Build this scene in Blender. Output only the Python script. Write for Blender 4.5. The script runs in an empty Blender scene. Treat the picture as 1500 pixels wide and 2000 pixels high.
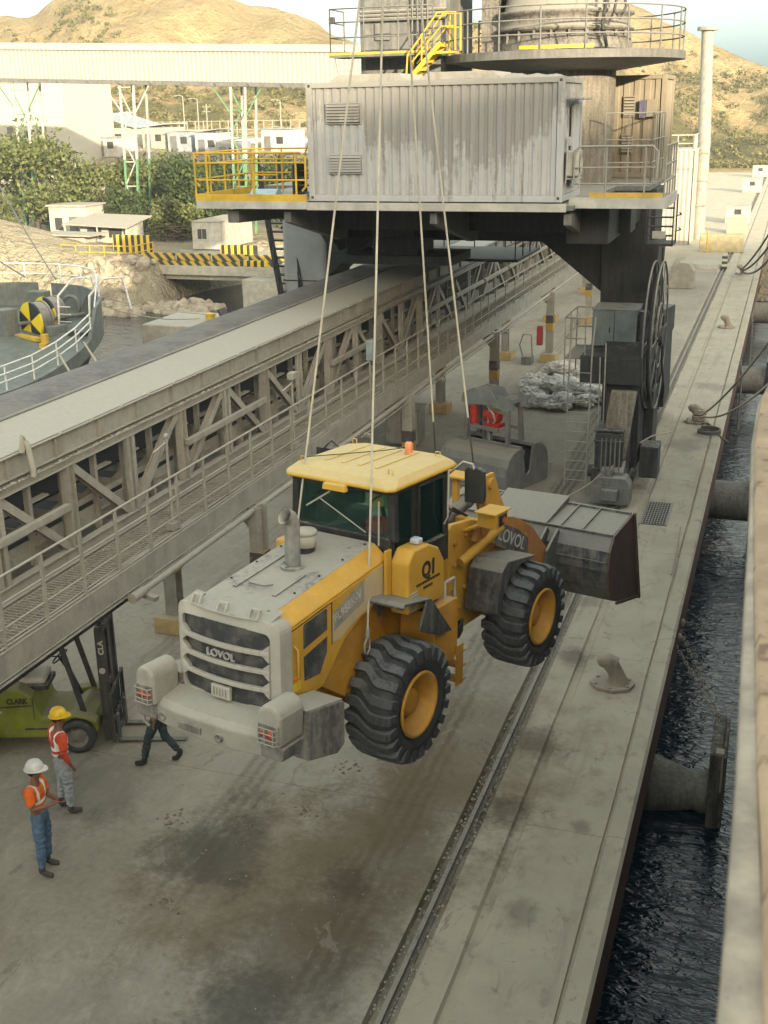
import bpy, bmesh, math, random
from mathutils import Vector, Matrix, noise
R_ = math.radians
PI = math.pi
SC = bpy.context.scene
COL = SC.collection
# ------------------------------------------------------------------ camera
H = 10.3
F_PX, THETA, PSI, ROLL = 2300.0, R_(18.85), R_(18.8), R_(1.1)
cw = Vector((-math.sin(PSI)*math.cos(THETA), math.cos(PSI)*math.cos(THETA), -math.sin(THETA)))
cr0 = Vector((math.cos(PSI), math.sin(PSI), 0)); cu0 = cr0.cross(cw)
cr = cr0*math.cos(ROLL) - cu0*math.sin(ROLL); cu = cu0*math.cos(ROLL) + cr0*math.sin(ROLL)
cam_d = bpy.data.cameras.new('camera'); cam = bpy.data.objects.new('camera', cam_d); COL.objects.link(cam)
cm = Matrix((cr, cu, -cw)).transposed().to_4x4(); cm.translation = (0, 0, H); cam.matrix_world = cm
cam_d.sensor_fit = 'VERTICAL'; cam_d.sensor_height = 24.0; cam_d.lens = 24.0*F_PX/2000.0
cam_d.clip_start = 0.05; cam_d.clip_end = 3000
cam_d.dof.use_dof = True; cam_d.dof.focus_distance = 18.0; cam_d.dof.aperture_fstop = 11.0
SC.camera = cam
# ------------------------------------------------------------------ sky and sun
SUN_EL = R_(12.0)
sd = Vector((0.62, -0.785, 0)).normalized()            # horizontal direction towards the sun
sun_dir = Vector((sd.x*math.cos(SUN_EL), sd.y*math.cos(SUN_EL), math.sin(SUN_EL)))
W = bpy.data.worlds.new('World'); SC.world = W; W.use_nodes = True
wn = W.node_tree; wn.nodes.clear()
sky = wn.nodes.new('ShaderNodeTexSky'); sky.sky_type = 'NISHITA'; sky.sun_disc = False
sky.sun_elevation = SUN_EL; sky.sun_rotation = math.atan2(sd.x, sd.y)
sky.air_density = 1.0; sky.dust_density = 0.9; sky.ozone_density = 1.0
hs = wn.nodes.new('ShaderNodeHueSaturation'); hs.inputs['Saturation'].default_value = 0.72
tint = wn.nodes.new('ShaderNodeMix'); tint.data_type = 'RGBA'; tint.blend_type = 'MULTIPLY'; tint.inputs[0].default_value = 1.0
tcw = wn.nodes.new('ShaderNodeTexCoord'); spw = wn.nodes.new('ShaderNodeSeparateXYZ'); wn.links.new(tcw.outputs['Generated'], spw.inputs[0])
rmw = wn.nodes.new('ShaderNodeValToRGB'); rmw.color_ramp.elements[0].position = 0.02; rmw.color_ramp.elements[0].color = (0.070, 0.122, 0.19, 1)   # hazy low sky, clearer and warmer overhead
rmw.color_ramp.elements[1].position = 0.42; rmw.color_ramp.elements[1].color = (1.25, 1.04, 0.74, 1)
wn.links.new(spw.outputs[2], rmw.inputs[0]); wn.links.new(rmw.outputs[0], tint.inputs[7])
bg = wn.nodes.new('ShaderNodeBackground'); bg.inputs['Strength'].default_value = 0.15
wo = wn.nodes.new('ShaderNodeOutputWorld')
wn.links.new(sky.outputs[0], hs.inputs['Color']); wn.links.new(hs.outputs[0], tint.inputs[6])
wn.links.new(tint.outputs[2], bg.inputs['Color']); wn.links.new(bg.outputs[0], wo.inputs[0])
sl = bpy.data.lights.new('sun', 'SUN'); sl.energy = 2.0; sl.angle = R_(0.55); sl.color = (1.0, 0.83, 0.58)
so = bpy.data.objects.new('sun', sl); COL.objects.link(so)
so.rotation_euler = sun_dir.to_track_quat('Z', 'Y').to_euler()
SC.view_settings.view_transform = 'Standard'; SC.view_settings.look = 'None'
SC.view_settings.exposure = 2.5; SC.view_settings.gamma = 1.0
SC.cycles.max_bounces = 6; SC.cycles.diffuse_bounces = 3; SC.cycles.glossy_bounces = 3
SC.cycles.transmission_bounces = 4; SC.cycles.transparent_max_bounces = 6
SC.cycles.caustics_reflective = False; SC.cycles.caustics_refractive = False
random.seed(7)
# ------------------------------------------------------------------ material helpers
def new_mat(name):
    m = bpy.data.materials.new(name); m.use_nodes = True
    nt = m.node_tree; b = nt.nodes['Principled BSDF']
    return m, nt, b
def N(nt, t, **kw):
    n = nt.nodes.new(t)
    for k, v in kw.items():
        if k in n.inputs: n.inputs[k].default_value = v
        else: setattr(n, k, v)
    return n
def nz(nt, scale, detail=4.0, rough=0.6, vec=None, dist=0.0):
    n = N(nt, 'ShaderNodeTexNoise', Scale=scale, Detail=detail, Roughness=rough, Distortion=dist)
    if vec is not None: nt.links.new(vec, n.inputs['Vector'])
    return n.outputs['Fac']
def ramp(nt, fac, a, b, lo=0.0, hi=1.0):
    n = N(nt, 'ShaderNodeMapRange'); n.interpolation_type = 'SMOOTHSTEP'
    n.inputs['From Min'].default_value = a; n.inputs['From Max'].default_value = b
    n.inputs['To Min'].default_value = lo; n.inputs['To Max'].default_value = hi
    nt.links.new(fac, n.inputs['Value']); return n.outputs[0]
def mth(nt, op, a, b=None):
    n = nt.nodes.new('ShaderNodeMath'); n.operation = op
    for i, v in enumerate((a, b)):
        if v is None: continue
        if isinstance(v, (int, float)): n.inputs[i].default_value = v
        else: nt.links.new(v, n.inputs[i])
    return n.outputs[0]
def mixc(nt, fac, a, b, mode='MIX'):
    n = nt.nodes.new('ShaderNodeMix'); n.data_type = 'RGBA'; n.blend_type = mode
    for i, v in ((0, fac), (6, a), (7, b)):
        if isinstance(v, (int, float)): n.inputs[i].default_value = v
        elif isinstance(v, (tuple, list)): n.inputs[i].default_value = (v[0], v[1], v[2], 1)
        else: nt.links.new(v, n.inputs[i])
    return n.outputs[2]
def stretch(nt, vec, s):
    n = nt.nodes.new('ShaderNodeMapping'); n.inputs['Scale'].default_value = s
    nt.links.new(vec, n.inputs['Vector']); return n.outputs[0]
def bump(nt, b, h, strength=0.3, dist=0.02):
    n = N(nt, 'ShaderNodeBump', Strength=strength, Distance=dist)
    nt.links.new(h, n.inputs['Height']); nt.links.new(n.outputs[0], b.inputs['Normal'])
DUST = (0.36, 0.345, 0.295)
def paint(name, col, dust=0.5, side=0.12, rough=0.55, metal=0.0, dustc=DUST, sc=1.0, rust=0.0, var=0.25, patch=0.0):
    """painted or bare metal carrying dust: thick on faces that look up, thin and streaky on the sides"""
    m, nt, b = new_mat(name)
    tc = nt.nodes.new('ShaderNodeTexCoord'); ob = tc.outputs['Object']
    geo = nt.nodes.new('ShaderNodeNewGeometry'); sx = nt.nodes.new('ShaderNodeSeparateXYZ'); nt.links.new(geo.outputs['Normal'], sx.inputs[0])
    n1 = nz(nt, 2.2*sc, 6, 0.65, ob); n2 = nz(nt, 14*sc, 5, 0.6, ob); n3 = nz(nt, 60*sc, 3, 0.6, ob)
    st = nz(nt, 3*sc, 4, 0.6, stretch(nt, ob, (3, 3, 0.35)))
    dark = tuple(c*(1-var) for c in col); lite = tuple(min(1, c*(1+var*0.5)) for c in col)
    c = mixc(nt, ramp(nt, n1, 0.3, 0.7), dark, lite)
    if rust > 0:
        rm = ramp(nt, mth(nt, 'ADD', mth(nt, 'MULTIPLY', n2, 0.5), mth(nt, 'MULTIPLY', st, 0.6)), 0.78-rust*0.4, 0.84-rust*0.3)
        c = mixc(nt, rm, c, (0.10, 0.045, 0.02))
    up = ramp(nt, sx.outputs[2], 0.1, 0.85)
    nn = mth(nt, 'ADD', mth(nt, 'MULTIPLY', n1, 0.6), mth(nt, 'MULTIPLY', n2, 0.5))
    upd = mth(nt, 'MULTIPLY', up, ramp(nt, nn, 0.75-dust*0.75, 0.9-dust*0.75, 0.25*dust, 1.0))
    upd = mth(nt, 'MULTIPLY', upd, min(1.0, 0.45+dust*0.6))
    sid = mth(nt, 'MULTIPLY', ramp(nt, mth(nt, 'ADD', mth(nt, 'MULTIPLY', st, 0.7), mth(nt, 'MULTIPLY', n2, 0.4)), 0.4, 0.75), side*2.2)
    if patch > 0:
        sid = mth(nt, 'MAXIMUM', sid, mth(nt, 'MULTIPLY', ramp(nt, nn, 0.62-patch*0.2, 0.66-patch*0.2), patch))
    f = mth(nt, 'MINIMUM', mth(nt, 'MAXIMUM', upd, sid), 1.0)
    dc = mixc(nt, n2, tuple(x*0.85 for x in dustc), tuple(x*1.12 for x in dustc))
    nt.links.new(mixc(nt, f, c, dc), b.inputs['Base Color'])
    rr = N(nt, 'ShaderNodeMapRange'); rr.inputs['To Min'].default_value = rough; rr.inputs['To Max'].default_value = 0.95
    nt.links.new(f, rr.inputs[0]); nt.links.new(rr.outputs[0], b.inputs['Roughness'])
    if metal: b.inputs['Metallic'].default_value = metal
    b.inputs['Specular IOR Level'].default_value = 0.35
    bump(nt, b, mth(nt, 'ADD', n2, mth(nt, 'MULTIPLY', n3, 0.4)), 0.18, 0.01)
    return m
def plain(name, col, rough=0.6, metal=0.0, var=0.15, sc=8.0, emit=None):
    m, nt, b = new_mat(name)
    ob = nt.nodes.new('ShaderNodeTexCoord').outputs['Object']
    n1 = nz(nt, sc, 4, 0.6, ob)
    nt.links.new(mixc(nt, ramp(nt, n1, 0.3, 0.7), tuple(c*(1-var) for c in col), tuple(min(1, c*(1+var)) for c in col)), b.inputs['Base Color'])
    b.inputs['Roughness'].default_value = rough; b.inputs['Metallic'].default_value = metal
    return m
def stripes(name, ca, cb, scale, ang=0.0, axis='XZ', dust=0.3, duty=0.5, straight=False):
    """painted warning stripes; slanted by ang"""
    m, nt, b = new_mat(name)
    ob = nt.nodes.new('ShaderNodeTexCoord').outputs['Object']
    s = nt.nodes.new('ShaderNodeSeparateXYZ'); nt.links.new(ob, s.inputs[0])
    i = {'X': 0, 'Y': 1, 'Z': 2}
    v = mth(nt, 'ADD', mth(nt, 'MULTIPLY', s.outputs[i[axis[0]]], math.cos(ang)), mth(nt, 'MULTIPLY', s.outputs[i[axis[1]]], math.sin(ang)))
    fr = mth(nt, 'FRACT', mth(nt, 'ADD', mth(nt, 'MULTIPLY', v, scale), 100.0))
    k = mth(nt, 'GREATER_THAN', fr, duty)
    c = mixc(nt, k, ca, cb)
    n1 = nz(nt, 5, 5, 0.65, ob)
    c = mixc(nt, ramp(nt, n1, 0.65-dust*0.4, 0.95-dust*0.3), c, DUST)
    nt.links.new(c, b.inputs['Base Color']); b.inputs['Roughness'].default_value = 0.75
    return m
# ------------------------------------------------------------------ mesh helpers
class MB:
    def __init__(self): self.v = []; self.f = []; self.sm = []
    def add(self, vs, fs, smooth=False):
        o = len(self.v); self.v += [tuple(v) for v in vs]; self.f += [tuple(i+o for i in f) for f in fs]; self.sm += [smooth]*len(fs); return self
    def box(self, x0, x1, y0, y1, z0, z1):
        vs = [(x, y, z) for x in (x0, x1) for y in (y0, y1) for z in (z0, z1)]
        return self.add(vs, [(0,1,3,2),(4,6,7,5),(0,4,5,1),(2,3,7,6),(0,2,6,4),(1,5,7,3)])
    def beam(self, p, q, w, h, up=(0, 0, 1), w2=None, h2=None):
        p, q = Vector(p), Vector(q); d = (q-p).normalized(); up = Vector(up)
        if abs(d.dot(up)) > 0.98: up = Vector((0, 1, 0)) if abs(d.y) < 0.9 else Vector((1, 0, 0))
        s = d.cross(up).normalized(); u = s.cross(d).normalized(); vs = []
        for c, a, b in ((p, w/2, h/2), (q, (w2 or w)/2, (h2 or h)/2)):
            vs += [c-s*a-u*b, c+s*a-u*b, c+s*a+u*b, c-s*a+u*b]
        return self.add(vs, [(3,2,1,0),(4,5,6,7),(0,1,5,4),(1,2,6,5),(2,3,7,6),(3,0,4,7)])
    def ibeam(self, p, q, w, h, t=0.02, up=(0, 0, 1)):
        p, q = Vector(p), Vector(q); d = (q-p).normalized(); up = Vector(up)
        if abs(d.dot(up)) > 0.98: up = Vector((0, 1, 0))
        s = d.cross(up).normalized(); u = s.cross(d).normalized()
        for o in (-1, 1): self.beam(p+u*o*(h/2-t/2), q+u*o*(h/2-t/2), w, t, u)
        self.beam(p, q, t, h-2*t-0.002, u); return self
    def tube(self, pts, r, n=8, cap=True, closed=False, smooth=True):
        pts = [Vector(p) for p in pts]; m = len(pts)
        rs = r if isinstance(r, (list, tuple)) else [r]*m
        vs = []; prev = None
        for i, p in enumerate(pts):
            a = pts[i-1] if i > 0 else (pts[-1] if closed else p); b = pts[(i+1) % m] if (i < m-1 or closed) else p
            d = (b-a).normalized()
            if prev is None:
                up = Vector((0, 0, 1)) if abs(d.z) < 0.95 else Vector((1, 0, 0)); s = d.cross(up).normalized()
            else: s = (prev - d*prev.dot(d)).normalized()
            prev = s; u = d.cross(s)
            for k in range(n):
                t = 2*PI*k/n; vs.append(p + (s*math.cos(t)+u*math.sin(t))*rs[i])
        fs = [(i*n+k, i*n+(k+1) % n, ((i+1) % m)*n+(k+1) % n, ((i+1) % m)*n+k) for i in range(m if closed else m-1) for k in range(n)]
        self.add(vs, fs, smooth)
        if cap and not closed:
            self.add([vs[k] for k in range(n)], [tuple(range(n-1, -1, -1))]); self.add([vs[(m-1)*n+k] for k in range(n)], [tuple(range(n))])
        return self
    def cyl(self, p, q, r, n=20, r2=None, smooth=True): return self.tube([p, q], [r, r if r2 is None else r2], n, smooth=smooth)
    def prism(self, poly, axis, a, b):
        """poly of 2-D points extruded along axis x, y or z from a to b (poly coordinates are the other two axes in order)"""
        def P(u, v, t): return {'x': (t, u, v), 'y': (u, t, v), 'z': (u, v, t)}[axis]
        n = len(poly); vs = [P(u, v, a) for u, v in poly] + [P(u, v, b) for u, v in poly]
        fs = [tuple(range(n)), tuple(range(2*n-1, n-1, -1))] + [(i, i+n, (i+1) % n+n, (i+1) % n) for i in range(n)]
        return self.add(vs, fs)
    def lathe(self, prof, c, axis='x', n=32, a0=0, a1=2*PI, smooth=True):
        """prof: (along axis, radius)"""
        full = abs(a1-a0-2*PI) < 1e-6; m = n if full else n+1; vs = []
        for i in range(m):
            t = a0+(a1-a0)*i/n
            for h, r in prof:
                u, v = r*math.cos(t), r*math.sin(t)
                vs.append({'x': (c[0]+h, c[1]+u, c[2]+v), 'y': (c[0]+u, c[1]+h, c[2]+v), 'z': (c[0]+u, c[1]+v, c[2]+h)}[axis])
        k = len(prof); fs = [(i*k+j, i*k+j+1, ((i+1) % m)*k+j+1, ((i+1) % m)*k+j) for i in range(n) for j in range(k-1)]
        return self.add(vs, fs, smooth)
    def sphere(self, c, r, sx=1, sy=1, sz=1, n=12, m=8):
        prof = [(-r*math.cos(PI*i/m)*sz, r*math.sin(PI*i/m)) for i in range(m+1)]; vs = []
        for i in range(n):
            t = 2*PI*i/n
            for h, q in prof: vs.append((c[0]+q*math.cos(t)*sx, c[1]+q*math.sin(t)*sy, c[2]+h))
        k = m+1; return self.add(vs, [(i*k+j, i*k+j+1, ((i+1) % n)*k+j+1, ((i+1) % n)*k+j) for i in range(n) for j in range(m)], True)
    def build(self, name, mat, parent=None, bevel=0.0, loc=None, seg=2, sub=0):
        me = bpy.data.meshes.new(name); me.from_pydata(self.v, [], self.f); me.materials.append(mat)
        me.polygons.foreach_set('use_smooth', self.sm)
        bm = bmesh.new(); bm.from_mesh(me)
        bmesh.ops.recalc_face_normals(bm, faces=bm.faces); bm.to_mesh(me); bm.free(); me.update()
        o = bpy.data.objects.new(name, me); COL.objects.link(o)
        if parent is not None: o.parent = parent
        if loc is not None: o.location = loc
        if bevel > 0:
            md = o.modifiers.new('bevel', 'BEVEL'); md.width = bevel; md.segments = seg; md.limit_method = 'ANGLE'; md.angle_limit = R_(40)
            md.harden_normals = False
        if sub: md = o.modifiers.new('sub', 'SUBSURF'); md.levels = sub; md.render_levels = sub
        return o
def tag(o, label=None, cat=None, group=None, kind=None):
    if label: o['label'] = label
    if cat: o['category'] = cat
    if group: o['group'] = group
    if kind: o['kind'] = kind
    return o
def empty(name, label, cat, loc=(0, 0, 0), rz=0.0, group=None):
    o = bpy.data.objects.new(name, None); COL.objects.link(o); o.location = loc; o.rotation_euler = (0, 0, rz)
    o.empty_display_size = 0.2
    return tag(o, label, cat, group)
def copy_tree(o, parent=None, kids=None):
    if kids is None:
        kids = {}
        for q in bpy.data.objects:
            if q.parent: kids.setdefault(q.parent.name, []).append(q)
    c = o.copy(); COL.objects.link(c)
    if parent is not None: c.parent = parent
    for ch in kids.get(o.name, []): copy_tree(ch, c, kids)
    return c
def text(name, s, mat, parent, size, origin, right, up, depth=0.004, width=None, bold=0.0, shear=0.0):
    """lettering as real thin geometry, laid along right/up from origin (lower left)"""
    cu_ = bpy.data.curves.new(name+'_curve', 'FONT'); cu_.body = s; cu_.size = size; cu_.extrude = depth; cu_.offset = bold; cu_.shear = shear
    t = bpy.data.objects.new(name+'_tmp', cu_); COL.objects.link(t)
    dg = bpy.context.evaluated_depsgraph_get(); me = bpy.data.meshes.new_from_object(t.evaluated_get(dg)); me.name = name
    bpy.data.objects.remove(t)
    if width:
        xs = [v.co.x for v in me.vertices]; k = width/(max(xs)-min(xs)); x0 = min(xs)
        for v in me.vertices: v.co.x = (v.co.x-x0)*k
    r, u = Vector(right).normalized(), Vector(up); u = (u - r*u.dot(r)).normalized(); n = r.cross(u); og = Vector(origin)
    for v in me.vertices: v.co = og + r*v.co.x + u*v.co.y + n*v.co.z
    me.materials.clear(); me.materials.append(mat)
    o = bpy.data.objects.new(name, me); COL.objects.link(o); o.parent = parent
    return o
# ------------------------------------------------------------------ shared materials
m_steel = paint('dusty_grey_steel', (0.275, 0.268, 0.238), dust=0.75, side=0.22, rough=0.6, rust=0.03)
m_steel2 = paint('crane_grey_steel', (0.13, 0.135, 0.135), dust=0.5, side=0.14, rust=0.2)
m_dark = paint('dark_steel', (0.035, 0.036, 0.04), dust=0.35, side=0.06)
m_black = plain('black_rubber', (0.018, 0.018, 0.02), 0.8)
m_yel = paint('yellow_rail_paint', (0.62, 0.40, 0.03), dust=0.25, side=0.07, rust=0.1)
m_white = paint('white_paint', (0.46, 0.455, 0.42), dust=0.3, side=0.06, rust=0.06)
m_red = plain('red_paint', (0.45, 0.03, 0.02), 0.45)
m_greenp = paint('green_paint', (0.10, 0.26, 0.13), dust=0.3, side=0.12)
# ================================================================== SETTING
def ss(a, b, x):
    t = max(0.0, min(1.0, (x-a)/(b-a))); return t*t*(3-2*t)
RAIL_X = -3.83
def concrete(name, base, apron, stains=True):
    m, nt, b = new_mat(name)
    ob = nt.nodes.new('ShaderNodeTexCoord').outputs['Object']
    s = nt.nodes.new('ShaderNodeSeparateXYZ'); nt.links.new(ob, s.inputs[0])
    big = nz(nt, 0.16, 5, 0.6, ob); mid = nz(nt, 0.9, 6, 0.65, ob); fine = nz(nt, 9, 5, 0.7, ob); grit = nz(nt, 70, 3, 0.7, ob)
    drag = nz(nt, 1.0, 5, 0.65, stretch(nt, ob, (2.4, 0.25, 1)), 0.6)
    c = mixc(nt, ramp(nt, big, 0.32, 0.68), tuple(x*0.80 for x in base), tuple(x*1.12 for x in base))
    c = mixc(nt, ramp(nt, s.outputs[0], -4.3, -3.7), c, mixc(nt, ramp(nt, mid, 0.3, 0.7), tuple(x*0.88 for x in apron), tuple(x*1.08 for x in apron)))
    c = mixc(nt, ramp(nt, mth(nt, 'ADD', mth(nt, 'MULTIPLY', drag, 0.7), mth(nt, 'MULTIPLY', fine, 0.3)), 0.5, 0.72, 0, 0.5), c, (0.185, 0.17, 0.14))
    c = mixc(nt, ramp(nt, fine, 0.35, 0.75, 0.0, 0.28), c, (0.42, 0.40, 0.33))
    sp = nz(nt, 2.6, 7, 0.72, stretch(nt, ob, (1.0, 0.55, 1)), 0.8)
    c = mixc(nt, ramp(nt, sp, 0.50, 0.68, 0.0, 0.42), c, (0.40, 0.375, 0.305))
    c = mixc(nt, ramp(nt, sp, 0.46, 0.34, 0.0, 0.35), c, (0.16, 0.148, 0.122))
    if stains:
        # tread marks: fine herringbone bars inside two long wheel paths
        wv = nt.nodes.new('ShaderNodeTexWave'); wv.inputs['Scale'].default_value = 3.2; wv.inputs['Distortion'].default_value = 3.0; wv.inputs['Detail'].default_value = 2
        nt.links.new(stretch(nt, ob, (0.5, 1.6, 1)), wv.inputs['Vector'])
        for (x0, wd, sk, amt) in ((-4.9, 0.42, 0.03, 0.75), (-7.2, 0.38, 0.05, 0.4), (-9.9, 0.5, 0.09, 0.3)):
            xx = mth(nt, 'ADD', s.outputs[0], mth(nt, 'ADD', mth(nt, 'MULTIPLY', s.outputs[1], sk), mth(nt, 'MULTIPLY', mid, 0.5)))
            k = mth(nt, 'ABSOLUTE', mth(nt, 'SUBTRACT', xx, x0+0.7))
            k = ramp(nt, k, wd, wd*0.55)
            k = mth(nt, 'MULTIPLY', k, ramp(nt, big, 0.35, 0.6, 0.15, 1))
            k = mth(nt, 'MULTIPLY', k, ramp(nt, wv.outputs['Fac'], 0.2, 0.8, 0.4*amt, amt))
            c = mixc(nt, k, c, (0.085, 0.07, 0.05))
        # oil and mud patches: (x, y, radius, strength, colour)
        for (px, py, ry, am, cc) in ((-5.0, 14.0, 2.1, .6, (.11, .085, .048)), (-5.4, 11.6, 1.7, .6, (.06, .056, .048)), (-6.4, 12.9, 2.3, .65, (.155, .118, .062)), (-4.5, 15.6, 1.6, .5, (.15, .118, .068)), (-4.6, 12.4, 1.2, .4, (.13, .10, .06)), (-5.1, 13.1, .5, .55, (.06, .05, .04)), (-5.6, 10.4, .8, .55, (.05, .05, .045)), (-7.3, 13.3, 1.2, .75, (.06, .055, .05)),
                                     (-4.4, 17.0, 2.4, .55, (.15, .115, .065)), (-8.6, 12.2, 1.5, .35, (.12, .10, .07)), (-3.35, 15.4, .5, .8, (.085, .07, .05)), (-3.3, 17.8, .55, .6, (.07, .055, .045)),
                                     (-3.35, 21.2, .45, .85, (.12, .10, .08)), (-3.45, 24.0, .4, .5, (.11, .10, .08)), (-9.9, 14.2, 1.3, .45, (.09, .085, .075)), (-2.5, 37.5, .9, .45, (.13, .12, .10)),
                                     (-2.6, 13.2, .3, .5, (.09, .085, .07)), (-2.2, 17.0, .22, .4, (.1, .09, .08)), (-2.3, 46.0, .8, .4, (.14, .13, .11)), (-2.2, 15.4, .2, .5, (.08, .07, .06)), (-7.5, 17.2, 1.0, .3, (.08, .08, .07))):
            dx = mth(nt, 'SUBTRACT', s.outputs[0], px); dy = mth(nt, 'MULTIPLY', mth(nt, 'SUBTRACT', s.outputs[1], py), 0.75)
            d = mth(nt, 'SQRT', mth(nt, 'ADD', mth(nt, 'MULTIPLY', dx, dx), mth(nt, 'MULTIPLY', dy, dy)))
            d = mth(nt, 'ADD', d, mth(nt, 'MULTIPLY', mth(nt, 'SUBTRACT', mth(nt, 'ADD', mid, mth(nt, 'MULTIPLY', fine, 0.4)), 0.7), ry*1.7))
            c = mixc(nt, ramp(nt, d, ry, ry*0.25, 0, am*0.85), c, cc)
    c = mixc(nt, ramp(nt, s.outputs[1], 80, 96), c, mixc(nt, ramp(nt, mid, .3, .7), (0.42, 0.385, 0.30), (0.52, 0.48, 0.38)))  # sunlit brightness of the far quay put into a paler concrete colour
    if stains:
        ch = nz(nt, 1.7, 8, 0.7, stretch(nt, ob, (1.0, .6, 1)), 1.2); ch2 = nz(nt, 5.2, 6, 0.7, ob, .8)
        c = mixc(nt, ramp(nt, ch, .615, .64, 0, .38), c, (0.115, 0.105, 0.088)); c = mixc(nt, ramp(nt, ch2, .66, .685, 0, .45), c, (0.105, 0.095, 0.08)); c = mixc(nt, ramp(nt, ch, .37, .35, 0, .30), c, (0.36, 0.34, 0.28))
    # slab joints every 6 m
    jy = mth(nt, 'ABSOLUTE', mth(nt, 'SUBTRACT', mth(nt, 'FRACT', mth(nt, 'MULTIPLY', mth(nt, 'ADD', s.outputs[1], mth(nt, 'MULTIPLY', fine, 0.05)), 1/6.1)), 0.5))
    c = mixc(nt, mth(nt, 'MULTIPLY', mth(nt, 'LESS_THAN', jy, 0.0016), 0.35), c, (0.06, 0.055, 0.05))
    vo = nt.nodes.new('ShaderNodeTexVoronoi'); vo.feature = 'DISTANCE_TO_EDGE'; vo.inputs['Scale'].default_value = 0.33
    wob = nt.nodes.new('ShaderNodeVectorMath'); wob.operation = 'ADD'
    nc = N(nt, 'ShaderNodeTexNoise', Scale=1.3, Detail=5.0); nt.links.new(ob, nc.inputs['Vector'])
    nt.links.new(ob, wob.inputs[0]); nt.links.new(nc.outputs['Color'], wob.inputs[1]); nt.links.new(wob.outputs[0], vo.inputs['Vector'])
    c = mixc(nt, mth(nt, 'MULTIPLY', mth(nt, 'LESS_THAN', vo.outputs['Distance'], 0.006), ramp(nt, big, 0.5, 0.6, 0, 0.28)), c, (0.09, 0.083, 0.07))
    nt.links.new(c, b.inputs['Base Color']); b.inputs['Roughness'].default_value = 0.92; b.inputs['Specular IOR Level'].default_value = 0.2
    bump(nt, b, mth(nt, 'ADD', mth(nt, 'MULTIPLY', fine, 0.8), mth(nt, 'ADD', mth(nt, 'MULTIPLY', grit, 0.25), mth(nt, 'MULTIPLY', mid, 1.2))), 0.35, 0.02)
    return m
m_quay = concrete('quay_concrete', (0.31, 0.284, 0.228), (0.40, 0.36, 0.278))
m_conc = paint('weathered_concrete', (0.30, 0.28, 0.235), dust=0.5, side=0.1, rough=0.9, rust=0.05)
m_conc_l = paint('pale_concrete', (0.45, 0.43, 0.36), dust=0.4, side=0.1, rough=0.9)

# quay deck: one cross-section with the rail slot, the cable slot and the joint behind the cope, pushed along the quay
prof = [(-16.8, -5), (-16.8, 0), (-4.02, 0), (-3.99, -0.13), (-3.66, -0.13), (-3.63, 0), (-3.20, 0), (-3.17, -0.05), (-3.04, -0.06), (-3.0, 0), (-1.84, 0.0), (-1.83, -0.05), (-1.79, -0.05), (-1.78, 0.03), (-1.52, 0.035), (-1.47, -0.01)]
q = MB(); ys = [-30+i*1.1 for i in range(210)]
rnd = random.Random(3)
vs = []
for iy, y in enumerate(ys):
    for (x, z) in prof:
        j = rnd.uniform(-0.012, 0.012) if -4.1 < x < -1.6 else 0
        vs.append((x+j, y, z + (rnd.uniform(-0.01, 0.004) if -4 < x < -3 else 0)))
k = len(prof)
fs = [(i*k+j, (i+1)*k+j, (i+1)*k+j+1, i*k+j+1) for i in range(len(ys)-1) for j in range(k-1)]
q.add(vs, fs)
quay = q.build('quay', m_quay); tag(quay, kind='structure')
# the brown stained face of the quay below the cope
m_face = paint('quay_face', (0.13, 0.065, 0.05), dust=0.1, side=0.1, rust=0.3, dustc=(0.2, 0.13, 0.1), rough=0.8)
q = MB(); q.add([(-1.47, -30, -0.01), (-1.47, 200, -0.01), (-1.50, 200, -1.05), (-1.50, -30, -1.05)], [(0, 1, 2, 3)])
q.add([(-1.50, -30, -1.05), (-1.50, 200, -1.05), (-1.75, 200, -1.1), (-1.75, -30, -1.1)], [(0, 1, 2, 3)])
q.add([(-1.75, -30, -1.1), (-1.75, 200, -1.1), (-1.78, 200, -5), (-1.78, -30, -5)], [(0, 1, 2, 3)])
tag(q.build('quay_wall', m_face), kind='structure')
# crane rails
m_rail = paint('worn_rail', (0.14, 0.12, 0.10), dust=0.5, side=0.2, rust=0.3, rough=0.4, metal=0.3)
for rx in (RAIL_X, -14.33):
    q = MB(); q.box(rx-0.075, rx+0.075, -28, 195, -0.128, -0.10); q.box(rx-0.012, rx+0.012, -28, 195, -0.10, -0.035); q.box(rx-0.035, rx+0.035, -28, 195, -0.035, 0.012)
    tag(q.build('crane_rail', m_rail, bevel=0.006), ('steel crane rail sunk in the slot near the quay edge' if rx > -5 else 'inner steel crane rail beyond the covered conveyor'), 'rail')
# dirt along the rail
def rubble(name, n, xr, yr, sr, mat, seed=1, z=0.0):
    r = random.Random(seed); b = MB()
    for i in range(n):
        x, y, s = xr(r), r.uniform(*yr), r.uniform(*sr)**1.0
        vs = []
        for dz in (0, 1):
            for t in range(4):
                a = t*PI/2+r.uniform(-.5, .5); q_ = s*(1-0.4*dz)*r.uniform(.6, 1.1); vs.append((x+q_*math.cos(a), y+q_*math.sin(a), z-0.004+dz*s*r.uniform(.4, .9)))
        b.add(vs, [(0, 1, 5, 4), (1, 2, 6, 5), (2, 3, 7, 6), (3, 0, 4, 7), (4, 5, 6, 7)])
    return tag(b.build(name, mat), kind='stuff')
m_rub = plain('rubble', (0.30, 0.28, 0.23), 0.9, var=0.4, sc=20)
rubble('slot_rubble', 4200, lambda r: r.choice((-3.97+r.random()**2*0.14, -3.70+r.gauss(0, .03), -3.6+abs(r.gauss(0, .06)))), (8, 48), (.008, .03), m_rub, 3, -0.02)
rubble('yard_gravel', 1500, lambda r: r.uniform(-12, -4.1), (9, 34), (.006, .022), m_rub, 5)
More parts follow.
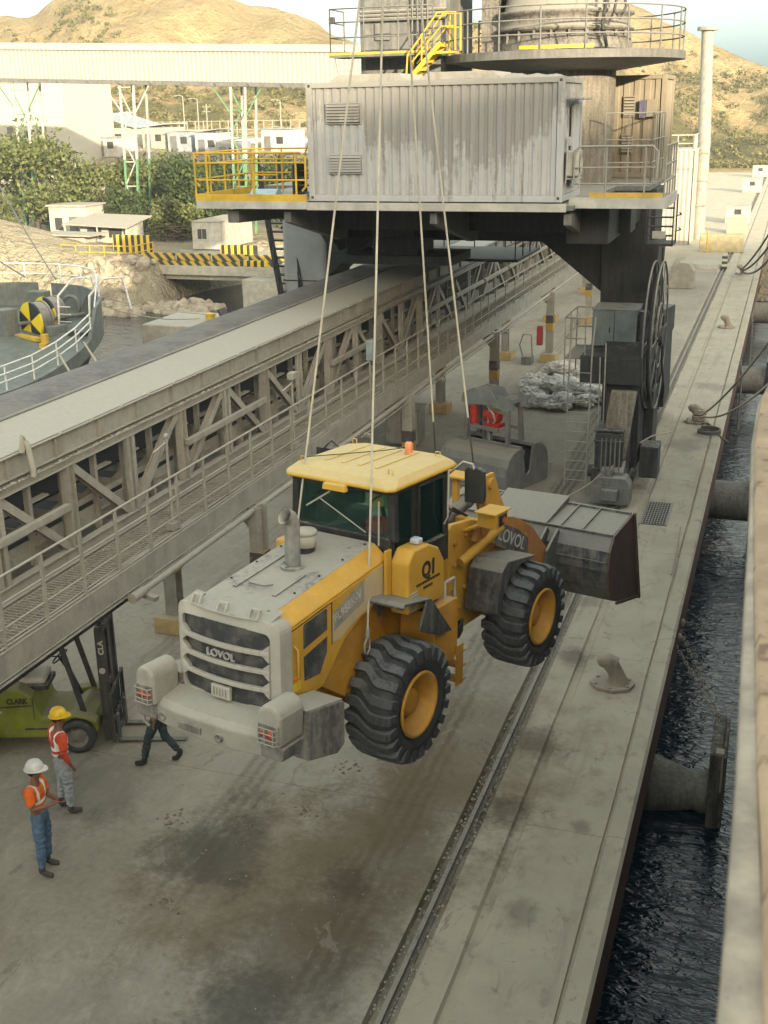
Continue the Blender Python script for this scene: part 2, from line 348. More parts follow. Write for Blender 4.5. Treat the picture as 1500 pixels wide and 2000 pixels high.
m_mud = plain('caked_dirt', (0.16, 0.135, 0.10), 0.95, var=0.3, sc=20)
rr = random.Random(11)
b_ = MB()
for (cx, cy) in ((-6.1, 16.0), (-6.35, 14.6), (-8.2, 13.8), (-5.55, 16.6), (-8.9, 18.0), (-7.2, 11.9), (-7.1, 13.9)):
    for i in range(26):
        x, y, s = cx+rr.gauss(0, .16), cy+rr.gauss(0, .12), rr.uniform(.012, .045)
        vs = [(x+s*rr.uniform(.7, 1.2)*math.cos(t), y+s*rr.uniform(.7, 1.2)*math.sin(t), -0.003) for t in (0, 1.3, 2.6, 3.9, 5.1)]+[(x, y, s*.5)]
        b_.add(vs, [(i, (i+1) % 5, 5) for i in range(5)])
tag(b_.build('dirt_crumbs', m_mud), kind='stuff')

# water
m_water, nt, b = new_mat('harbour_water')
ob = nt.nodes.new('ShaderNodeTexCoord').outputs['Object']
w1 = nz(nt, 0.9, 5, 0.5, stretch(nt, ob, (0.7, 1.9, 1)), 0.3); w2 = nz(nt, 4.2, 3, 0.5, stretch(nt, ob, (0.8, 1.7, 1)), 0.8)
b.inputs['Base Color'].default_value = (0.004, 0.013, 0.022, 1); b.inputs['Roughness'].default_value = 0.06; b.inputs['IOR'].default_value = 1.33
bump(nt, b, mth(nt, 'ADD', w1, mth(nt, 'MULTIPLY', w2, 0.35)), 0.8, 0.13)
q = MB(); q.add([(-600, -700, -3), (500, -700, -3), (500, 260, -3), (-600, 260, -3)], [(0, 1, 2, 3)])
tag(q.build('water', m_water), kind='structure')
# seabed keeps the water closed from below
# second quay slab, behind the basin
q = MB(); q.prism([(-16.82, 60), (-25.5, 60), (-25.5, 73), (-33.5, 77), (-33.5, 200), (-16.82, 200)], 'z', -5, -0.006)
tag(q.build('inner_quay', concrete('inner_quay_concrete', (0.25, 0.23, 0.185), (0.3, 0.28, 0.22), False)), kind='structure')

# ---------------------------------------------------------------- terrain with the dry hill
RIDGE = [(-1.6, 20), (-1.1, 22), (-0.885, 29), (-0.762, 34), (-0.704, 37.1), (-0.682, 36.1), (-0.663, 36.6), (-0.651, 39.8), (-0.620, 44.1), (-0.542, 46.1), (-0.479, 41.5), (-0.456, 37.3), (-0.419, 35.2), (-0.391, 31.4), (-0.378, 28.2), (-0.346, 25.3), (-0.310, 24.0), (-0.267, 28.2), (-0.224, 32.3), (-0.184, 35.7), (-0.144, 34.4), (-0.120, 31.9), (-0.092, 27.2), (-0.064, 23.4), (-0.025, 18.9), (0.013, 14.5), (0.086, 7.6), (0.3, 6), (0.9, 5)]
def ridge(a):
    if a <= RIDGE[0][0]: return RIDGE[0][1]
    for (a0, h0), (a1, h1) in zip(RIDGE, RIDGE[1:]):
        if a <= a1: return h0+(h1-h0)*(a-a0)/(a1-a0)
    return RIDGE[-1][1]
def fbm(x, y, s=1.0, o=4, seed=0.0):
    v, a = 0.0, 1.0
    for i in range(o):
        v += a*noise.noise(Vector((x*s+seed, y*s-seed, 3.1*i))); a *= 0.5; s *= 2.05
    return v
def shore(x):                                            # y of the basin's landward edge
    if x > -33.5: return 88
    if x > -36.6: return 92                              # channel under the bridge
    if x > -44: return 92-ss(-42.4, -44, x)*15
    return 76.3 - (x+40)*-0.02 - ss(-50, -80, x)*12
def land_z(x, y):
    if y < 200 and x > -33.6: z = -0.35 if y > 88 else -6
    else:
        if x > -33.6: z = -0.02
        else:
            s0 = shore(x); z = -5 + 4.95*ss(s0-5.5, s0+2.0, y) + 0.15*fbm(x, y, .5)
            # sand pile
            z += 3.1*math.exp(-(((x+62)/8.5)**2+((y-80)/7.0)**2))
    if x < -52: z += 6.6*ss(112, 140, y)*ss(-52, -62, x)
    elif False: pass
    if x < -33.6: z += 0
    if y > 112 and x >= -62 and x < -36: z += 6.6*ss(118, 146, y)*ss(-36, -56, x)*(1-ss(-52, -62, x))
    a = x/max(y, 1)
    y0 = 165 + 60*ss(-0.30, -0.05, a); h = ridge(a)
    base = max(z, -0.02)
    t = (y-y0)/(300-y0)
    if t > 0:
        tt = min(t, 1.0)
        prof_ = 0.62*tt**1.15 + 0.38*ss(0, 1, tt)
        hz = base + (h-base)*prof_
        n = fbm(x, y, 0.022, 5, 7.7)*6.0*min(1, tt*3)*(1-ss(0.75, 1.0, tt)*0.85)
        gul = abs(fbm(x*1.0, y*.5, 0.045, 3, 2.2))*6.0*min(1, tt*3)*(1-ss(0.72, 1, tt)*.8)
        hz += n - gul + fbm(x, y, 0.18, 3, 1.0)*0.8
        if t > 1: hz -= (t-1)*30
        z = max(hz, -2)
    elif y > 200 and x > -1.0:
        z = -0.02 if y > 222+10*fbm(x, y, .02) else -6
    return z
xs = []
x = -330.0
while x < 160: xs.append(x); x += 1.3 if -80 < x < -30 else 3.0
ys = []
y = 62.0
while y < 380: ys.append(y); y += 1.1 if y < 100 else 2.6
vs = [(x, y, land_z(x, y)) for y in ys for x in xs]; nx = len(xs)
fs = [(j*nx+i, j*nx+i+1, (j+1)*nx+i+1, (j+1)*nx+i) for j in range(len(ys)-1) for i in range(nx-1)]
m_hill, nt, b = new_mat('dry_grass_hill')
ob = nt.nodes.new('ShaderNodeTexCoord').outputs['Object']; s = nt.nodes.new('ShaderNodeSeparateXYZ'); nt.links.new(ob, s.inputs[0])
geo = nt.nodes.new('ShaderNodeNewGeometry'); sx = nt.nodes.new('ShaderNodeSeparateXYZ'); nt.links.new(geo.outputs['Normal'], sx.inputs[0])
big = nz(nt, 0.028, 6, 0.65, ob); mid = nz(nt, 0.16, 6, 0.7, ob); fine = nz(nt, 1.1, 5, 0.7, ob)
c = mixc(nt, ramp(nt, mid, 0.3, 0.7), (0.36, 0.265, 0.13), (0.56, 0.44, 0.235))
c = mixc(nt, ramp(nt, fine, 0.35, 0.75, 0, 0.5), c, (0.27, 0.21, 0.12))
lowm = ramp(nt, s.outputs[2], 30, 10)
c = mixc(nt, mth(nt, 'MULTIPLY', ramp(nt, mth(nt, 'ADD', big, mth(nt, 'MULTIPLY', mid, 0.35)), 0.62, 0.74), mth(nt, 'ADD', mth(nt, 'MULTIPLY', lowm, 0.7), 0.15)), c, (0.10, 0.105, 0.035))
c = mixc(nt, ramp(nt, sx.outputs[2], 0.66, 0.5), c, (0.30, 0.25, 0.17))
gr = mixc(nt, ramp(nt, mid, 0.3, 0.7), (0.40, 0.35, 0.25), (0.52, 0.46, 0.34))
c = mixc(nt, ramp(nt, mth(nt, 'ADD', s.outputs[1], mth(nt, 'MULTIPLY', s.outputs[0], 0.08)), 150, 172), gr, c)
nt.links.new(c, b.inputs['Base Color']); b.inputs['Roughness'].default_value = 0.95; b.inputs['Specular IOR Level'].default_value = 0.1
bump(nt, b, mth(nt, 'ADD', mth(nt, 'MULTIPLY', mid, 2.5), mth(nt, 'MULTIPLY', fine, 0.8)), 1.0, 1.6)
q = MB(); q.add(vs, fs, True); tag(q.build('hills', m_hill), kind='structure')
# unseen ridge, added behind the camera to shade the near quay from late sun
sp = Vector((-sd.y, sd.x, 0)); vs = []; nn_ = 90
tanel = math.tan(SUN_EL)
for i in range(nn_+1):
    u = -450+900*i/nn_
    for (t, hk) in ((70, 0), (110, .55), (150, 1), (190, .9), (300, .2), (420, 0)):
        p = Vector((0, 14, 0)) + sd*t + sp*u
        hh = tanel*(t+70.0) if hk == 1 else tanel*(150+70.0)*hk
        hh += (fbm(u, t, .03, 3)*1.3 if hk == 1 else 0)
        vs.append((p.x, p.y, -4+hk*4+hh))
fs = [(i*6+j, i*6+j+1, (i+1)*6+j+1, (i+1)*6+j) for i in range(nn_) for j in range(5)]
q = MB(); q.add(vs, fs, True); tag(q.build('shade_ridge', m_hill), kind='structure')

# ---------------------------------------------------------------- foliage
def leaf_mat(name, a, b2):
    m, nt, b = new_mat(name)
    geo = nt.nodes.new('ShaderNodeNewGeometry')
    nt.links.new(mixc(nt, geo.outputs['Random Per Island'], a, b2), b.inputs['Base Color'])
    b.inputs['Roughness'].default_value = 0.7; b.inputs['Specular IOR Level'].default_value = 0.2
    return m
m_leafA = leaf_mat('leaves_olive', (0.05, 0.072, 0.022), (0.155, 0.175, 0.065))
m_leafB = leaf_mat('leaves_deep', (0.02, 0.038, 0.014), (0.07, 0.095, 0.033))
m_scrub = leaf_mat('scrub_leaves', (0.06, 0.07, 0.025), (0.20, 0.18, 0.07))
m_bark = plain('bark', (0.09, 0.07, 0.05), 0.9)
def leaf(vs, fs, r, p, s):
    d = Vector((r.gauss(0, 1), r.gauss(0, 1), r.gauss(0, 1))).normalized(); e = d.orthogonal().normalized(); f = d.cross(e)
    t = r.uniform(0, 6.28); e, f = e*math.cos(t)+f*math.sin(t), f*math.cos(t)-e*math.sin(t)
    o = len(vs); vs += [p-e*s, p-f*s*.55, p+e*s, p+f*s*.55]; fs.append((o, o+1, o+2, o+3))
def tree(loc, h, wd, mat, label, seed, n=5200, group='trees along the far shore'):
    r = random.Random(seed)
    t = empty('broadleaf_tree', label, 'tree', loc, 0, group)
    tr = MB(); top = Vector((r.uniform(-.5, .5), r.uniform(-.4, .4), h*.62))
    tr.tube([(0, 0, -.3), (top.x*.3, top.y*.3, h*.25), top], [.22, .17, .08], 7)
    lobes = []
    for i in range(13):
        a = r.uniform(0, 6.28); q_ = r.uniform(.12, .5)*wd
        lobes.append((Vector((q_*math.cos(a), q_*math.sin(a), r.uniform(.22, .88)*h)), r.uniform(.17, .29)*wd))
    for c_, rad in lobes[:8]: tr.tube([(top.x*.3, top.y*.3, h*.25), (top+c_)/2 - Vector((0, 0, .3)), c_], [.09, .06, .02], 5)
    tr.build('trunk', m_bark, t)
    vs, fs = [], []
    for i in range(n):
        c_, rad = r.choice(lobes); d = Vector((r.gauss(0, 1), r.gauss(0, 1), r.gauss(0, .75))).normalized()
        p = c_ + d*rad*(r.uniform(.25, 1.15)); leaf(vs, fs, r, p, r.uniform(.13, .27)*(h/7.0)**.4)
    cr_ = MB(); cr_.add(vs, fs); cr_.build('crown', mat, t); return t
TL = [((-64, 93, 0), 8.2, 8.5, m_leafA, 'big pale olive tree at the left border above the sand pile'),
      ((-60.2, 98, 0), 7.0, 7.5, m_leafA, 'olive tree behind the white hut on the left'),
      ((-57.2, 104, 0), 6.6, 6.5, m_leafA, 'light green bushy tree just left of the tall green pylon'),
      ((-52.3, 99, 0), 7.0, 6.0, m_leafB, 'dark green tree right of the tall green pylon'),
      ((-48.6, 98.5, 0), 7.0, 6.2, m_leafB, 'dark round tree directly behind the white site cabin'),
      ((-44.0, 103, 0), 6.4, 6.0, m_leafB, 'dark tree beneath the yellow railed crane platform'),
      ((-70, 100, 0), 9.2, 9, m_leafA, 'tall olive tree cut by the left edge of the view'),
      ((-39.8, 101, 0), 5.6, 5.2, m_leafA, 'low tree behind the stair of the crane leg'),
      ((-55.5, 93.5, 0), 4.2, 4.6, m_leafB, 'small low tree beside the hut with the flat awning'),
      ((-50.2, 93.5, 0), 3.6, 4.0, m_leafA, 'small bush-like tree at the foot of the green pylon')]
for i, (l, h, w_, m, lb) in enumerate(TL): tree(l, h, w_, m, lb, 40+i)
vs, fs = [], []; r = random.Random(5)
cnt = 0
while cnt < 4200:
    x, y = r.uniform(-270, 60), r.uniform(158, 296)
    a = x/y
    if not (-.95 < a < .12): continue
    z = land_z(x, y)
    if z < 0: continue
    dens = fbm(x, y, .022, 3, 9.0) + (0.55 if z < 16 else -0.05) + (.35 if a < -.58 and z < 34 else 0) - (.5 if z > 26 and -0.6 < a < -.3 else 0) + (0.25 if a > -.1 and z < 18 else 0)
    if dens < r.uniform(0.0, .9): continue
    cnt += 1; s0 = r.choice((r.uniform(.3, .8), r.uniform(.3, .8), r.uniform(.8, 2.2)))
    for k in range(int(10+s0*16)):
        d = Vector((r.gauss(0, 1), r.gauss(0, 1), abs(r.gauss(0, .8)))).normalized()*s0*r.uniform(.4, 1)
        leaf(vs, fs, r, Vector((x, y, z+.1))+d, r.uniform(.18, .42))
for i in range(260):   # hedge line at the far end of the quay
    x, y = r.uniform(-16, 14), r.uniform(214, 224); s0 = r.uniform(.6, 1.3)
    for k in range(34):
        d = Vector((r.gauss(0, 1), r.gauss(0, 1), abs(r.gauss(0, .9)))).normalized()*s0*r.uniform(.4, 1)
        leaf(vs, fs, r, Vector((x, y, .1))+d, r.uniform(.15, .3))
q = MB(); q.add(vs, fs); tag(q.build('hillside_scrub', m_scrub), kind='stuff')
# rocks of the revetment
m_rock = paint('rock', (0.30, 0.26, 0.20), dust=0.4, side=0.1, rough=0.95, dustc=(0.42, 0.37, 0.28))
r = random.Random(21)
def rock(x, y, z, s):
    bm = bmesh.new(); bmesh.ops.create_icosphere(bm, subdivisions=2, radius=s)
    sc_ = Vector((r.uniform(.8, 1.4), r.uniform(.7, 1.1), r.uniform(.55, .85))); sd_ = r.uniform(0, 50)
    for v in bm.verts:
        n_ = v.co.normalized(); v.co = Vector((v.co.x*sc_.x, v.co.y*sc_.y, v.co.z*sc_.z))*(1+.38*noise.noise(n_*1.6+Vector((sd_, 0, 0))))
    me = bpy.data.meshes.new('rock'); bm.to_mesh(me); bm.free(); me.materials.append(m_rock)
    o = bpy.data.objects.new('rock', me); COL.objects.link(o); o.location = (x, y, z); o.rotation_euler = (r.uniform(0, 3), r.uniform(0, .5), r.uniform(0, 6))
    tag(o, 'pale boulder in the rock slope between the ship bow and the bridge', 'rock', 'boulders of the rock slope')
for i in range(150):
    x = r.uniform(-49.5, -38.0); t = r.random(); y = 70.6+t*7.5; 
    if x > -42.5: y = r.uniform(73.5, 78)
    z = max(-3.1, land_z(x, y)); rock(x, y, z+.05, r.uniform(.3, .75)*(1.15-.45*t))
# ================================================================== WHEEL LOADER
m_ly = paint('loader_yellow', (0.56, 0.31, 0.03), dust=0.22, side=0.07, rough=0.42, dustc=(0.42, 0.39, 0.30), var=0.12)
m_lyr = paint('loader_yellow_worn', (0.52, 0.25, 0.02), dust=0.35, side=0.09, rough=0.5, dustc=(0.38, 0.33, 0.24), var=0.25, rust=0.12)
m_roof = paint('cab_roof_cream', (0.62, 0.38, 0.05), dust=0.95, side=0.0, rough=0.6, dustc=(0.52, 0.42, 0.21), var=0.08)
m_lgrey = paint('loader_grey', (0.42, 0.41, 0.36), dust=0.55, side=0.25, rough=0.6, dustc=(0.36, 0.345, 0.29), var=0.15)
m_hood = paint('hood_peeling_grey', (0.15, 0.155, 0.155), dust=0.50, side=0.1, rough=0.55, dustc=(0.36, 0.345, 0.29), sc=0.9, patch=0.25)
m_cw = paint('counterweight_grey', (0.33, 0.32, 0.275), dust=0.6, side=0.28, rough=0.75, dustc=(0.36, 0.345, 0.29))
m_cwd = paint('counterweight_scuffed', (0.12, 0.115, 0.11), dust=0.5, side=0.3, rough=0.75, rust=0.1, patch=0.35)
m_cab = paint('cab_black', (0.022, 0.023, 0.025), dust=0.3, side=0.03, rough=0.4)
m_tyre = paint('tyre_rubber', (0.040, 0.044, 0.047), dust=0.3, side=0.08, rough=0.55, dustc=(0.14, 0.14, 0.135))
m_tread = paint('tread_rubber', (0.048, 0.053, 0.058), dust=0.45, side=0.15, rough=0.5, dustc=(0.16, 0.165, 0.165), sc=2)
m_rim = paint('rim_orange', (0.55, 0.27, 0.025), dust=0.2, side=0.12, rough=0.5, rust=0.2, dustc=(0.35, 0.28, 0.18))
m_bucket = paint('bucket_steel', (0.10, 0.105, 0.115), dust=0.85, side=0.3, rough=0.33, metal=0.5, rust=0.12, dustc=(0.32, 0.31, 0.27), patch=.25)
m_bside = paint('bucket_side_plate', (0.14, 0.09, 0.075), dust=0.1, side=0.07, rough=0.38, metal=0.4, rust=0.3)
m_chrome = plain('cylinder_rod', (0.55, 0.55, 0.54), 0.2, 0.9)
m_fend = paint('fender_plastic', (0.04, 0.042, 0.045), dust=0.5, side=0.2, rough=0.55, dustc=(0.27, 0.26, 0.22))
m_glass, nt, b = new_mat('green_tinted_glass')
tr_ = N(nt, 'ShaderNodeBsdfTransparent'); tr_.inputs[0].default_value = (0.84, 0.96, 0.93, 1)
gl_ = N(nt, 'ShaderNodeBsdfGlossy'); gl_.inputs['Roughness'].default_value = 0.04; gl_.inputs[0].default_value = (.8, .95, .92, 1)
fz = N(nt, 'ShaderNodeFresnel'); fz.inputs[0].default_value = 1.45
mx_ = N(nt, 'ShaderNodeMixShader'); nt.links.new(fz.outputs[0], mx_.inputs[0]); nt.links.new(tr_.outputs[0], mx_.inputs[1]); nt.links.new(gl_.outputs[0], mx_.inputs[2])
df_ = N(nt, 'ShaderNodeBsdfDiffuse'); df_.inputs[0].default_value = (.03, .13, .115, 1); m2_ = N(nt, 'ShaderNodeMixShader'); m2_.inputs[0].default_value = .07
nt.links.new(mx_.outputs[0], m2_.inputs[1]); nt.links.new(df_.outputs[0], m2_.inputs[2]); nt.links.new(m2_.outputs[0], nt.nodes['Material Output'].inputs[0]); nt.nodes.remove(b)
m_mesh, nt, b = new_mat('grille_mesh')
ob = nt.nodes.new('ShaderNodeTexCoord').outputs['Object']
br = nt.nodes.new('ShaderNodeTexChecker'); br.inputs['Scale'].default_value = 75; nt.links.new(ob, br.inputs['Vector'])
g1 = nz(nt, 5, 4, .6, ob)
cc = mixc(nt, ramp(nt, g1, .4, .62), (0.05, 0.055, 0.06), (0.17, 0.165, 0.145))
nt.links.new(mixc(nt, br.outputs['Fac'], cc, (0.018, 0.018, 0.02)), b.inputs['Base Color']); b.inputs['Roughness'].default_value = .8
m_letter = plain('raised_letter_silver', (0.42, 0.42, 0.39), .5)
m_lens = plain('red_lens', (0.45, 0.05, 0.03), .25)
m_amber = plain('amber_lens', (0.75, 0.27, 0.12), .35)
m_decal = plain('pale_decal', (0.45, 0.43, 0.38), .6)
m_blackp = plain('black_print', (0.03, 0.028, 0.02), .5)
m_seat = plain('seat_cloth', (0.03, 0.03, 0.035), .9)

hd_, pt_ = R_(14.53), R_(-2.39)
LF = Vector((math.sin(hd_)*math.cos(pt_), math.cos(hd_)*math.cos(pt_), math.sin(pt_)))
LR = Vector((math.cos(hd_), -math.sin(hd_), 0)); LU = LR.cross(LF)
LO = Vector((-4.8, 12.11, 3.693))
loader = empty('wheel_loader', 'big yellow articulated wheel loader hanging level from four crane ropes above the quay', 'wheel loader')
lm = Matrix((LR, LF, LU)).transposed().to_4x4(); lm.translation = LO - LU*0.8; loader.matrix_world = lm
LB = (0, 0, 0.8)
def lp(mb, name, mat, bevel=0.0, parent=None, seg=2):
    return mb.build(name, mat, parent or loader, bevel, loc=LB if parent is None else None, seg=seg)
# hood: side profile (y, z), chamfered top shoulder
hs_prof = [(-1.86, 0.66), (-1.50, 0.54), (-1.16, 0.56), (-0.98, 0.74), (-0.74, 0.98), (-0.42, 1.12), (0.12, 1.24), (0.12, 1.66), (-1.86, 1.40)]
q = MB(); 
for s in (-1, 1):
    a, b2 = (0.60, 0.68) if s > 0 else (-0.68, -0.60); q.prism(hs_prof, 'x', a, b2)
hood = lp(q, 'hood_side', m_ly, 0.012)
# yellow shoulder strips between side and top
q = MB()
for s in (-1, 1):
    q.prism([(s*.68, 0.0), (s*.68, .03), (s*.50, .17), (s*.44, .17), (s*.44, .0)], 'y', -1.86, 0.12)
    nv = 10
    for i in range(len(q.v)-nv, len(q.v)):
        x, y, z = q.v[i]; q.v[i] = (x, y, z+1.40+(y+1.86)*(0.26/1.98))
lp(q, 'hood_shoulder', m_ly, 0.02)
q = MB(); q.add([(-.5, -1.9, 1.575), (.5, -1.9, 1.575), (.5, .12, 1.838), (-.5, .12, 1.838), (-.5, -1.9, 1.3), (.5, -1.9, 1.3), (.5, .12, 1.3), (-.5, .12, 1.3)],
    [(0, 1, 2, 3), (4, 5, 6, 7), (0, 1, 5, 4), (1, 2, 6, 5), (2, 3, 7, 6), (3, 0, 4, 7)])
top = lp(q, 'hood_top', m_hood, 0.02)
q = MB(); q.beam((-.27, -1.5, 1.633), (-.27, -.2, 1.803), .05, .025); q.beam((.27, -1.5, 1.633), (.27, -.95, 1.706), .05, .025); q.tube([(-.18, -1.35, 1.66), (-.1, -1.42, 1.69), (.08, -1.42, 1.69), (.12, -1.32, 1.68)], .014, 6)
q.build('hood_rib', m_hood, top)
# rear shell: rounded grey cowl round the grille
def rshape(hw, z0, z1, r, n=5):
    pts = []
    for (cx, cz, a0) in ((hw-r, z1-r, 0), (-hw+r, z1-r, 90), (-hw+r, z0+r, 180), (hw-r, z0+r, 270)):
        for i in range(n+1): t = R_(a0+90*i/n); pts.append((cx+r*math.cos(t), cz+r*math.sin(t)))
    return pts
q = MB(); out = rshape(.70, .50, 1.56, .13); inn = rshape(.60, .58, 1.43, .07); n_ = len(out)
def bow(x): return -2.08 + 0.11*(x/.7)**2
vs = [(x, bow(x)+.22, z) for x, z in out]+[(x, bow(x)+.02, z) for x, z in out]+[(x, bow(x), z) for x, z in inn]+[(x, bow(x)+.09, z) for x, z in inn]
fs = [(k*n_+i, k*n_+(i+1) % n_, (k+1)*n_+(i+1) % n_, (k+1)*n_+i) for k in range(3) for i in range(n_)]
q.add(vs, fs); cowl = lp(q, 'grille_surround', m_lgrey, 0.01)
q = MB()
def hoodlip(x, t): return (x*1.0, -2.08+0.11*(x/.7)**2+.03+t*.24, 1.555+.03*math.sin(t*1.5)+t*.02)
nn_ = 12; vs = []
for j in range(4):
    for i in range(nn_+1): vs.append(hoodlip(-.6+1.2*i/nn_, j/3))
q.add(vs, [(j*(nn_+1)+i, j*(nn_+1)+i+1, (j+1)*(nn_+1)+i+1, (j+1)*(nn_+1)+i) for j in range(3) for i in range(nn_)], True)
q.build('hood_lip', m_hood, cowl)
for x in (-.42, -.03, .38):
    q = MB(); y = bow(x)+.06; q.beam((x-.055, y, 1.54), (x-.055, y+.06, 1.64), .02, .05); q.beam((x+.055, y, 1.54), (x+.055, y+.06, 1.64), .02, .05); q.beam((x-.065, y+.06, 1.64), (x+.065, y+.06, 1.64), .03, .03)
    q.build('hinge', m_lgrey, cowl, 0.006)
# grille: four dark mesh bands between curved pale bars
q = MB(); nb = 12
for k in range(5):
    z = .60+k*.205; t = .022
    if k in (0, 4): continue
    for i in range(nb):
        x0, x1 = -.60+1.2*i/nb, -.60+1.2*(i+1)/nb
        dz0, dz1 = -.0, -.0
        q.beam((x0-.001, bow(x0)+.0, z), (x1+.001, bow(x1)+.0, z), .05, .05)
    for s in (-1, 1): q.prism([(s*.60, z-.10), (s*.60, z+.10), (s*.50, z+.02), (s*.50, z-.02)], 'y', bow(.55)-.012, bow(.55)+.05)
lp(q, 'grille_bar', m_lgrey, 0.008)
q = MB(); vs = []; 
for i in range(nb+1):
    x = -.61+1.22*i/nb; vs += [(x, bow(x)+.045, .57), (x, bow(x)+.045, 1.44)]
q.add(vs, [(2*i, 2*i+1, 2*i+3, 2*i+2) for i in range(nb)]); lp(q, 'grille_mesh', m_mesh)
tx = text('grille_lettering', 'LOVOL', m_letter, loader, .12, (-.19, bow(0)+.005, 1.06), (1, 0, 0), (0, 0, 1), .012, width=.38, bold=.0); tx.location = LB
q = MB(); q.box(-.13, .13, bow(0)-.03, bow(0)+.02, .60, .75); pl = lp(q, 'licence_plate', m_lgrey, 0.01)
q = MB()
for i, x in enumerate((-.09, -.05, -.01, .03, .07)): q.box(x, x+.014, bow(0)-.034, bow(0)-.031, .63+.01*(i % 2), .72)
q.build('plate_marks', m_cwd, pl)
# side vents, door frame, handle, stickers on the seen side (and mirrored)
for s in (-1, 1):
    X = s*.684
    q = MB(); q.prism([(-1.76, .70), (-1.45, .60), (-1.10, .72), (-1.02, .98), (-1.02, 1.50), (-1.76, 1.40)], 'x', *sorted((s*.681, s*.690))); dr = lp(q, 'side_door', m_ly, 0.004)
    q = MB(); q.prism([(-1.54, 1.13), (-1.11, 1.21), (-1.11, 1.44), (-1.14, 1.46), (-1.52, 1.41), (-1.54, 1.38)], 'x', *sorted((s*.690, s*.694))); q.build('vent', m_mesh, dr)
    q = MB(); q.prism([(-1.53, .76), (-1.25, .74), (-1.12, .95), (-1.11, 1.13), (-1.54, 1.04)], 'x', *sorted((s*.690, s*.694))); q.build('vent', m_mesh, dr)
    q = MB(); q.tube([(s*.69, -1.70, 1.22), (s*.74, -1.70, 1.19), (s*.74, -1.69, .88), (s*.69, -1.69, .85)], .016, 6); q.build('handle', m_ly, dr)
    q = MB(); q.box(min(s*.69, s*.693), max(s*.69, s*.693), -1.77+.03, -1.60, .70, .79); q.build('sticker', plain('sticker_yellow', (.6, .42, .03), .5), dr)
    q = MB(); q.box(min(s*.69, s*.693), max(s*.69, s*.693), -1.77+.03, -1.66, .80, .85); q.build('sticker', plain('sticker_orange', (.6, .15, .03), .5), dr)
    # pale rear of the model panel with its lettering
    q = MB(); q.prism([(-1.0, 1.02), (-.86, 1.0), (-.70, 1.08), (-.42, 1.16), (.10, 1.27), (.10, 1.64), (-.2, 1.60), (-.45, 1.52), (-.9, 1.38), (-1.0, 1.33)], 'x', *sorted((s*.681, s*.686))); pn = lp(q, 'model_panel', paint('cream_panel', (.52, .40, .20), dust=.3, side=.35, dustc=(.42, .39, .31), var=.1, rough=.5), 0.002)
    q = MB(); q.prism([(-.97, 1.14), (-.38, 1.31), (-.38, 1.57), (-.97, 1.37)], 'x', *sorted((s*.686, s*.688))); q.build('badge', paint('grey_badge', (.28, .27, .24), dust=.3, side=.3, dustc=(.4, .37, .3)), pn)
    if s > 0: t_ = text('model_lettering', 'FL958K-V', m_decal, loader, .14, (.6885, -.95, 1.235), (0, .955, .27), (0, 0, 1), .002, width=.55, bold=.003)
    else: t_ = text('model_lettering', 'FL958K-V', m_decal, loader, .14, (-.6885, -.40, 1.42), (0, -.955, -.27), (0, 0, 1), .002, width=.55, bold=.003)
    t_.location = LB
# panel seams, bolts and latches
for s in (-1, 1):
    q = MB(); x_ = s*.6905
    q.beam((s*.6915, -1.02, 1.0), (s*.6915, -1.02, 1.50), .006, .012); q.beam((s*.6915, -1.76, .72), (s*.6915, -1.76, 1.39), .006, .012); q.beam((s*.6915, -1.76, 1.40), (s*.6915, -1.02, 1.50), .006, .010)
    lp(q, 'panel_seam', m_cab)
for (x, y) in ((-.44, -1.8), (.44, -1.8), (-.44, -.9), (.44, -.9), (-.44, 0), (.44, 0), (-.44, -1.35), (.44, -1.35), (-.44, -.45), (.44, -.45)): q = MB(); q.cyl((x, y, 1.58+(y+1.9)*.133), (x, y, 1.593+(y+1.9)*.133), .014, 8); lp(q, 'bonnet_bolt', m_cab)
# exhaust and precleaner
q = MB(); q.cyl((0, -.80, 1.70), (0, -.80, 1.73), .15, 20); q.cyl((0, -.80, 1.73), (0, -.80, 2.12), .088, 18)
q.tube([(0, -.80, 2.10), (0, -.80, 2.22), (-.01, -.83, 2.29), (-.03, -.90, 2.33)], [.088, .088, .092, .10], 18, cap=False)
q.tube([(-.03, -.90, 2.33), (-.026, -.888, 2.322), (-.01, -.82, 2.27)], [.10, .075, .07], 18, cap=False)
for x, y in ((.12, -.80), (-.12, -.80), (0, -.68), (0, -.92)): q.cyl((x, y, 1.73), (x, y, 1.75), .015, 8)
lp(q, 'exhaust_pipe', paint('exhaust_grey', (.16, .17, .17), dust=.5, side=.3, rough=.5, patch=.3), 0)
q = MB(); q.lathe([(.06, .105), (.07, .13), (.20, .135), (.21, .12), (.215, .14), (.25, .14), (.265, .125), (.27, 0)], (-.12, -.40, 1.76), 'z', 24); pc_ = lp(q, 'air_precleaner', m_lgrey, 0); q = MB(); q.cyl((-.12, -.40, 1.72), (-.12, -.40, 1.83), .115, 20); q.build('precleaner_neck', m_cab, pc_)
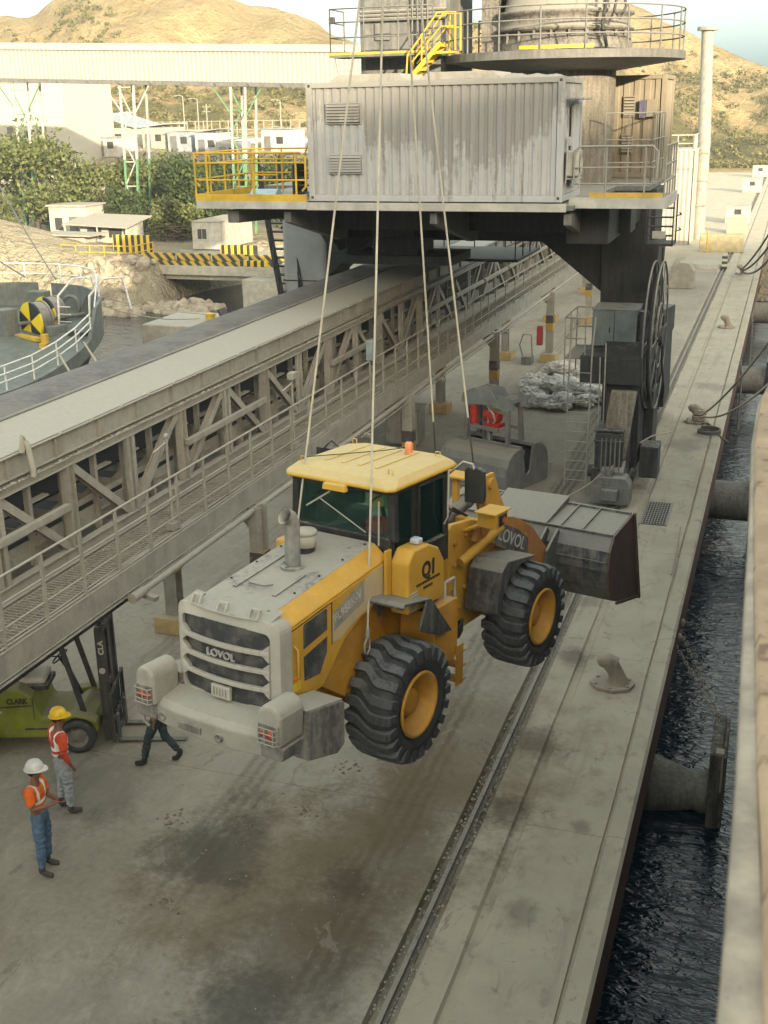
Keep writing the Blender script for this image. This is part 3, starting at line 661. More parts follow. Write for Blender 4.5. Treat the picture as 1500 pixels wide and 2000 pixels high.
# counterweight bumper
q = MB(); n_ = 14; vs = []
for i in range(n_+1):
    x = -.96+1.94*i/n_; yb = -2.40+0.16*(x)**2*1.0; zt = .52-.03*x*x
    vs += [(x, yb, .22), (x, yb-.02, zt-.06), (x, yb+.05, zt), (x, -1.98, zt+.06), (x, -1.9, .3), (x, -1.9, .20)]
q.add(vs, [(i*6+j, i*6+(j+1) % 6, (i+1)*6+(j+1) % 6, (i+1)*6+j) for i in range(n_) for j in range(6)]+[tuple(range(5, -1, -1)), tuple(n_*6+j for j in range(6))])
cwt = lp(q, 'counterweight', m_cw, 0.02)
for (x, z) in ((-.62, .33), (.22, .33)):
    q = MB(); y = -2.42+.16*x*x; q.lathe([(0, .0), (0, .028), (-.014, .034), (-.014, .05), (.03, .05)], (x, y+.0, z), 'y', 14); q.build('bumper_socket', m_cwd, cwt)
q = MB(); q.box(-.34, -.02, -2.43, -2.405, .30, .38); q.build('bumper_slot', m_cwd, cwt, .004)
for s in (-1, 1):
    # lamp pod: rounded block
    k_ = 1 if s > 0 else .90
    q = MB(); prof2 = [(x_*(1 if s > 0 else .90), z_) for x_, z_ in [(.75, .44), (1.03, .42), (1.05, .76), (1.01, .85), (.93, .885), (.83, .88), (.75, .80)]]
    q.prism([(s*x, z) for x, z in prof2], 'y', -2.42, -2.0); pod = lp(q, 'lamp_pod', m_cw, 0.045, seg=3)
    q = MB(); q.box(min(s*.77*k_, s*1.03*k_), max(s*.77*k_, s*1.03*k_), -2.432, -2.415, .46, .68); q.build('lamp_recess', m_cwd, pod, 0.01)
    q = MB(); q.lathe([(-.02, 0), (-.02, .045), (.0, .05)], (s*.93*k_, -2.43, .57), 'y', 16); q.lathe([(-.015, 0), (-.015, .03), (.0, .035)], (s*.83*k_, -2.43, .57), 'y', 12)
    q.build('tail_lamp', m_lens, pod)
    q = MB()
    for z in (.48, .53, .59, .65): q.tube([(s*.77*k_, -2.43, z), (s*.79*k_, -2.47, z), (s*1.01*k_, -2.47, z), (s*1.03*k_, -2.43, z)], .007, 5)
    for x in (.80, .88, .99): q.tube([(s*x*k_, -2.472, .47), (s*x*k_, -2.472, .66)], .006, 5)
    q.build('lamp_guard', m_cw, pod)
    # weight block forward of the pod
    q = MB(); q.prism([(-2.02, .14), (-1.50, .0), (-1.36, .06), (-1.36, .56), (-1.44, .60), (-1.98, .70)], 'x', *sorted((s*.70, s*1.10))); wb = lp(q, 'side_weight', m_cwd, 0.02)
    if s < 0:
        for o__ in (wb,): o__.scale = (.9, 1, 1)
    q = MB(); q.prism([(-2.02, .702), (-1.40, .592), (-1.40, .606), (-2.02, .716)], 'x', *sorted((s*.71, s*1.09))); q.build('weight_top', m_cw, wb)
    q = MB(); q.prism([(s*.72, .24), (s*1.0, .24), (s*1.03, .40), (s*.72, .42)], 'y', -2.34, -1.98); lp(q, 'pod_base', m_cwd, 0.02)
q = MB(); q.tube([(-.90, -2.3, .34), (-.96, -2.3, .28), (-.96, -2.3, .16), (-.90, -2.28, .10)], .018, 6); lp(q, 'grab_hook', m_cw)
# rear frame, axle boxes, side plates
q = MB(); q.box(-.48, .48, -1.85, 1.35, .02, .48); q.prism([(-.9, .5), (.9, .5), (1.2, .9), (1.2, 1.25), (-.4, 1.1)], 'x', -.5, .5); lp(q, 'rear_frame', m_lyr, 0.02)
q = MB(); q.prism([(-1.10, .50), (-.95, .74), (-.70, .99), (-.38, 1.10), (.1, 1.18), (.1, .80), (.45, .5), (.45, .1), (-.5, .1)], 'x', -.60, .60); lp(q, 'wheel_arch_plate', m_lyr, 0.01)
q = MB(); q.cyl((-.95, 0, 0), (.95, 0, 0), .17, 16, ); q.sphere((0, 0, 0), .30, n=14, m=10); q.cyl((-.95, 3.3, 0), (.95, 3.3, 0), .17, 16); q.sphere((0, 3.3, 0), .30, n=14, m=10)
lp(q, 'axle', m_lyr)
# battery box / tank with steps on the right and left
for s in (-1, 1):
    q = MB(); q.prism([(.60, .20), (1.10, .12), (1.18, .2), (1.18, .92), (1.10, .95), (.62, .95)], 'x', *sorted((s*.55, s*1.05))); bx = lp(q, 'tank_box', m_lyr, 0.015)
    q = MB()
    for k, z in enumerate((.18, -.02, -.22)):
        q.box(min(s*.75, s*1.08), max(s*.75, s*1.08), 1.19, 1.36, z-.012, z+.012)
    for x in (.76, 1.07): q.beam((s*x, 1.20, -.25), (s*x, 1.20, .30), .02, .16)
    q.build('step', m_lyr, bx)
    q = MB(); q.cyl((s*.85, .9, .94), (s*.85, .9, 1.0), .06, 14); q.build('tank_cap', m_fend, bx)
    q = MB(); q.tube([(s*.95, 1.0, .95), (s*.95, 1.0, 1.16), (s*.95, 1.22, 1.16), (s*.95, 1.26, .9), (s*.95, 1.2, .6)], .022, 8); q.build('grab_rail', m_lgrey, bx)
    # rear fender
    q = MB(); vs = []
    path = [(-.26, 1.27), (-.22, 1.31), (.36, 1.20), (.86, .64)]
    for (y, z) in path: vs += [(s*.66, y, z), (s*1.14, y, z), (s*1.14, y, z-.03), (s*.66, y, z-.03)]
    q.add(vs, [(i*4+j, i*4+(j+1) % 4, (i+1)*4+(j+1) % 4, (i+1)*4+j) for i in range(len(path)-1) for j in range(4)]+[(3, 2, 1, 0), tuple(len(vs)-4+j for j in range(4))])
    q.prism([(.28, 1.19), (.38, 1.18), (.87, .62), (.55, .66), (.12, .86)], 'x', *sorted((s*1.10, s*1.135))); q.prism([(-.2, 1.28), (.1, 1.24), (-.05, 1.0)], 'x', *sorted((s*.66, s*.70)))
    lp(q, 'rear_fender', m_fend, 0.012)
    # front fender: boxy
    q = MB(); path = [(2.32, .30), (2.44, .86), (2.60, .97), (3.05, .90), (3.42, .84)]
    vs = []
    for (y, z) in path: vs += [(s*.50, y, z), (s*1.0, y, z), (s*1.0, y+.03, z-.03), (s*.50, y+.03, z-.03)]
    q.add(vs, [(i*4+j, i*4+(j+1) % 4, (i+1)*4+(j+1) % 4, (i+1)*4+j) for i in range(len(path)-1) for j in range(4)]+[(3, 2, 1, 0), tuple(len(vs)-4+j for j in range(4))])
    q.prism([(2.32, .30), (2.44, .86), (2.60, .97), (3.05, .90), (3.42, .84), (3.4, .81), (3.0, .82), (2.66, .7), (2.50, .5), (2.44, .28)], 'x', *sorted((s*.975, s*1.003)))
    lp(q, 'front_fender', m_fend, 0.012)
# ---- wheels
def make_wheel(side, y):
    wx = .93*side
    q = MB(); W2 = .28
    prof_ = [(-W2+.02, .40), (-W2-.03, .50), (-W2-.01, .625), (-W2+.04, .672), (-.15, .696), (0, .702), (.15, .696), (W2-.04, .672), (W2+.01, .625), (W2+.03, .50), (W2-.02, .40)]
    q.lathe(prof_, (wx, y, 0), 'x', 56)
    ty = lp(q, 'tyre', m_tyre)
    q = MB(); NL = 22; ns = 15
    for l in range(NL):
        t0 = 2*PI*l/NL; vs = []
        for i in range(ns):
            u = -1+2*i/(ns-1); x = u*(W2+.035)
            off = .20*ss(-.50, .30, u*side)
            au = abs(u); rt = .742-.014*au**2-(.035 if au > .8 else 0)*((au-.8)/.2); rb = .672-.03*au**2-(.10 if au > .85 else 0)*((au-.85)/.15 if au > .85 else 0)
            hwid = .086
            for (da, rr_) in ((-hwid, rb), (-hwid*.88, rt), (hwid*.88, rt), (hwid, rb)):
                a = t0+off+da; vs.append((wx+x, y+rr_*math.cos(a), rr_*math.sin(a)))
        q.add(vs, [(i*4+j, i*4+j+1, (i+1)*4+j+1, (i+1)*4+j) for i in range(ns-1) for j in range(3)]+[(0, 1, 2, 3), tuple((ns-1)*4+j for j in (3, 2, 1, 0))])
    q.build('tread', m_tread, ty, 0.005, seg=1)
    q = MB(); s = side
    q.lathe([(s*.275, .405), (s*.30, .405), (s*.305, .375), (s*.285, .355), (s*.24, .335), (s*.20, .33), (s*.17, .30), (s*.10, .285), (s*.07, .27), (s*.06, .14), (s*.06, .0)], (wx, y, 0), 'x', 40)
    rim = lp(q, 'rim', m_rim)
    q = MB(); q.lathe([(s*.06, .19), (s*.16, .165), (s*.18, .15), (s*.19, .10), (s*.20, 0)], (wx, y, 0), 'x', 24)
    for i in range(12): a = 2*PI*i/12; q.cyl((wx+s*.06, y+.225*math.cos(a), .225*math.sin(a)), (wx+s*.10, y+.225*math.cos(a), .225*math.sin(a)), .016, 8)
    q.build('hub', m_rim, rim)
for s in (-1, 1):
    for y in (0.0, 3.3): make_wheel(s, y)
# ---- cab
cz0, cz1 = 1.30, 2.48
CX, CY0, CY1 = .70, .16, 1.40
q = MB()
for sx_ in (-1, 1):
    q.beam((sx_*CX, CY0+.06, 1.85), (sx_*(CX-.02), CY0+.06, cz1), .09, .11)     # rear posts
    q.beam((sx_*CX, .66, cz0), (sx_*(CX-.02), .66, cz1), .06, .10)              # door post
    q.beam((sx_*CX, CY1, cz0), (sx_*(CX-.04), CY1+.02, cz1), .08, .10)          # front posts
    q.beam((sx_*(CX-.01), CY0, cz1-.02), (sx_*(CX-.02), CY1+.05, cz1-.02), .08, .10)
    q.box(min(sx_*.66, sx_*.72), max(sx_*.66, sx_*.72), CY0+.10, CY1-.03, cz0-.02, 1.66)
q.beam((-CX, CY0+.04, cz1-.02), (CX, CY0+.04, cz1-.02), .10, .10); q.beam((-CX, CY1, cz1-.02), (CX, CY1, cz1-.02), .10, .10)
q.box(-CX, CX, CY0-.02, CY0+.10, 1.30, 1.90); q.box(-CX+.02, CX-.02, CY1-.04, CY1+.05, 1.1, 1.45); q.box(-CX, CX, CY0, CY1, 1.10, 1.30)
cabf = lp(q, 'cab_frame', m_cab, 0.015)
q = MB(); t = .006
q.box(-CX+.03, CX-.03, CY0+.02, CY0+.02+t, 1.88, cz1-.04); rw = q.build('rear_window', m_glass, cabf)
q = MB(); q.tube([(.35, CY0, 1.92), (-.32, CY0-.015, 2.25)], .008, 5); q.tube([(-.5, CY0-.015, 2.12), (-.15, CY0-.015, 2.35)], .012, 5); q.build('wiper', m_lgrey, rw)
q = MB(); q.box(-CX+.05, CX-.05, CY1-.0, CY1+t, 1.46, cz1-.04); q.build('windscreen', m_glass, cabf)
for s in (-1, 1):
    q = MB(); q.box(min(s*.695, s*.701), max(s*.695, s*.701), CY0+.12, .61, 1.66, cz1-.05); q.build('side_window', m_glass, cabf)
    q = MB(); q.box(min(s*.695, s*.701), max(s*.695, s*.701), .71, CY1-.04, 1.66, cz1-.05); q.build('side_window', m_glass, cabf)
    q = MB(); q.beam((s*.73, .72, 1.62), (s*.73, .72, cz1-.06), .03, .05); q.beam((s*.73, 1.34, 1.62), (s*.73, 1.34, cz1-.06), .03, .05); q.beam((s*.73, .70, 1.64), (s*.73, 1.36, 1.64), .05, .03); q.beam((s*.73, .70, cz1-.06), (s*.73, 1.36, cz1-.06), .05, .03)
    q.build('door_frame', m_cab, cabf, .008)
q = MB(); q.tube([(.55, CY0-.03, 2.34), (.55, CY0-.03, 1.80)], .011, 6); q.build('grab_bar', m_lgrey, cabf)
# seat, steering wheel and column inside
q = MB(); q.box(-.24, .24, .42, .90, 1.50, 1.62); q.box(-.23, .23, .38, .50, 1.6, 2.15); q.box(-.15, .15, .38, .48, 2.17, 2.35); q.build('operator_seat', m_seat, cabf, .04); q = MB(); q.box(.18, .40, .36, .60, 1.62, 2.02); q.build('red_cloth', plain('red_cloth', (.5, .06, .05), .9), cabf, .06); q = MB(); q.box(.02, .42, 1.0, 1.2, 2.05, 2.3); q.box(.1, .3, .9, 1.0, 2.0, 2.35); q.build('sun_visor', plain('visor_buff', (.32, .33, .18), .6), cabf, .02)
q = MB(); q.tube([(.19*math.cos(a), 1.05+.12*math.sin(a), 1.95+.13*math.sin(a)) for a in [2*PI*i/16 for i in range(16)]], .014, 6, closed=True); q.tube([(0, 1.05, 1.95), (0, 1.25, 1.4)], .03, 8); q.build('steering_wheel', m_cab, cabf)
q = MB(); q.box(.34, .56, .5, 1.2, 1.3, 1.72); q.box(-.45, .45, 1.24, 1.34, 1.4, 1.7); q.build('console', m_cab, cabf, .03)
# roof: thick cap with sloped rim and a peak
q = MB()
def roofring(hx, y0, y1, z, c=.12):
    return [(-hx+c, y0, z), (hx-c, y0, z), (hx, y0+c, z), (hx, y1-c, z), (hx-c, y1, z), (-hx+c, y1, z), (-hx, y1-c, z), (-hx, y0+c, z)]
rings = [roofring(.74, .09, 1.55, 2.47, .06), roofring(.79, .03, 1.62, 2.49, .09), roofring(.79, .03, 1.62, 2.53, .10), roofring(.72, .12, 1.52, 2.61, .16), roofring(.52, .30, 1.34, 2.655, .14)]
vs = [p for r_ in rings for p in r_]
q.add(vs, [(k*8+i, k*8+(i+1) % 8, (k+1)*8+(i+1) % 8, (k+1)*8+i) for k in range(4) for i in range(8)]+[tuple(range(7, -1, -1)), tuple(range(32, 40))])
roof = lp(q, 'cab_roof', m_roof, 0.025, seg=3)
q = MB()
for x in (-.36, -.12, .12, .36): q.beam((x, .36, 2.662), (x, 1.28, 2.662), .05, .012)
q.build('roof_rib', m_roof, roof, .005)
q = MB(); q.prism([(-.15, 2.42), (.18, 2.42), (.16, 2.50), (-.13, 2.50)], 'y', -.03, .05); q.build('roof_notch', m_roof, roof, .01)
q = MB(); q.cyl((.30, 1.18, 2.66), (.30, 1.18, 2.70), .05, 14); q.tube([(.30, 1.18, 2.70), (.30, 1.18, 2.78), (.30, 1.18, 2.80)], [.052, .05, .04], 14); q.build('beacon', m_amber, roof)
q = MB()
for (x, y) in ((-.62, .25), (-.62, 1.35), (.60, .30), (.62, 1.34)): q.tube([(x-.03, y, 2.63), (x-.03, y, 2.69), (x+.03, y, 2.69), (x+.03, y, 2.63)], .008, 5)
q.build('lifting_eye', m_roof, roof)
q = MB(); q.tube([(-.62, .25, 2.68), (-.3, .6, 2.69), (.05, 1.0, 2.70), (.28, 1.15, 2.74)], .007, 5); q.build('beacon_cable', m_dark, roof)
# side air box with numbers
q = MB(); q.prism([(.10, 1.02), (.92, 1.0), (.95, 1.08), (.93, 1.50), (.80, 1.68), (.56, 1.79), (.22, 1.80), (.10, 1.66)], 'x', .73, .98); ab = lp(q, 'side_tank', m_ly, 0.035, seg=3)
t1 = text('number_lettering', 'Q1', m_blackp, loader, .26, (.984, .40, 1.40), (0, 1, 0), (0, 0, 1), .002, width=.28, bold=.012); t1.location = LB
q = MB(); q.beam((.985, .664, 1.578), (.985, .618, 1.540), .004, .028, up=(1, 0, 0)); lp(q, 'number_flag', m_blackp)
r_ = random.Random(2)
for k, (z, a, b_) in enumerate(((1.32, .28, .80), (1.25, .44, .64))):
    y = a; q = MB()
    while y < b_: w_ = r_.uniform(.012, .035); q.box(.981, .984, y, y+w_, z, z+.035); y += w_+.012
    q.build('small_print', m_blackp, ab)
q = MB()
for k in range(7): q.box(.98, .992, .13, .30, 1.06+k*.034, 1.076+k*.034)
q.build('louvre', m_lgrey, ab)
q = MB(); q.box(.80, .92, .40, .52, 1.80, 1.87); q.build('side_lamp', plain('lamp_pale', (.5, .52, .6), .4), ab, .02)
q = MB(); q.box(-.98, -.73, .12, .9, 1.05, 1.62); lp(q, 'side_tank', m_ly, 0.035, seg=3)
for s in (-1, 1): q = MB(); q.box(min(s*.70, s*.74), max(s*.70, s*.74), .0, .12, 1.12, 1.80); lp(q, 'cab_corner_panel', m_ly, 0.01)
# right mirror
for s in (1,):
    q = MB(); q.tube([(s*.72, 1.42, 2.40), (s*.98, 1.34, 2.62), (s*1.10, 1.36, 2.60), (s*1.12, 1.38, 2.5)], .015, 6); q.tube([(s*.72, 1.40, 2.44), (s*.80, 1.30, 2.5), (s*.80, 1.30, 1.9), (s*.75, 1.30, 1.8)], .013, 6); ma = lp(q, 'mirror_arm', m_lgrey)
    q = MB(); q.prism([(.99, 2.10), (1.24, 2.12), (1.27, 2.2), (1.25, 2.52), (1.20, 2.56), (1.02, 2.56), (.98, 2.50)], 'y', 1.36, 1.43); q.build('mirror', m_cab, ma, .02)
q = MB(); q.tube([(-.72, 1.42, 2.40), (-.98, 1.34, 2.62), (-1.12, 1.38, 2.5)], .015, 6); q.box(-1.24, -1.0, 1.36, 1.42, 2.1, 2.5); lp(q, 'mirror', m_cab, .01)
# ---- front frame, light boxes, boom
q = MB()
for s in (-1, 1): q.prism([(2.02, .20), (2.02, 1.46), (2.10, 1.52), (2.62, 1.46), (3.0, 1.35), (3.7, .9), (3.9, .35), (3.7, -.05), (2.3, -.05)], 'x', *sorted((s*.34, s*.42)))
q.box(-.34, .34, 2.05, 2.15, .1, 1.40); q.box(-.34, .34, 2.1, 3.7, .0, .25); ff = lp(q, 'front_frame', m_ly, 0.012)
q = MB()
for (y, z) in ((2.15, .6), (2.15, .95), (2.15, 1.25), (2.45, 1.3), (2.45, .55), (2.8, 1.2), (3.3, .9), (2.3, .3)): q.cyl((.42, y, z), (.455, y, z), .04, 12); q.cyl((.455, y, z), (.47, y, z), .02, 8)
q.build('pin', m_lyr, ff)
q = MB(); q.box(-.40, .40, 1.42, 2.06, -.15, .02); q.box(-.30, .30, 1.35, 2.05, .55, .72); q.cyl((0, 1.65, -.25), (0, 1.65, .85), .09, 14); lp(q, 'centre_joint', m_lyr, 0.01)
q = MB()
for k in range(6): 
    x = -.25+.1*k; q.tube([(x, 1.36, .60+.04*k), (x+.03, 1.55, .42), (x-.02, 1.85, .50), (x, 2.08, .72)], .018, 6)
for k in range(3): q.tube([(.45, 1.30, .30+.05*k), (.72, 1.50, .10+.05*k), (.70, 1.85, .12+.03*k), (.44, 2.1, .35)], .02, 6); q.tube([(.72+.1*math.cos(t_), 1.62+.20*math.sin(t_), .20+.06*k+.05*math.sin(t_*2)) for t_ in [PI*j_/6 for j_ in range(12)]], .02, 6, closed=True)
q.tube([(.50, 1.5, 1.2), (.52, 1.6, 1.9), (.50, 1.75, 2.3)], .012, 5); q.tube([(.2, 2.1, 1.3), (.25, 2.4, 1.65), (.2, 2.9, 1.4)], .018, 6); q.tube([(.1, 2.1, 1.3), (.1, 2.3, 1.7), (.12, 2.8, 1.45)], .018, 6)
lp(q, 'hydraulic_hose', m_black)
for s in (-1, 1):
    q = MB(); q.box(min(s*.70, s*.98), max(s*.70, s*.98), 2.26, 2.58, 1.50, 1.70); q.beam((s*.42, 2.45, 1.36), (s*.76, 2.45, 1.52), .18, .04); lb = lp(q, 'lamp_bracket', m_ly, 0.01)
    q = MB(); q.box(min(s*.68, s*1.0), max(s*.68, s*1.0), 2.20, 2.64, 1.703, 1.72); q.build('bracket_plate', m_ly, lb)
    q = MB(); q.box(min(s*.98, s*.992), max(s*.98, s*.992), 2.33, 2.53, 1.53, 1.67); q.cyl((s*.96, 2.43, 1.60), (s*1.01, 2.43, 1.60), .06, 14); q.build('head_lamp', m_cab, lb)
    q = MB(); q.cyl((s*1.01, 2.43, 1.60), (s*1.022, 2.43, 1.60), .045, 14); q.build('lens', plain('orange_lens', (.5, .16, .03), .3), lb)
# boom arms
m_boom = paint('boom_orange_worn', (0.42, 0.17, 0.03), dust=0.3, side=0.12, rust=0.35, rough=0.55)
for s in (-1, 1):
    q = MB(); q.prism([(2.45, 1.22), (2.60, 1.44), (2.85, 1.47), (3.6, 1.28), (4.2, .98), (4.85, .38), (5.0, .05), (4.95, -.15), (4.72, -.15), (4.5, .10), (4.15, .45), (3.6, .84), (2.65, 1.16)], 'x', *sorted((s*.50, s*.58)))
    bm_ = lp(q, 'boom_arm', m_boom if s > 0 else m_ly, 0.012)
    q = MB(); q.cyl((s*.48, 4.85, -.02), (s*.62, 4.85, -.02), .10, 16); q.cyl((s*.48, 2.68, 1.32), (s*.61, 2.68, 1.32), .09, 16); q.build('boom_pin', m_boom, bm_)
    q = MB(); q.prism([(3.02, 1.02), (4.06, .52), (4.06, .84), (3.72, 1.06), (3.02, 1.36)], 'x', *sorted((s*.581, s*.584))); q.build('name_panel', paint('dark_name_panel', (.05, .05, .05), dust=.2, side=.2), bm_)
    # lift cylinder
    q = MB(); q.cyl((s*.50, 2.20, .98), (s*.66, 3.02, 1.30), .065, 16); lc = lp(q, 'lift_cylinder', m_ly)
    q = MB(); q.cyl((s*.66, 3.02, 1.30), (s*.665, 3.10, 1.33), .045, 12); q.build('lift_rod', m_chrome, lc)
t2 = text('boom_lettering', 'LOVOL', m_letter, loader, .26, (.5855, 3.10, 1.08), (0, .905, -.425), (0, .3, .9), .002, width=.90, bold=.003); t2.location = LB
q = MB(); q.cyl((-.58, 3.95, .85), (.58, 3.95, .85), .11, 18); q.beam((-.5, 2.8, 1.35), (.5, 2.8, 1.35), .12, .12); lp(q, 'boom_cross_tube', m_ly)
# bell crank and tilt cylinder
q = MB(); 
for o in (-.10, .05): q.prism([(3.55, 1.62), (3.62, 1.80), (3.85, 1.80), (4.05, 1.45), (4.55, .72), (4.48, .50), (4.30, .45), (4.05, .70), (3.85, .95), (3.72, 1.25)], 'x', o, o+.05)
q.cyl((-.14, 3.75, 1.66), (.14, 3.75, 1.66), .08, 14); q.cyl((-.2, 3.97, .95), (.2, 3.97, .95), .11, 16); bc = lp(q, 'bell_crank', m_ly, .006)
q = MB(); q.cyl((0, 2.45, 1.30), (0, 3.25, 1.52), .10, 18); q.cyl((0, 3.2, 1.505), (0, 3.27, 1.525), .115, 18); tc = lp(q, 'tilt_cylinder', m_fend)
q = MB(); q.cyl((0, 3.25, 1.52), (0, 3.73, 1.65), .05, 12); q.build('tilt_rod', m_chrome, tc)
q = MB(); q.beam((0, 4.42, .58), (0, 5.05, .30), .12, .10); lp(q, 'tilt_link', m_fend)
q = MB(); q.box(-.32, .10, 2.95, 3.3, 1.88, 1.91); q.box(-.36, -.05, 2.35, 2.62, 1.70, 1.73); q.beam((-.1, 3.1, 1.4), (-.1, 3.1, 1.88), .08, .08); lp(q, 'beam_plate', m_ly, .004)
# bucket
BP = [(6.28, -.56), (5.50, -.42), (5.20, -.32), (5.02, -.08), (4.93, .22), (4.97, .52), (5.10, .74), (5.80, .90)]
q = MB(); ins = [(y+ny, z+nz_) for (y, z), (ny, nz_) in zip(BP, ((0, .03), (0.02, .04), (.03, .03), (.04, .01), (.04, 0), (.04, -.01), (.02, -.04), (0, -.04)))]
q.prism(BP+ins[::-1], 'x', -1.47, 1.47); bk = lp(q, 'bucket', m_bucket, .006)
for s in (-1, 1):
    q = MB(); q.prism(BP[:]+[(6.05, .35), (6.15, -.1)], 'x', *sorted((s*1.472, s*1.505))); q.build('bucket_side', m_bside, bk, .004)
    q = MB(); q.beam((s*1.515, 6.30, -.575), (s*1.515, 5.3, -.385), .03, .04); q.beam((s*1.515, 5.82, .92), (s*1.515, 6.28, -.6), .04, .05); q.build('edge_guard', m_bside, bk)
q = MB()
for x in (-1.1, -.72, .62, .98): q.beam((x, 5.10, .755), (x, 5.79, .912), .02, .035)
q.beam((-1.47, 5.805, .915), (1.47, 5.805, .915), .05, .04); q.beam((-1.47, 5.09, .75), (1.47, 5.09, .75), .04, .03); q.beam((-1.46, 4.935, .35), (1.46, 4.935, .35), .02, .03); q.build('bucket_rib', m_bucket, bk)
q = MB(); q.add([(-.62, 5.08, .765), (.40, 5.05, .775), (.42, 5.86, 1.02), (-.66, 5.82, 1.0), (-.62, 5.08, .74), (.40, 5.05, .74), (.42, 5.84, .90), (-.66, 5.82, .90)], [(0, 1, 2, 3), (4, 7, 6, 5), (0, 4, 5, 1), (1, 5, 6, 2), (2, 6, 7, 3), (3, 7, 4, 0)]); q.build('spill_guard', m_bucket, bk, .008)
for x in (-.62, -.44, .44, .62): q = MB(); q.prism([(4.62, -.22), (4.62, .48), (5.0, .74), (5.06, .66), (4.92, .2), (4.98, -.15), (5.12, -.38), (4.9, -.34)], 'x', x-.018, x+.018); q.build('bucket_lug', m_bucket, bk)
q = MB(); q.box(-1.50, 1.50, 6.20, 6.36, -.59, -.565)
for i in range(8): x = -1.42+i*.405; q.prism([(6.2, -.60), (6.50, -.60), (6.2, -.53)], 'x', x-.04, x+.04)
q.build('cutting_edge', m_bside, bk)

# ---------------------------------------------------------------- lifting ropes
m_rope = paint('rope_pale', (0.52, 0.49, 0.40), dust=0.2, side=0.1, rough=0.9)
m_wire = plain('wire_rope', (0.10, 0.10, 0.10), .5, .5)
def l2w(p): return LO + LR*p[0]+LF*p[1]+LU*p[2]
APEX = l2w((-.2, 1.45, 10.3))
ends = [((.72, -.36, .86), 'rope ending at the shackle above the near rear tyre', True), ((-.60, -.12, .95), 'rope running down behind the exhaust pipe to the hidden side', True),
        ((.45, 2.79, 1.45), 'rope ending dark among the boom parts behind the mirror', False), ((-.42, 3.2, 1.2), 'rope passing behind the cream cab roof', False)]
for i, (e, lb, near) in enumerate(ends):
    a = APEX + LR*(-.02 if e[1] < 1 else .02); b2 = l2w(e)
    q = MB(); q.tube([a, a.lerp(b2, .5), b2 if near else a.lerp(b2, .84)], .0135 if near else .013, 8)
    rt = q.build('lifting_rope', m_rope); tag(rt, 'pale lifting ' + lb, 'rope', 'ropes carrying the loader')
    q = MB()
    if near:
        d = (b2-a).normalized(); q.cyl(b2-d*.10, b2, .028, 8)
        q.tube([b2, b2+d*.06+LF*.05, b2+d*.16+LF*.05, b2+d*.20, b2+d*.16-LF*.05, b2+d*.06-LF*.05], .014, 6, closed=True); q.build('shackle', m_steel, rt)
    else:
        q.tube([a.lerp(b2, .84), b2], .013, 8); q.build('rope_tail', m_wire, rt)
# hook block far above, out of the picture but holding the ropes
q = MB(); q.box(-.22, .22, -.14, .14, .0, .5); q.tube([(0, 0, 0), (0, 0, -.12), (.10, 0, -.2), (.02, 0, -.32), (-.1, 0, -.25)], .04, 8); q.tube([(0, 0, .5), (0, 0, 14)], .02, 6)
hk = q.build('hook_block', m_yel, None, .02); hk.location = APEX; tag(hk, 'crane hook block above the loader holding the four ropes', 'hook')
# ================================================================== CONVEYOR GALLERY BESIDE THE CRANE
m_walk = paint('grating_steel', (0.22, 0.21, 0.175), dust=0.7, side=0.3, rough=0.8)
m_belt = paint('belt_cover_dark', (0.12, 0.118, 0.115), dust=0.4, side=0.1, rough=0.7, sc=.6, dustc=(0.20, .19, .17))
m_cover = paint('cover_plate', (0.36, 0.345, 0.29), dust=0.95, side=0.2, rough=0.85, dustc=(0.37, .355, .30), var=.1)
m_foot = paint('yellow_footing', (0.42, 0.30, 0.12), dust=0.45, side=0.12, rough=.85)
m_colw = stripes('column_bands', (0.34, 0.23, 0.05), (0.06, 0.055, 0.05), 1/0.66, 0, 'ZX', 0.35, duty=0.5)
conv = empty('covered_conveyor', 'long raised dusty steel conveyor with side walkway running diagonally beside the quay', 'conveyor', (-9.82, 0, 0), -math.atan(0.0095))
Y0, Y1 = 4.0, 92.0
def cp(mb, name, mat, bevel=0.0, parent=None): return mb.build(name, mat, parent or conv, bevel)
q = MB(); q.box(-.05, .0, Y0, Y1, 2.96, 3.34); q.box(-.12, .015, Y0, Y1, 3.34, 3.355); q.box(-.12, .015, Y0, Y1, 2.945, 2.96); q.box(-1.02, -.97, Y0, Y1, 3.0, 3.24)
for i in range(int((Y1-Y0)/1.9)): y = Y0+.6+i*1.9; q.box(-.97, -.05, y, y+.06, 3.05, 3.19)
cp(q, 'walkway_beam', m_steel, 0.006)
q = MB(); r = random.Random(4)
for (x, rr_, am) in ((-.02, .014, .0), (-.055, .012, .02), (-.10, .016, .03), (-.14, .012, .05)):
    pts = []; y = Y0
    while y < 60: pts.append((x+r.uniform(-1, 1)*am, y, 3.372+rr_+r.uniform(0, .012))); y += .8
    q.tube(pts, rr_, 5)
cp(q, 'cable', m_steel)
q = MB(); y = Y0
while y < Y1:
    st = .09 if y < 32 else .18
    q.box(-.93, -.13, y, y+.022, 3.30, 3.33); y += st
for x in (-.93, -.66, -.40, -.14): q.box(x, x+.015, Y0, Y1, 3.285, 3.325)
for i in range(40): y = Y0+1+i*2.2; q.beam((-.92, y, 3.335), (-.14, y+1.2, 3.335), .02, .012)
cp(q, 'walkway_grating', m_walk)
q = MB()
for z in (4.40, 4.02, 3.66): q.tube([(-.03, Y0, z), (-.03, Y1, z)], .021 if z > 4.2 else .016, 8)
cp(q, 'handrail', m_steel)
i = 0; y = Y0+.3
while y < Y1:
    q = MB(); q.box(-.045, -.01, y-.03, y+.03, 3.34, 4.39); cp(q, 'rail_post', m_steel, .0); y += 1.0 if y < 40 else 1.5
    i += 1
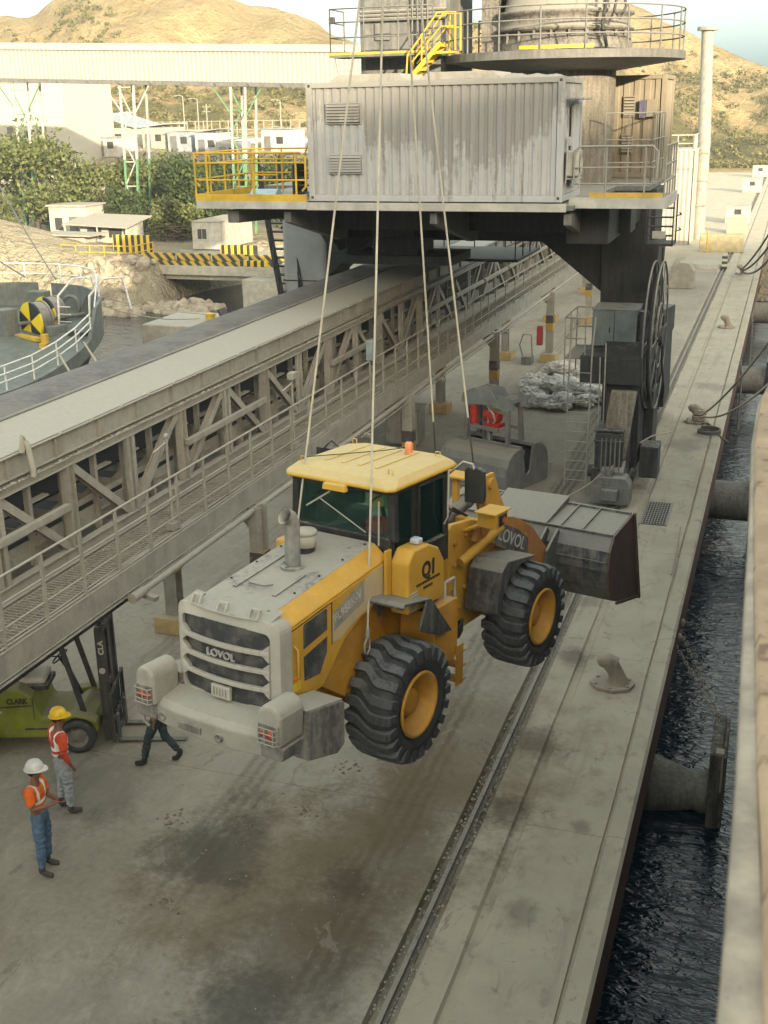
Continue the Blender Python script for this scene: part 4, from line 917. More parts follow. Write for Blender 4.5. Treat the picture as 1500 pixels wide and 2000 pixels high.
# near truss face
XT = -1.12
q = MB(); q.ibeam((XT, Y0, 5.00), (XT, Y1, 5.00), .16, .14, .02); q.box(XT-.08, XT+.08, Y0, Y1, 3.22, 3.25); q.ibeam((XT, Y0, 3.42), (XT, Y1, 3.42), .16, .26, .02); cp(q, 'truss_chord', m_steel, .004)
q = MB(); q.ibeam((XT-.02, Y0, 5.32), (XT-.02, Y1, 5.32), .17, .36, .02)
y = Y0
while y < Y1: q.box(XT-.1, XT+.055, y, y+.02, 5.16, 5.48); y += 1.27
cp(q, 'top_girder', m_steel, .004)
q = MB(); q.tube([(XT+.07, Y0, 5.50), (XT+.07, Y1, 5.50)], .02, 6); y = Y0+.4
while y < 75:
    q.sphere((XT+.07, y, 5.515), .035, sx=1.1, sy=1.5, n=7, m=5); y += .93
cp(q, 'clamp_pipe', m_steel)
# caked lumps of dust on the ledge between girder and chord
q = MB(); r = random.Random(8)
for i in range(900):
    y, x = r.uniform(Y0, 50), XT+.02+r.uniform(-.0, .07); s = r.uniform(.008, .03)
    q.sphere((x, y, 5.078), s, sx=1.2, sy=r.uniform(1, 3), sz=.7, n=5, m=3)
cp(q, 'caked_dust', m_cover)
bay = 1.92; nb = int((Y1-Y0)/bay)
for i in range(nb):
    y = Y0+.2+i*bay
    q = MB()
    if i % 2 == 0: q.ibeam((XT, y, 3.55), (XT, y, 4.93), .16, .20, .016, up=(0, 1, 0))
    else:
        q.beam((XT+.02, y-.09, 3.55), (XT+.02, y-.09, 4.93), .07, .10); q.beam((XT+.02, y+.09, 3.55), (XT+.02, y+.09, 4.93), .07, .10)
    cp(q, 'truss_post', m_steel, .004)
    q = MB(); a, b_ = ((y+.12, 4.90), (y+bay-.12, 3.56)) if i % 4 in (1, 2) else ((y+.12, 3.56), (y+bay-.12, 4.90))
    q.ibeam((XT-.05, a[0], a[1]), (XT-.05, b_[0], b_[1]), .14, .13, .014, up=(1, 0, 0)); cp(q, 'diagonal_brace', m_steel)
for i in range(0, nb, 2):
    if i % 4 == 0 or i > 14: y = Y0+.2+i*bay; q = MB(); q.beam((XT+.10, y, 4.30+.0), (XT+.10, y+bay*2-.2, 4.30), .10, .11); cp(q, 'intermediate_rail', m_steel, .004)
# idler frames, inner plates, belt
y = Y0+.5
while y < 70:
    q = MB(); q.beam((-1.45, y, 3.4), (-1.45, y, 5.1), .10, .08); q.beam((-3.05, y, 3.4), (-3.05, y, 5.1), .10, .08)
    q.prism([(-1.45, 3.95), (-1.45, 4.25), (-1.75, 4.0), (-2.7, 4.0), (-3.05, 4.25), (-3.05, 3.95), (-2.7, 3.82), (-1.75, 3.82)], 'y', y-.02, y+.02)
    for z in (3.7, 4.45, 4.75): q.box(-1.52, -1.40, y-.02, y+.5, z, z+.03)
    cp(q, 'idler_frame', m_steel)
    y += .96 if y < 40 else 1.92
q = MB(); q.box(-1.50, -1.47, Y0, 75, 3.55, 3.85); q.box(-1.50, -1.47, Y0, 75, 3.95, 4.05); cp(q, 'inner_plate', m_steel)
q = MB(); q.add([(-1.62, Y0, 4.32), (-1.9, Y0, 4.15), (-2.6, Y0, 4.15), (-2.9, Y0, 4.32), (-1.62, Y1, 4.32), (-1.9, Y1, 4.15), (-2.6, Y1, 4.15), (-2.9, Y1, 4.32)], [(0, 1, 5, 4), (1, 2, 6, 5), (2, 3, 7, 6)]); q.box(-2.9, -1.6, Y0, Y1, 3.62, 3.64); cp(q, 'belt', m_black)
q = MB(); X2 = -3.38
q.ibeam((X2, Y0, 5.0), (X2, Y1, 5.0), .16, .3, .02); q.ibeam((X2, Y0, 3.35), (X2, Y1, 3.35), .16, .26, .02)
for i in range(nb): y = Y0+.2+i*bay; q.beam((X2, y, 3.4), (X2, y, 4.9), .14, .14); q.beam((X2, y, 3.5), (X2, y+bay, 4.85), .1, .1)
cp(q, 'far_truss', m_steel)
q = MB()
for i in range(nb): y = Y0+.2+i*bay; q.beam((XT, y, 3.25), (X2, y, 3.25), .12, .16)
q.box(-3.0, -1.2, Y0, Y1, 3.02, 3.04)
cp(q, 'floor_beam', m_steel)
# top covers
q = MB(); vs = []; ys_ = [Y0+i*1.25 for i in range(int((Y1-Y0)/1.25)+1)]; r = random.Random(6)
for y in ys_:
    d = r.uniform(-.004, .004); vs += [(-1.10, y, 5.515+d), (-1.7, y, 5.535+d), (-2.34, y, 5.56+d)]
q.add(vs, [(i*3+j, i*3+j+1, i*3+j+4, i*3+j+3) for i in range(len(ys_)-1) for j in range(2)], True); q.box(-2.34, -1.1, Y0, Y1, 5.48, 5.50); cp(q, 'cover_plate', m_cover)
q = MB(); q.box(-2.37, -2.35, Y0, Y1, 5.52, 5.585); q.tube([(-2.43, Y0, 5.565), (-2.43, Y1, 5.565)], .018, 6); cp(q, 'cover_edge', m_steel2)
q = MB(); vs = []
for y in ys_:
    for k in range(9):
        t = k/8; vs.append((-2.46-t*1.12, y, 5.525+.05*math.sin(PI*t)+.02*t+.004*math.sin(y*1.7+k)))
q.add(vs, [(i*9+j, i*9+j+1, i*9+j+10, i*9+j+9) for i in range(len(ys_)-1) for j in range(8)], True); cp(q, 'belt_cover', m_belt)
# service pipe and chain slung under the walkway
q = MB(); q.tube([(.08, 15.7, 2.86), (.08, Y1, 2.86)], .062, 10); q.cyl((.08, 15.4, 2.86), (.08, 15.75, 2.86), .085, 10); cp(q, 'service_pipe', m_steel)
q = MB(); q.tube([(-.08, Y0, 2.84), (-.08, 26, 2.84)], .025, 8); cp(q, 'thin_pipe', m_white); q = MB(); q.tube([(.16, 26, 2.78), (.16, Y1, 2.78)], .018, 6); cp(q, 'thin_pipe', m_steel)
q = MB(); y = Y0
while y < 15.6: q.box(-.22, -.12, y, y+.13, 2.72, 2.81); y += .15
cp(q, 'cable_chain', m_black)
q = MB()
q = None
for y in (15.9, 26.5, 33.0, 41.0): q = MB(); q.beam((-.5, y, 2.86), (.30, y-.1, 2.72), .12, .08); cp(q, 'pipe_bracket', m_steel)
# stub posts and boxes on the walkway
for y, h in ((17.2, 1.75), (22.6, 1.6)):
    q = MB(); q.tube([(-.10, y, 3.35), (-.10, y, 3.35+h)], .028, 8); q.sphere((-.10, y, 3.36+h), .05, n=8, m=6); q.tube([(-.10, y, 3.25+h), (-.22, y-.25, 3.12+h)], .02, 6); q.beam((-.1, y-.12, 3.5), (-.1, y+.12, 3.5), .16, .12); cp(q, 'lamp_post', m_steel)
q = MB(); q.box(-.16, -.02, 22.5, 22.75, 4.95, 5.08); cp(q, 'lamp_head', m_steel)
q = MB(); q.box(-.10, .08, 27.2, 27.5, 4.42, 4.92); cp(q, 'control_box', paint('bluegrey_box', (0.22, 0.27, 0.29), dust=.4, side=.08), .02)
q = MB(); q.tube([(-1.02, 14.5, 5.5), (-.98, 14.5, 5.75), (-.95, 14.55, 5.6), (-.93, 14.6, 5.2), (-.94, 14.6, 5.1)], .05, 7); cp(q, 'wrapped_pipe', m_cover)
# supporting columns with striped lower ends and yellow footings
def column(x, y, top, visible_flare=True):
    q = MB(); q.ibeam((x, y, .30), (x, y, top), .28, .30, .03, up=(0, 1, 0))
    c_ = cp(q, 'support_column', m_steel if top > 2.9 else m_steel, .0)
    q = MB(); q.beam((x, y, 1.32), (x, y, 1.98), .305, .325, up=(0, 1, 0)); q.build('warning_band', m_colw, c_)
    q = MB(); q.box(x-.34, x+.34, y-.34, y+.34, 0, .36); q.build('footing', m_foot, c_, .02)
    q = MB(); q.prism([(x-.62, top), (x-.15, top), (x-.15, top-.5)], 'y', y-.06, y+.06); q.build('bracket', m_steel, c_)
for i in range(8):
    y = 10.4+9.75*i
    column(.12, y, 2.93); column(-2.0+.004*y, y, 3.0)

# ================================================================== PORTAL CRANE
m_crd = paint('portal_dark_steel', (0.026, 0.028, 0.030), dust=0.22, side=0.03, rough=.6, rust=.12)
m_legL = paint('leg_grey', (0.36, 0.365, 0.355), dust=0.3, side=0.04, rough=.6, rust=.06, var=.12)
m_pedes = paint('pedestal_brown', (0.15, 0.13, 0.105), dust=0.4, side=0.25, rough=.7, rust=.25)
m_turret = paint('turret_grimy', (0.10, 0.092, 0.085), dust=0.55, side=0.25, rough=.7, rust=.25, patch=.35)
crane = empty('portal_crane', 'grey portal dock crane straddling the conveyor with a round railed platform above', 'dock crane', (-9, 36, 0))
def kp(mb, name, mat, bevel=0.0, parent=None):
    o = mb.build(name, mat, parent or crane, bevel, loc=(9, -36, 0) if parent is None else None); return o
# deck and portal girders
q = MB(); q.box(-13.9, -4.6, 27.03, 34.0, 8.08, 8.20); q.box(-15.2, -3.7, 34.0, 40.2, 8.06, 8.20); q.box(-4.6, -2.62, 27.37, 29.8, 8.20, 8.30)
dk = kp(q, 'deck', m_steel2, .01)
q = MB(); q.box(-10.98, -4.75, 26.96, 27.02, 8.06, 8.24); q.box(-13.9, -10.98, 26.93, 26.99, 8.08, 8.26); q.box(-4.75, -2.62, 27.3, 27.36, 8.12, 8.36); q.box(-2.66, -2.60, 27.36, 29.8, 8.12, 8.36)
q.build('deck_fascia', m_white, dk)
q = MB(); q.box(-13.6, -3.6, 34.95, 36.9, 6.55, 8.05); q.box(-11.6, -3.7, 30.2, 31.2, 7.3, 8.08); q.box(-14.6, -13.7, 37.3, 40, 7.2, 8.05); q.box(-5.0, -4.0, 28.5, 40, 7.2, 8.05)
kp(q, 'portal_girder', m_crd, .02)
# brackets carrying the container side
for x in (-11.6, -7.9, -4.75):
    q = MB(); q.prism([(27.2, 8.0), (31.2, 8.0), (31.2, 7.0), (30.6, 7.0), (27.2, 7.75)], 'x', x-.09, x+.09); kp(q, 'deck_bracket', m_steel2, .01)
q = MB(); q.prism([(27.2, 8.02), (34.9, 8.02), (34.9, 6.3), (34.2, 6.25), (33, 7.1), (30, 7.6), (27.2, 7.72)], 'x', -13.2, -12.9); kp(q, 'deck_bracket', m_steel2, .01)
# legs
q = MB(); q.box(-15.15, -13.65, 35.0, 37.2, 0.9, 8.05); kp(q, 'portal_leg', m_legL, .12)
q = MB()
for z in (3.2, 5.2): q.box(-15.17, -13.63, 34.98, 37.22, z, z+.03)
q.box(-13.66, -13.62, 35.3, 36.9, 3.0, 7.0)
kp(q, 'leg_seam', m_crd)
q = MB(); q.prism([(-5.05, 4.2), (-3.55, 4.2), (-3.45, 6.6), (-5.1, 6.6)], 'y', 34.95, 37.0); kp(q, 'portal_leg', m_crd, .03)
q = MB(); q.prism([(-6.9, 6.56), (-5.05, 5.1), (-5.05, 6.56)], 'y', 35.1, 36.8); kp(q, 'knee_brace', m_crd, .02); q = MB(); q.prism([(-12.2, 6.56), (-13.7, 5.3), (-13.7, 6.56)], 'y', 35.1, 36.8); kp(q, 'knee_brace', m_crd, .02)
# lower A-frame with bogies on both rails
for rx, det in ((-3.95, True), (-14.33, False)):
    q = MB()
    q.prism([(31.9, 3.1), (41.0, 3.1), (41.0, 3.9), (37.4, 4.3), (34.6, 4.3), (31.9, 3.9)], 'x', rx-.62, rx+.55)
    q.prism([(32.0, 3.1), (33.4, 3.1), (32.4, .95), (31.2, .95)], 'x', rx-.40, rx+.35); q.prism([(39.6, 3.1), (41.0, 3.1), (41.6, .95), (40.6, .95)], 'x', rx-.40, rx+.35)
    q.prism([(31.9, .75), (33.8, .75), (34.4, 2.2), (38.4, 2.2), (39.2, .75), (41.2, .75), (41.0, 3.1), (31.9, 3.1)], 'x', rx-.52, rx+.50)
    kp(q, 'leg_frame', m_crd, .02)
    for ys_b in (31.6, 41.0):
        q = MB(); q.prism([(ys_b-1.0, .45), (ys_b+1.0, .45), (ys_b+.85, .95), (ys_b+.3, 1.15), (ys_b-.3, 1.15), (ys_b-.85, .95)], 'x', rx-.30, rx+.30); bg_ = kp(q, 'bogie', m_steel2, .015)
        for yy in (ys_b-.6, ys_b+.6):
            q = MB(); q.lathe([(-.09, 0), (-.09, .30), (-.06, .33), (-.05, .29), (.05, .29), (.06, .33), (.09, .30), (.09, 0)], (rx, yy, .33), 'x', 22); q.build('wheel', m_dark, bg_)
        q = MB(); q.box(rx-.22, rx+.22, ys_b-1.30, ys_b-1.02, .25, .55); q.build('rail_sweep', m_steel2, bg_, .02)
        if det:
            q = MB(); q.box(rx-.62, rx-.32, ys_b-.5, ys_b+.3, .5, .9); q.cyl((rx-.75, ys_b-.1, .72), (rx-.32, ys_b-.1, .72), .17, 14); q.build('drive_motor', m_dark, bg_, .01)
            q = MB()
            for k in range(5): q.box(rx-.3+k*.12, rx-.27+k*.12, ys_b-1.02, ys_b-.98, 1.0, 1.9)
            q.build('grille', m_steel2, bg_)
rx = -3.95
q = MB(); q.prism([(rx-.40, 1.2), (rx+.28, 1.2), (rx+.50, 3.05), (rx-.18, 3.05)], 'y', 31.15, 31.45); kp(q, 'slanted_guard', paint('brown_guard', (.14, .115, .085), dust=.2, side=.3, rough=.8, rust=.2), .01)
q = MB(); q.box(rx-.52, rx+.22, 30.95, 31.9, .98, 1.95); 
for k in range(4): q.box(rx-.50+k*.16, rx-.44+k*.16, 30.92, 30.95, 1.05, 1.6)
q.box(rx-.55, rx+.25, 30.9, 31.9, 1.70, 1.76); q.box(rx-.55, rx+.25, 30.9, 31.9, 2.0, 2.05); kp(q, 'gear_housing', m_dark, .015)
q = MB(); q.box(-4.47, -3.42, 30.45, 31.0, .12, .62); q.prism([(-4.47, .62), (-3.42, .62), (-3.55, .86), (-4.3, .86)], 'y', 30.45, 31.0); q.cyl((-4.0, 30.6, .86), (-4.0, 30.6, 1.06), .09, 12); kp(q, 'buffer_housing', m_steel2, .015)
m_bb = paint('bluegrey_cabinet', (0.13, 0.165, 0.18), dust=.45, side=.08, rough=.5)
q = MB(); q.box(-4.98, -3.75, 33.0, 34.2, 3.92, 4.92); q.box(-5.0, -3.73, 32.98, 34.22, 4.92, 4.96); cb = kp(q, 'control_cabinet', m_bb, .02)
q = MB(); q.box(-4.37, -4.355, 32.985, 33.0, 3.95, 4.9); q.box(-4.5, -4.47, 32.97, 33.0, 4.3, 4.45); q.build('door_gap', m_dark, cb)
q = MB(); q.box(-5.05, -3.4, 31.6, 34.4, 3.80, 3.90); q.box(-5.05, -3.4, 31.6, 31.64, 3.15, 3.80); kp(q, 'service_platform', m_crd, .01)
q = MB(); q.cyl((-3.62, 33.2, 4.6), (-3.62, 33.9, 4.6), .22, 18); q.cyl((-3.6, 33.2, 4.1), (-3.6, 33.2, 4.9), .12, 12); kp(q, 'winch_motor', m_dark)
# ladder at the near foot
q = MB()
for x in (-5.32, -4.72):
    q.tube([(x, 31.2, .30), (x-.0, 31.4, 2.9), (x, 31.5, 4.0), (x, 31.9, 4.9)], .022, 6)
for k in range(12): q.tube([(-5.32, 31.2+.08*k*.25, .5+k*.27), (-4.72, 31.2+.08*k*.25, .5+k*.27)], .014, 5)
kp(q, 'foot_ladder', m_steel)
q = MB()
for z in (4.35, 4.9): q.tube([(-4.9, 31.7, z), (-5.5, 31.7, z), (-5.5, 33.6, z), (-5.05, 33.6, z)], .022, 6)
for (x, y) in ((-5.5, 31.7), (-5.5, 32.6), (-5.5, 33.6), (-4.95, 31.7)): q.tube([(x, y, 3.1), (x, y, 4.9)], .02, 6)
q.tube([(-4.5, 31.5, 3.9), (-4.42, 31.2, 1.1)], .02, 6); q.tube([(-4.36, 31.5, 4.3), (-4.3, 31.2, 1.1)], .02, 6)
kp(q, 'guard_rail', m_steel)
q = MB(); q.box(-5.5, -4.9, 31.7, 33.6, 3.78, 3.82); kp(q, 'ladder_landing', m_steel2)
# big cable reel on the water side
q = MB(); RC = (-3.30, 33.7, 4.15)
def ring(q, c, R1, r_, n=40, x=0): q.tube([(c[0]+x, c[1]+R1*math.cos(2*PI*i/n), c[2]+R1*math.sin(2*PI*i/n)) for i in range(n)], r_, 6, closed=True)
for x in (-.11, .11): ring(q, RC, 2.05, .03, 44, x); ring(q, RC, .9, .03, 24, x)
for i in range(10):
    a = 2*PI*i/10
    for x in (-.11, .11): q.tube([(RC[0]+x, RC[1]+.25*math.cos(a), RC[2]+.25*math.sin(a)), (RC[0]+x, RC[1]+2.05*math.cos(a), RC[2]+2.05*math.sin(a))], .016, 5)
rl = kp(q, 'cable_reel', m_steel2)
q = MB(); q.cyl((RC[0]-.5, RC[1], RC[2]), (RC[0]+.22, RC[1], RC[2]), .28, 18); q.build('reel_hub', m_dark, rl)
q = MB()
for k in range(4): ring(q, RC, 1.55+k*.075, .04, 32, 0)
q.build('wound_cable', m_black, rl)
q = MB(); q.tube([(-3.15, 34.3, 4.6), (-3.1, 33.9, 3.4), (-3.0, 33.9, 2.6), (-3.05, 34.3, 2.2), (-3.1, 34.5, 2.6)], .03, 6); q.tube([(-3.3, 34.5, 6.5), (-3.25, 34.3, 4.0), (-3.3, 33.9, 1.2)], .025, 6); kp(q, 'hanging_cable', m_black)
q = MB(); q.box(-3.4, -2.9, 32.2, 33.0, .4, 1.3); q.box(-3.5, -3.2, 33.4, 34.6, .3, 2.6); kp(q, 'cable_box', m_dark, .02)
# hanging work platform between the legs
q = MB(); q.box(-12.3, -9.0, 32.9, 35.0, 6.05, 6.30); q.box(-11.5, -10.1, 33.2, 34.8, 6.3, 7.9); q.box(-12.4, -7.6, 35.2, 38.6, 5.9, 5.98)
kp(q, 'hung_platform', m_crd, .01)
def railing(q, pts, zs, r=.021, step=1.0, z0=0.0, n=6):
    """posts and rails along a polyline of (x, y, z)"""
    for z in zs: q.tube([(x, y, zz+z) for x, y, zz in pts], r, n, smooth=True)
    for (a, b_) in zip(pts, pts[1:]):
        a, b_ = Vector(a), Vector(b_); L_ = (b_-a).length; m = max(1, round(L_/step))
        for k in range(m+1): p = a.lerp(b_, k/m); q.tube([(p.x, p.y, p.z+z0), (p.x, p.y, p.z+max(zs))], r, n)
q = MB(); railing(q, [(-12.2, 32.95, 6.3), (-9.1, 32.95, 6.3)], (.5, 1.0), .02); kp(q, 'guard_rail', m_crd); q = MB(); railing(q, [(-10.8, 38.45, 5.98), (-7.7, 38.5, 5.98), (-7.7, 35.3, 5.98)], (.45, .9), .02); kp(q, 'guard_rail', m_crd)
# left yellow platform
q = MB(); q.box(-13.95, -10.98, 26.98, 30.5, 8.20, 8.26); kp(q, 'platform_floor', m_steel2)
q = MB(); q.box(-13.92, -10.98, 26.95, 27.0, 8.26, 8.42); q.box(-13.92, -13.87, 27.0, 30.4, 8.26, 8.42); kp(q, 'toe_board', m_yel)
q = MB()
for z in (8.75, 9.15):
    q.tube([(-13.85, 27, z), (-11.0, 27, z)], .022, 7)
q.tube([(-13.80, 27, 8.60), (-13.92, 27, 8.72), (-13.92, 27, 9.26), (-13.80, 27, 9.38), (-11.12, 27, 9.38), (-11.0, 27, 9.26), (-11.0, 27, 8.6), (-11.1, 27, 8.5)], .028, 8)
for x in (-13.6, -12.35, -11.25): q.tube([(x, 27, 8.26), (x, 27, 9.38)], .028, 7)
railing(q, [(-13.92, 27, 8.26), (-13.92, 30.3, 8.26), (-11.2, 30.3, 8.26)], (.5, .85, 1.12), .025, .9)
kp(q, 'yellow_railing', m_yel)
q = MB(); railing(q, [(-13.4, 29.2, 8.26), (-12.7, 29.2, 8.26)], (.5, .9), .02); railing(q, [(-11.9, 29.8, 9.0), (-10.9, 29.8, 9.0)], (.5, 1.0), .022, .4); q.tube([(-12.2, 29.0, 8.3), (-11.8, 29.3, 9.6), (-11.75, 29.3, 10.0)], .022); q.tube([(-11.6, 29.0, 8.3), (-11.25, 29.3, 9.6), (-11.2, 29.3, 10.0)], .022)
kp(q, 'inner_railing', m_yel)
q = MB()
for k in range(5): q.box(-11.95, -11.35, 28.5+k*.16, 28.75+k*.16, 8.34+k*.17, 8.37+k*.17)
q.box(-11.98, -11.94, 28.5, 29.4, 8.28, 9.05); q.box(-11.3, -10.95, 28.8, 30.2, 8.26, 9.35)
kp(q, 'platform_stair', m_dark)
q = MB(); q.cyl((-12.8, 27.9, 8.27), (-12.1, 27.9, 8.27), .22, 12); kp(q, 'blue_drum', plain('pale_blue', (.35, .5, .6), .5), 0)
# stair down the left leg
q = MB()
for x in (-16.05, -15.35): q.beam((x, 35.6, 8.1), (x+1.0, 34.9, 3.6), .07, .22)
for k in range(17): t = k/17; x = -16.05+t; q.box(x, x+.7, 35.5-.7*t, 35.78-.7*t, 7.98-4.5*t, 8.03-4.5*t)
kp(q, 'leg_stair', m_crd)
q = MB(); railing(q, [(-16.05, 35.5, 8.1), (-15.05, 34.8, 3.6)], (.45, .9), .025, .7); kp(q, 'guard_rail', m_crd); q = MB(); railing(q, [(-15.35, 35.5, 8.1), (-14.35, 34.8, 3.6)], (.45, .9), .025, .7); kp(q, 'guard_rail', m_crd)
# right railing by the container
q = MB()
q.tube([(-4.55, 27.35, 8.63), (-4.67, 27.35, 8.75), (-4.67, 27.35, 9.33), (-4.55, 27.35, 9.45), (-2.95, 27.35, 9.45), (-2.83, 27.35, 9.33), (-2.83, 27.35, 8.75), (-2.95, 27.35, 8.63)], .026, 8)
for z in (9.0, 8.65): q.tube([(-4.67, 27.35, z), (-2.83, 27.35, z)], .02, 6)
for x in (-3.95, -3.1): q.tube([(x, 27.35, 8.3), (x, 27.35, 9.45)], .024, 6)
railing(q, [(-2.66, 27.4, 8.3), (-2.66, 29.8, 8.3)], (.4, .75, 1.15), .024, .6)
railing(q, [(-5.0, 34.2, 8.2), (-3.72, 34.2, 8.2), (-3.72, 37.4, 8.2)], (.6, 1.2, 1.9), .022, .7)
kp(q, 'guard_rail', m_steel)
q = MB(); q.box(-4.3, -2.7, 27.33, 27.37, 8.365, 8.46); kp(q, 'toe_board', m_yel)
# lamp and ladder cage below the deck on the right
q = MB(); q.box(-3.65, -3.62, 32.9, 33.9, 6.7, 8.0); q.box(-3.62, -2.9, 32.9, 33.9, 6.7, 6.76)
for k in range(5): q.box(-3.6, -2.92, 32.95, 33.2, 6.95+k*.24, 6.98+k*.24)
for (x, y) in ((-3.58, 32.9), (-2.92, 32.9), (-2.92, 33.9)): q.tube([(x, y, 6.7), (x, y, 8.0)], .022, 6)
for z in (7.1, 7.5): q.tube([(-2.85, 32.9, z), (-2.75, 33.4, z), (-2.85, 33.9, z)], .018, 6)
kp(q, 'ladder_cage', m_crd)
q = MB(); q.box(-3.45, -3.1, 32.86, 32.9, 6.9, 7.1); kp(q, 'flood_lamp', m_white, .01)
# pedestal, round platform, slewing turret
PC = (-6.56, 36.0)
q = MB(); q.cyl((PC[0], PC[1], 8.2), (PC[0], PC[1], 11.35), 1.52, 40); kp(q, 'pedestal', m_pedes)
q = MB(); q.lathe([(11.24, 0), (11.24, 1.5), (11.50, 3.36), (11.50, 3.42), (11.71, 3.42), (11.71, 3.38), (11.64, 3.38), (11.64, 1.0)], (PC[0], PC[1], 0), 'z', 64, smooth=False); pf = kp(q, 'round_platform', paint('platform_plate', (.13, .13, .125), dust=.4, side=.1, rust=.1))
q = MB()
def arc(R1, z, a0, a1, n=30): return [(PC[0]+R1*math.cos(a0+(a1-a0)*i/n), PC[1]+R1*math.sin(a0+(a1-a0)*i/n), z) for i in range(n+1)]
for z in (12.10, 12.45, 12.80): q.tube(arc(3.36, z, R_(-170), R_(150), 48), .022, 6)
for i in range(17):
    a = R_(-170+i*20); q.tube([(PC[0]+3.36*math.cos(a), PC[1]+3.36*math.sin(a), 11.7), (PC[0]+3.36*math.cos(a), PC[1]+3.36*math.sin(a), 12.8)], .026, 6)
q.build('platform_railing', m_steel2, pf)
q = MB(); p0 = arc(3.33, 11.74, R_(-100), R_(-66), 20); vs = []
for (x, y, z) in p0: vs += [(x, y, z), (x, y, z+.09)]
q.add(vs, [(2*i, 2*i+1, 2*i+3, 2*i+2) for i in range(len(p0)-1)]); q.build('kick_plate', m_yel, pf)
for a_ in (-168, -150): q = MB(); q.tube([(PC[0]+3.36*math.cos(R_(a_)), PC[1]+3.36*math.sin(R_(a_)), 11.7), (PC[0]+3.36*math.cos(R_(a_)), PC[1]+3.36*math.sin(R_(a_)), 12.8)], .035, 7); q.build('yellow_post', m_yel, pf)
q = MB(); q.lathe([(11.62, 1.9), (11.9, 1.95), (12.28, 1.75), (12.30, 1.95), (12.36, 1.98), (12.40, 1.86), (12.68, 1.84), (12.72, 1.96), (12.80, 1.96), (12.84, 1.7), (13.4, 1.6), (13.4, 0)], (PC[0], PC[1], 0), 'z', 48)
tu = kp(q, 'slewing_turret', m_turret)
for i in range(24): a = 2*PI*i/24; q = MB(); q.box(PC[0]+1.88*math.cos(a)-.03, PC[0]+1.88*math.cos(a)+.03, PC[1]+1.88*math.sin(a)-.03, PC[1]+1.88*math.sin(a)+.03, 11.95, 12.3); q.build('stiffener', m_turret, tu)
q = MB(); q.tube([(PC[0]+1.5, PC[1]-1.7, 13.4), (PC[0]+1.35, PC[1]-1.75, 12.4), (PC[0]+1.5, PC[1]-1.6, 11.7)], .05, 7); q.tube([(PC[0]+1.75, PC[1]-1.6, 13.4), (PC[0]+1.65, PC[1]-1.7, 12.7), (PC[0]+1.8, PC[1]-1.7, 12.5), (PC[0]+1.95, PC[1]-1.6, 12.8), (PC[0]+1.85, PC[1]-1.6, 13.4)], .04, 7)
for k in range(5): q.tube([(PC[0]+1.1, PC[1]-1.8, 11.8+k*.3), (PC[0]+1.45, PC[1]-1.75, 11.8+k*.3)], .018, 5)
q.build('hose_and_rungs', m_dark, tu)
# superstructure the turret carries, rising out of the picture
q = MB(); q.box(PC[0]-2.2, PC[0]+1.8, PC[1]-1.2, PC[1]+3.0, 13.4, 16.2); q.prism([(PC[0]-.6, 16.2), (PC[0]+.6, 16.2), (PC[0]+.3, 21), (PC[0]-.3, 21)], 'y', PC[1]+.5, PC[1]+1.5); kp(q, 'upper_machinery_house', m_turret, .05)
# dark transformer tower on the left with its own small platform
q = MB(); q.prism([(-12.3, 8.2), (-9.6, 8.2), (-9.6, 13.9), (-12.2, 13.9), (-12.3, 13.7)], 'y', 34.6, 37.6); tw = kp(q, 'machinery_tower', m_steel2, .25)
q = MB(); q.cyl((-10.1, 36, 11.9), (-10.1, 36, 14), .55, 24); q.box(-11.75, -11.3, 34.52, 34.6, 12.2, 12.65)
for z in (12.75, 12.85, 12.95): q.tube([(-12.2, 34.5, z), (-9.6, 34.5, z)], .05, 6)
for x in (-10.6, -10.45, -10.3, -10.15): q.tube([(x, 34.45, 14), (x, 34.45, 11.6)], .025, 5)
q.build('tower_fittings', m_steel2, tw)
q = MB(); q.box(-8.8, -8.3, 35.3, 36.4, 11.7, 14.2); q.build('brick_duct', m_turret, tw)
q = MB(); q.box(-12.75, -9.6, 33.4, 34.6, 11.72, 11.84); kp(q, 'upper_platform', m_steel2)
q = MB(); railing(q, [(-12.72, 34.6, 11.84), (-12.72, 33.45, 11.84), (-9.7, 33.45, 11.84)], (.4, .8, 1.15), .02, 1.1); q.tube([(-12.6, 33.5, 11.7), (-12.5, 33.45, 11.2), (-12.2, 33.45, 10.95), (-11.9, 33.5, 11.1)], .012, 5); kp(q, 'guard_rail', m_steel2)
q = MB(); q.box(-12.75, -9.9, 33.38, 33.42, 11.78, 11.84); kp(q, 'toe_board', m_yel)
q = MB(); q.box(-12.7, -12.54, 33.3, 33.42, 12.6, 12.78); kp(q, 'flood_lamp', m_dark, .02)
# short yellow stair
q = MB()
for y in (33.0, 33.55):
    q.beam((-10.35, y, 11.0), (-9.35, y, 12.0), .04, .12); q.tube([(-10.35, y, 11.1), (-10.3, y, 11.7), (-9.45, y, 12.75), (-8.95, y, 12.75), (-8.95, y, 11.8)], .028, 7); q.tube([(-9.9, y, 11.5), (-9.9, y, 12.15)], .022, 6); q.tube([(-10.2, y, 11.5), (-9.35, y, 12.4), (-9.0, y, 12.4)], .022, 6)
for k in range(5): q.box(-10.25+k*.18, -10.05+k*.18, 33.0, 33.55, 11.1+k*.2, 11.12+k*.2)
q.beam((-9.5, 33.3, 11.75), (-9.0, 33.3, 11.75), .6, .06)
kp(q, 'yellow_stair', m_yel)

# ---------------------------------------------------------------- containers on the deck
m_cont = paint('container_weathered_white', (0.44, 0.45, 0.455), dust=0.8, side=0.02, rough=.65, rust=.04, dustc=(.26, .25, .22), var=.08)
m_cont2 = paint('container_beige', (0.26, 0.225, 0.165), dust=0.5, side=0.12, rough=.6, rust=.12, var=.1)
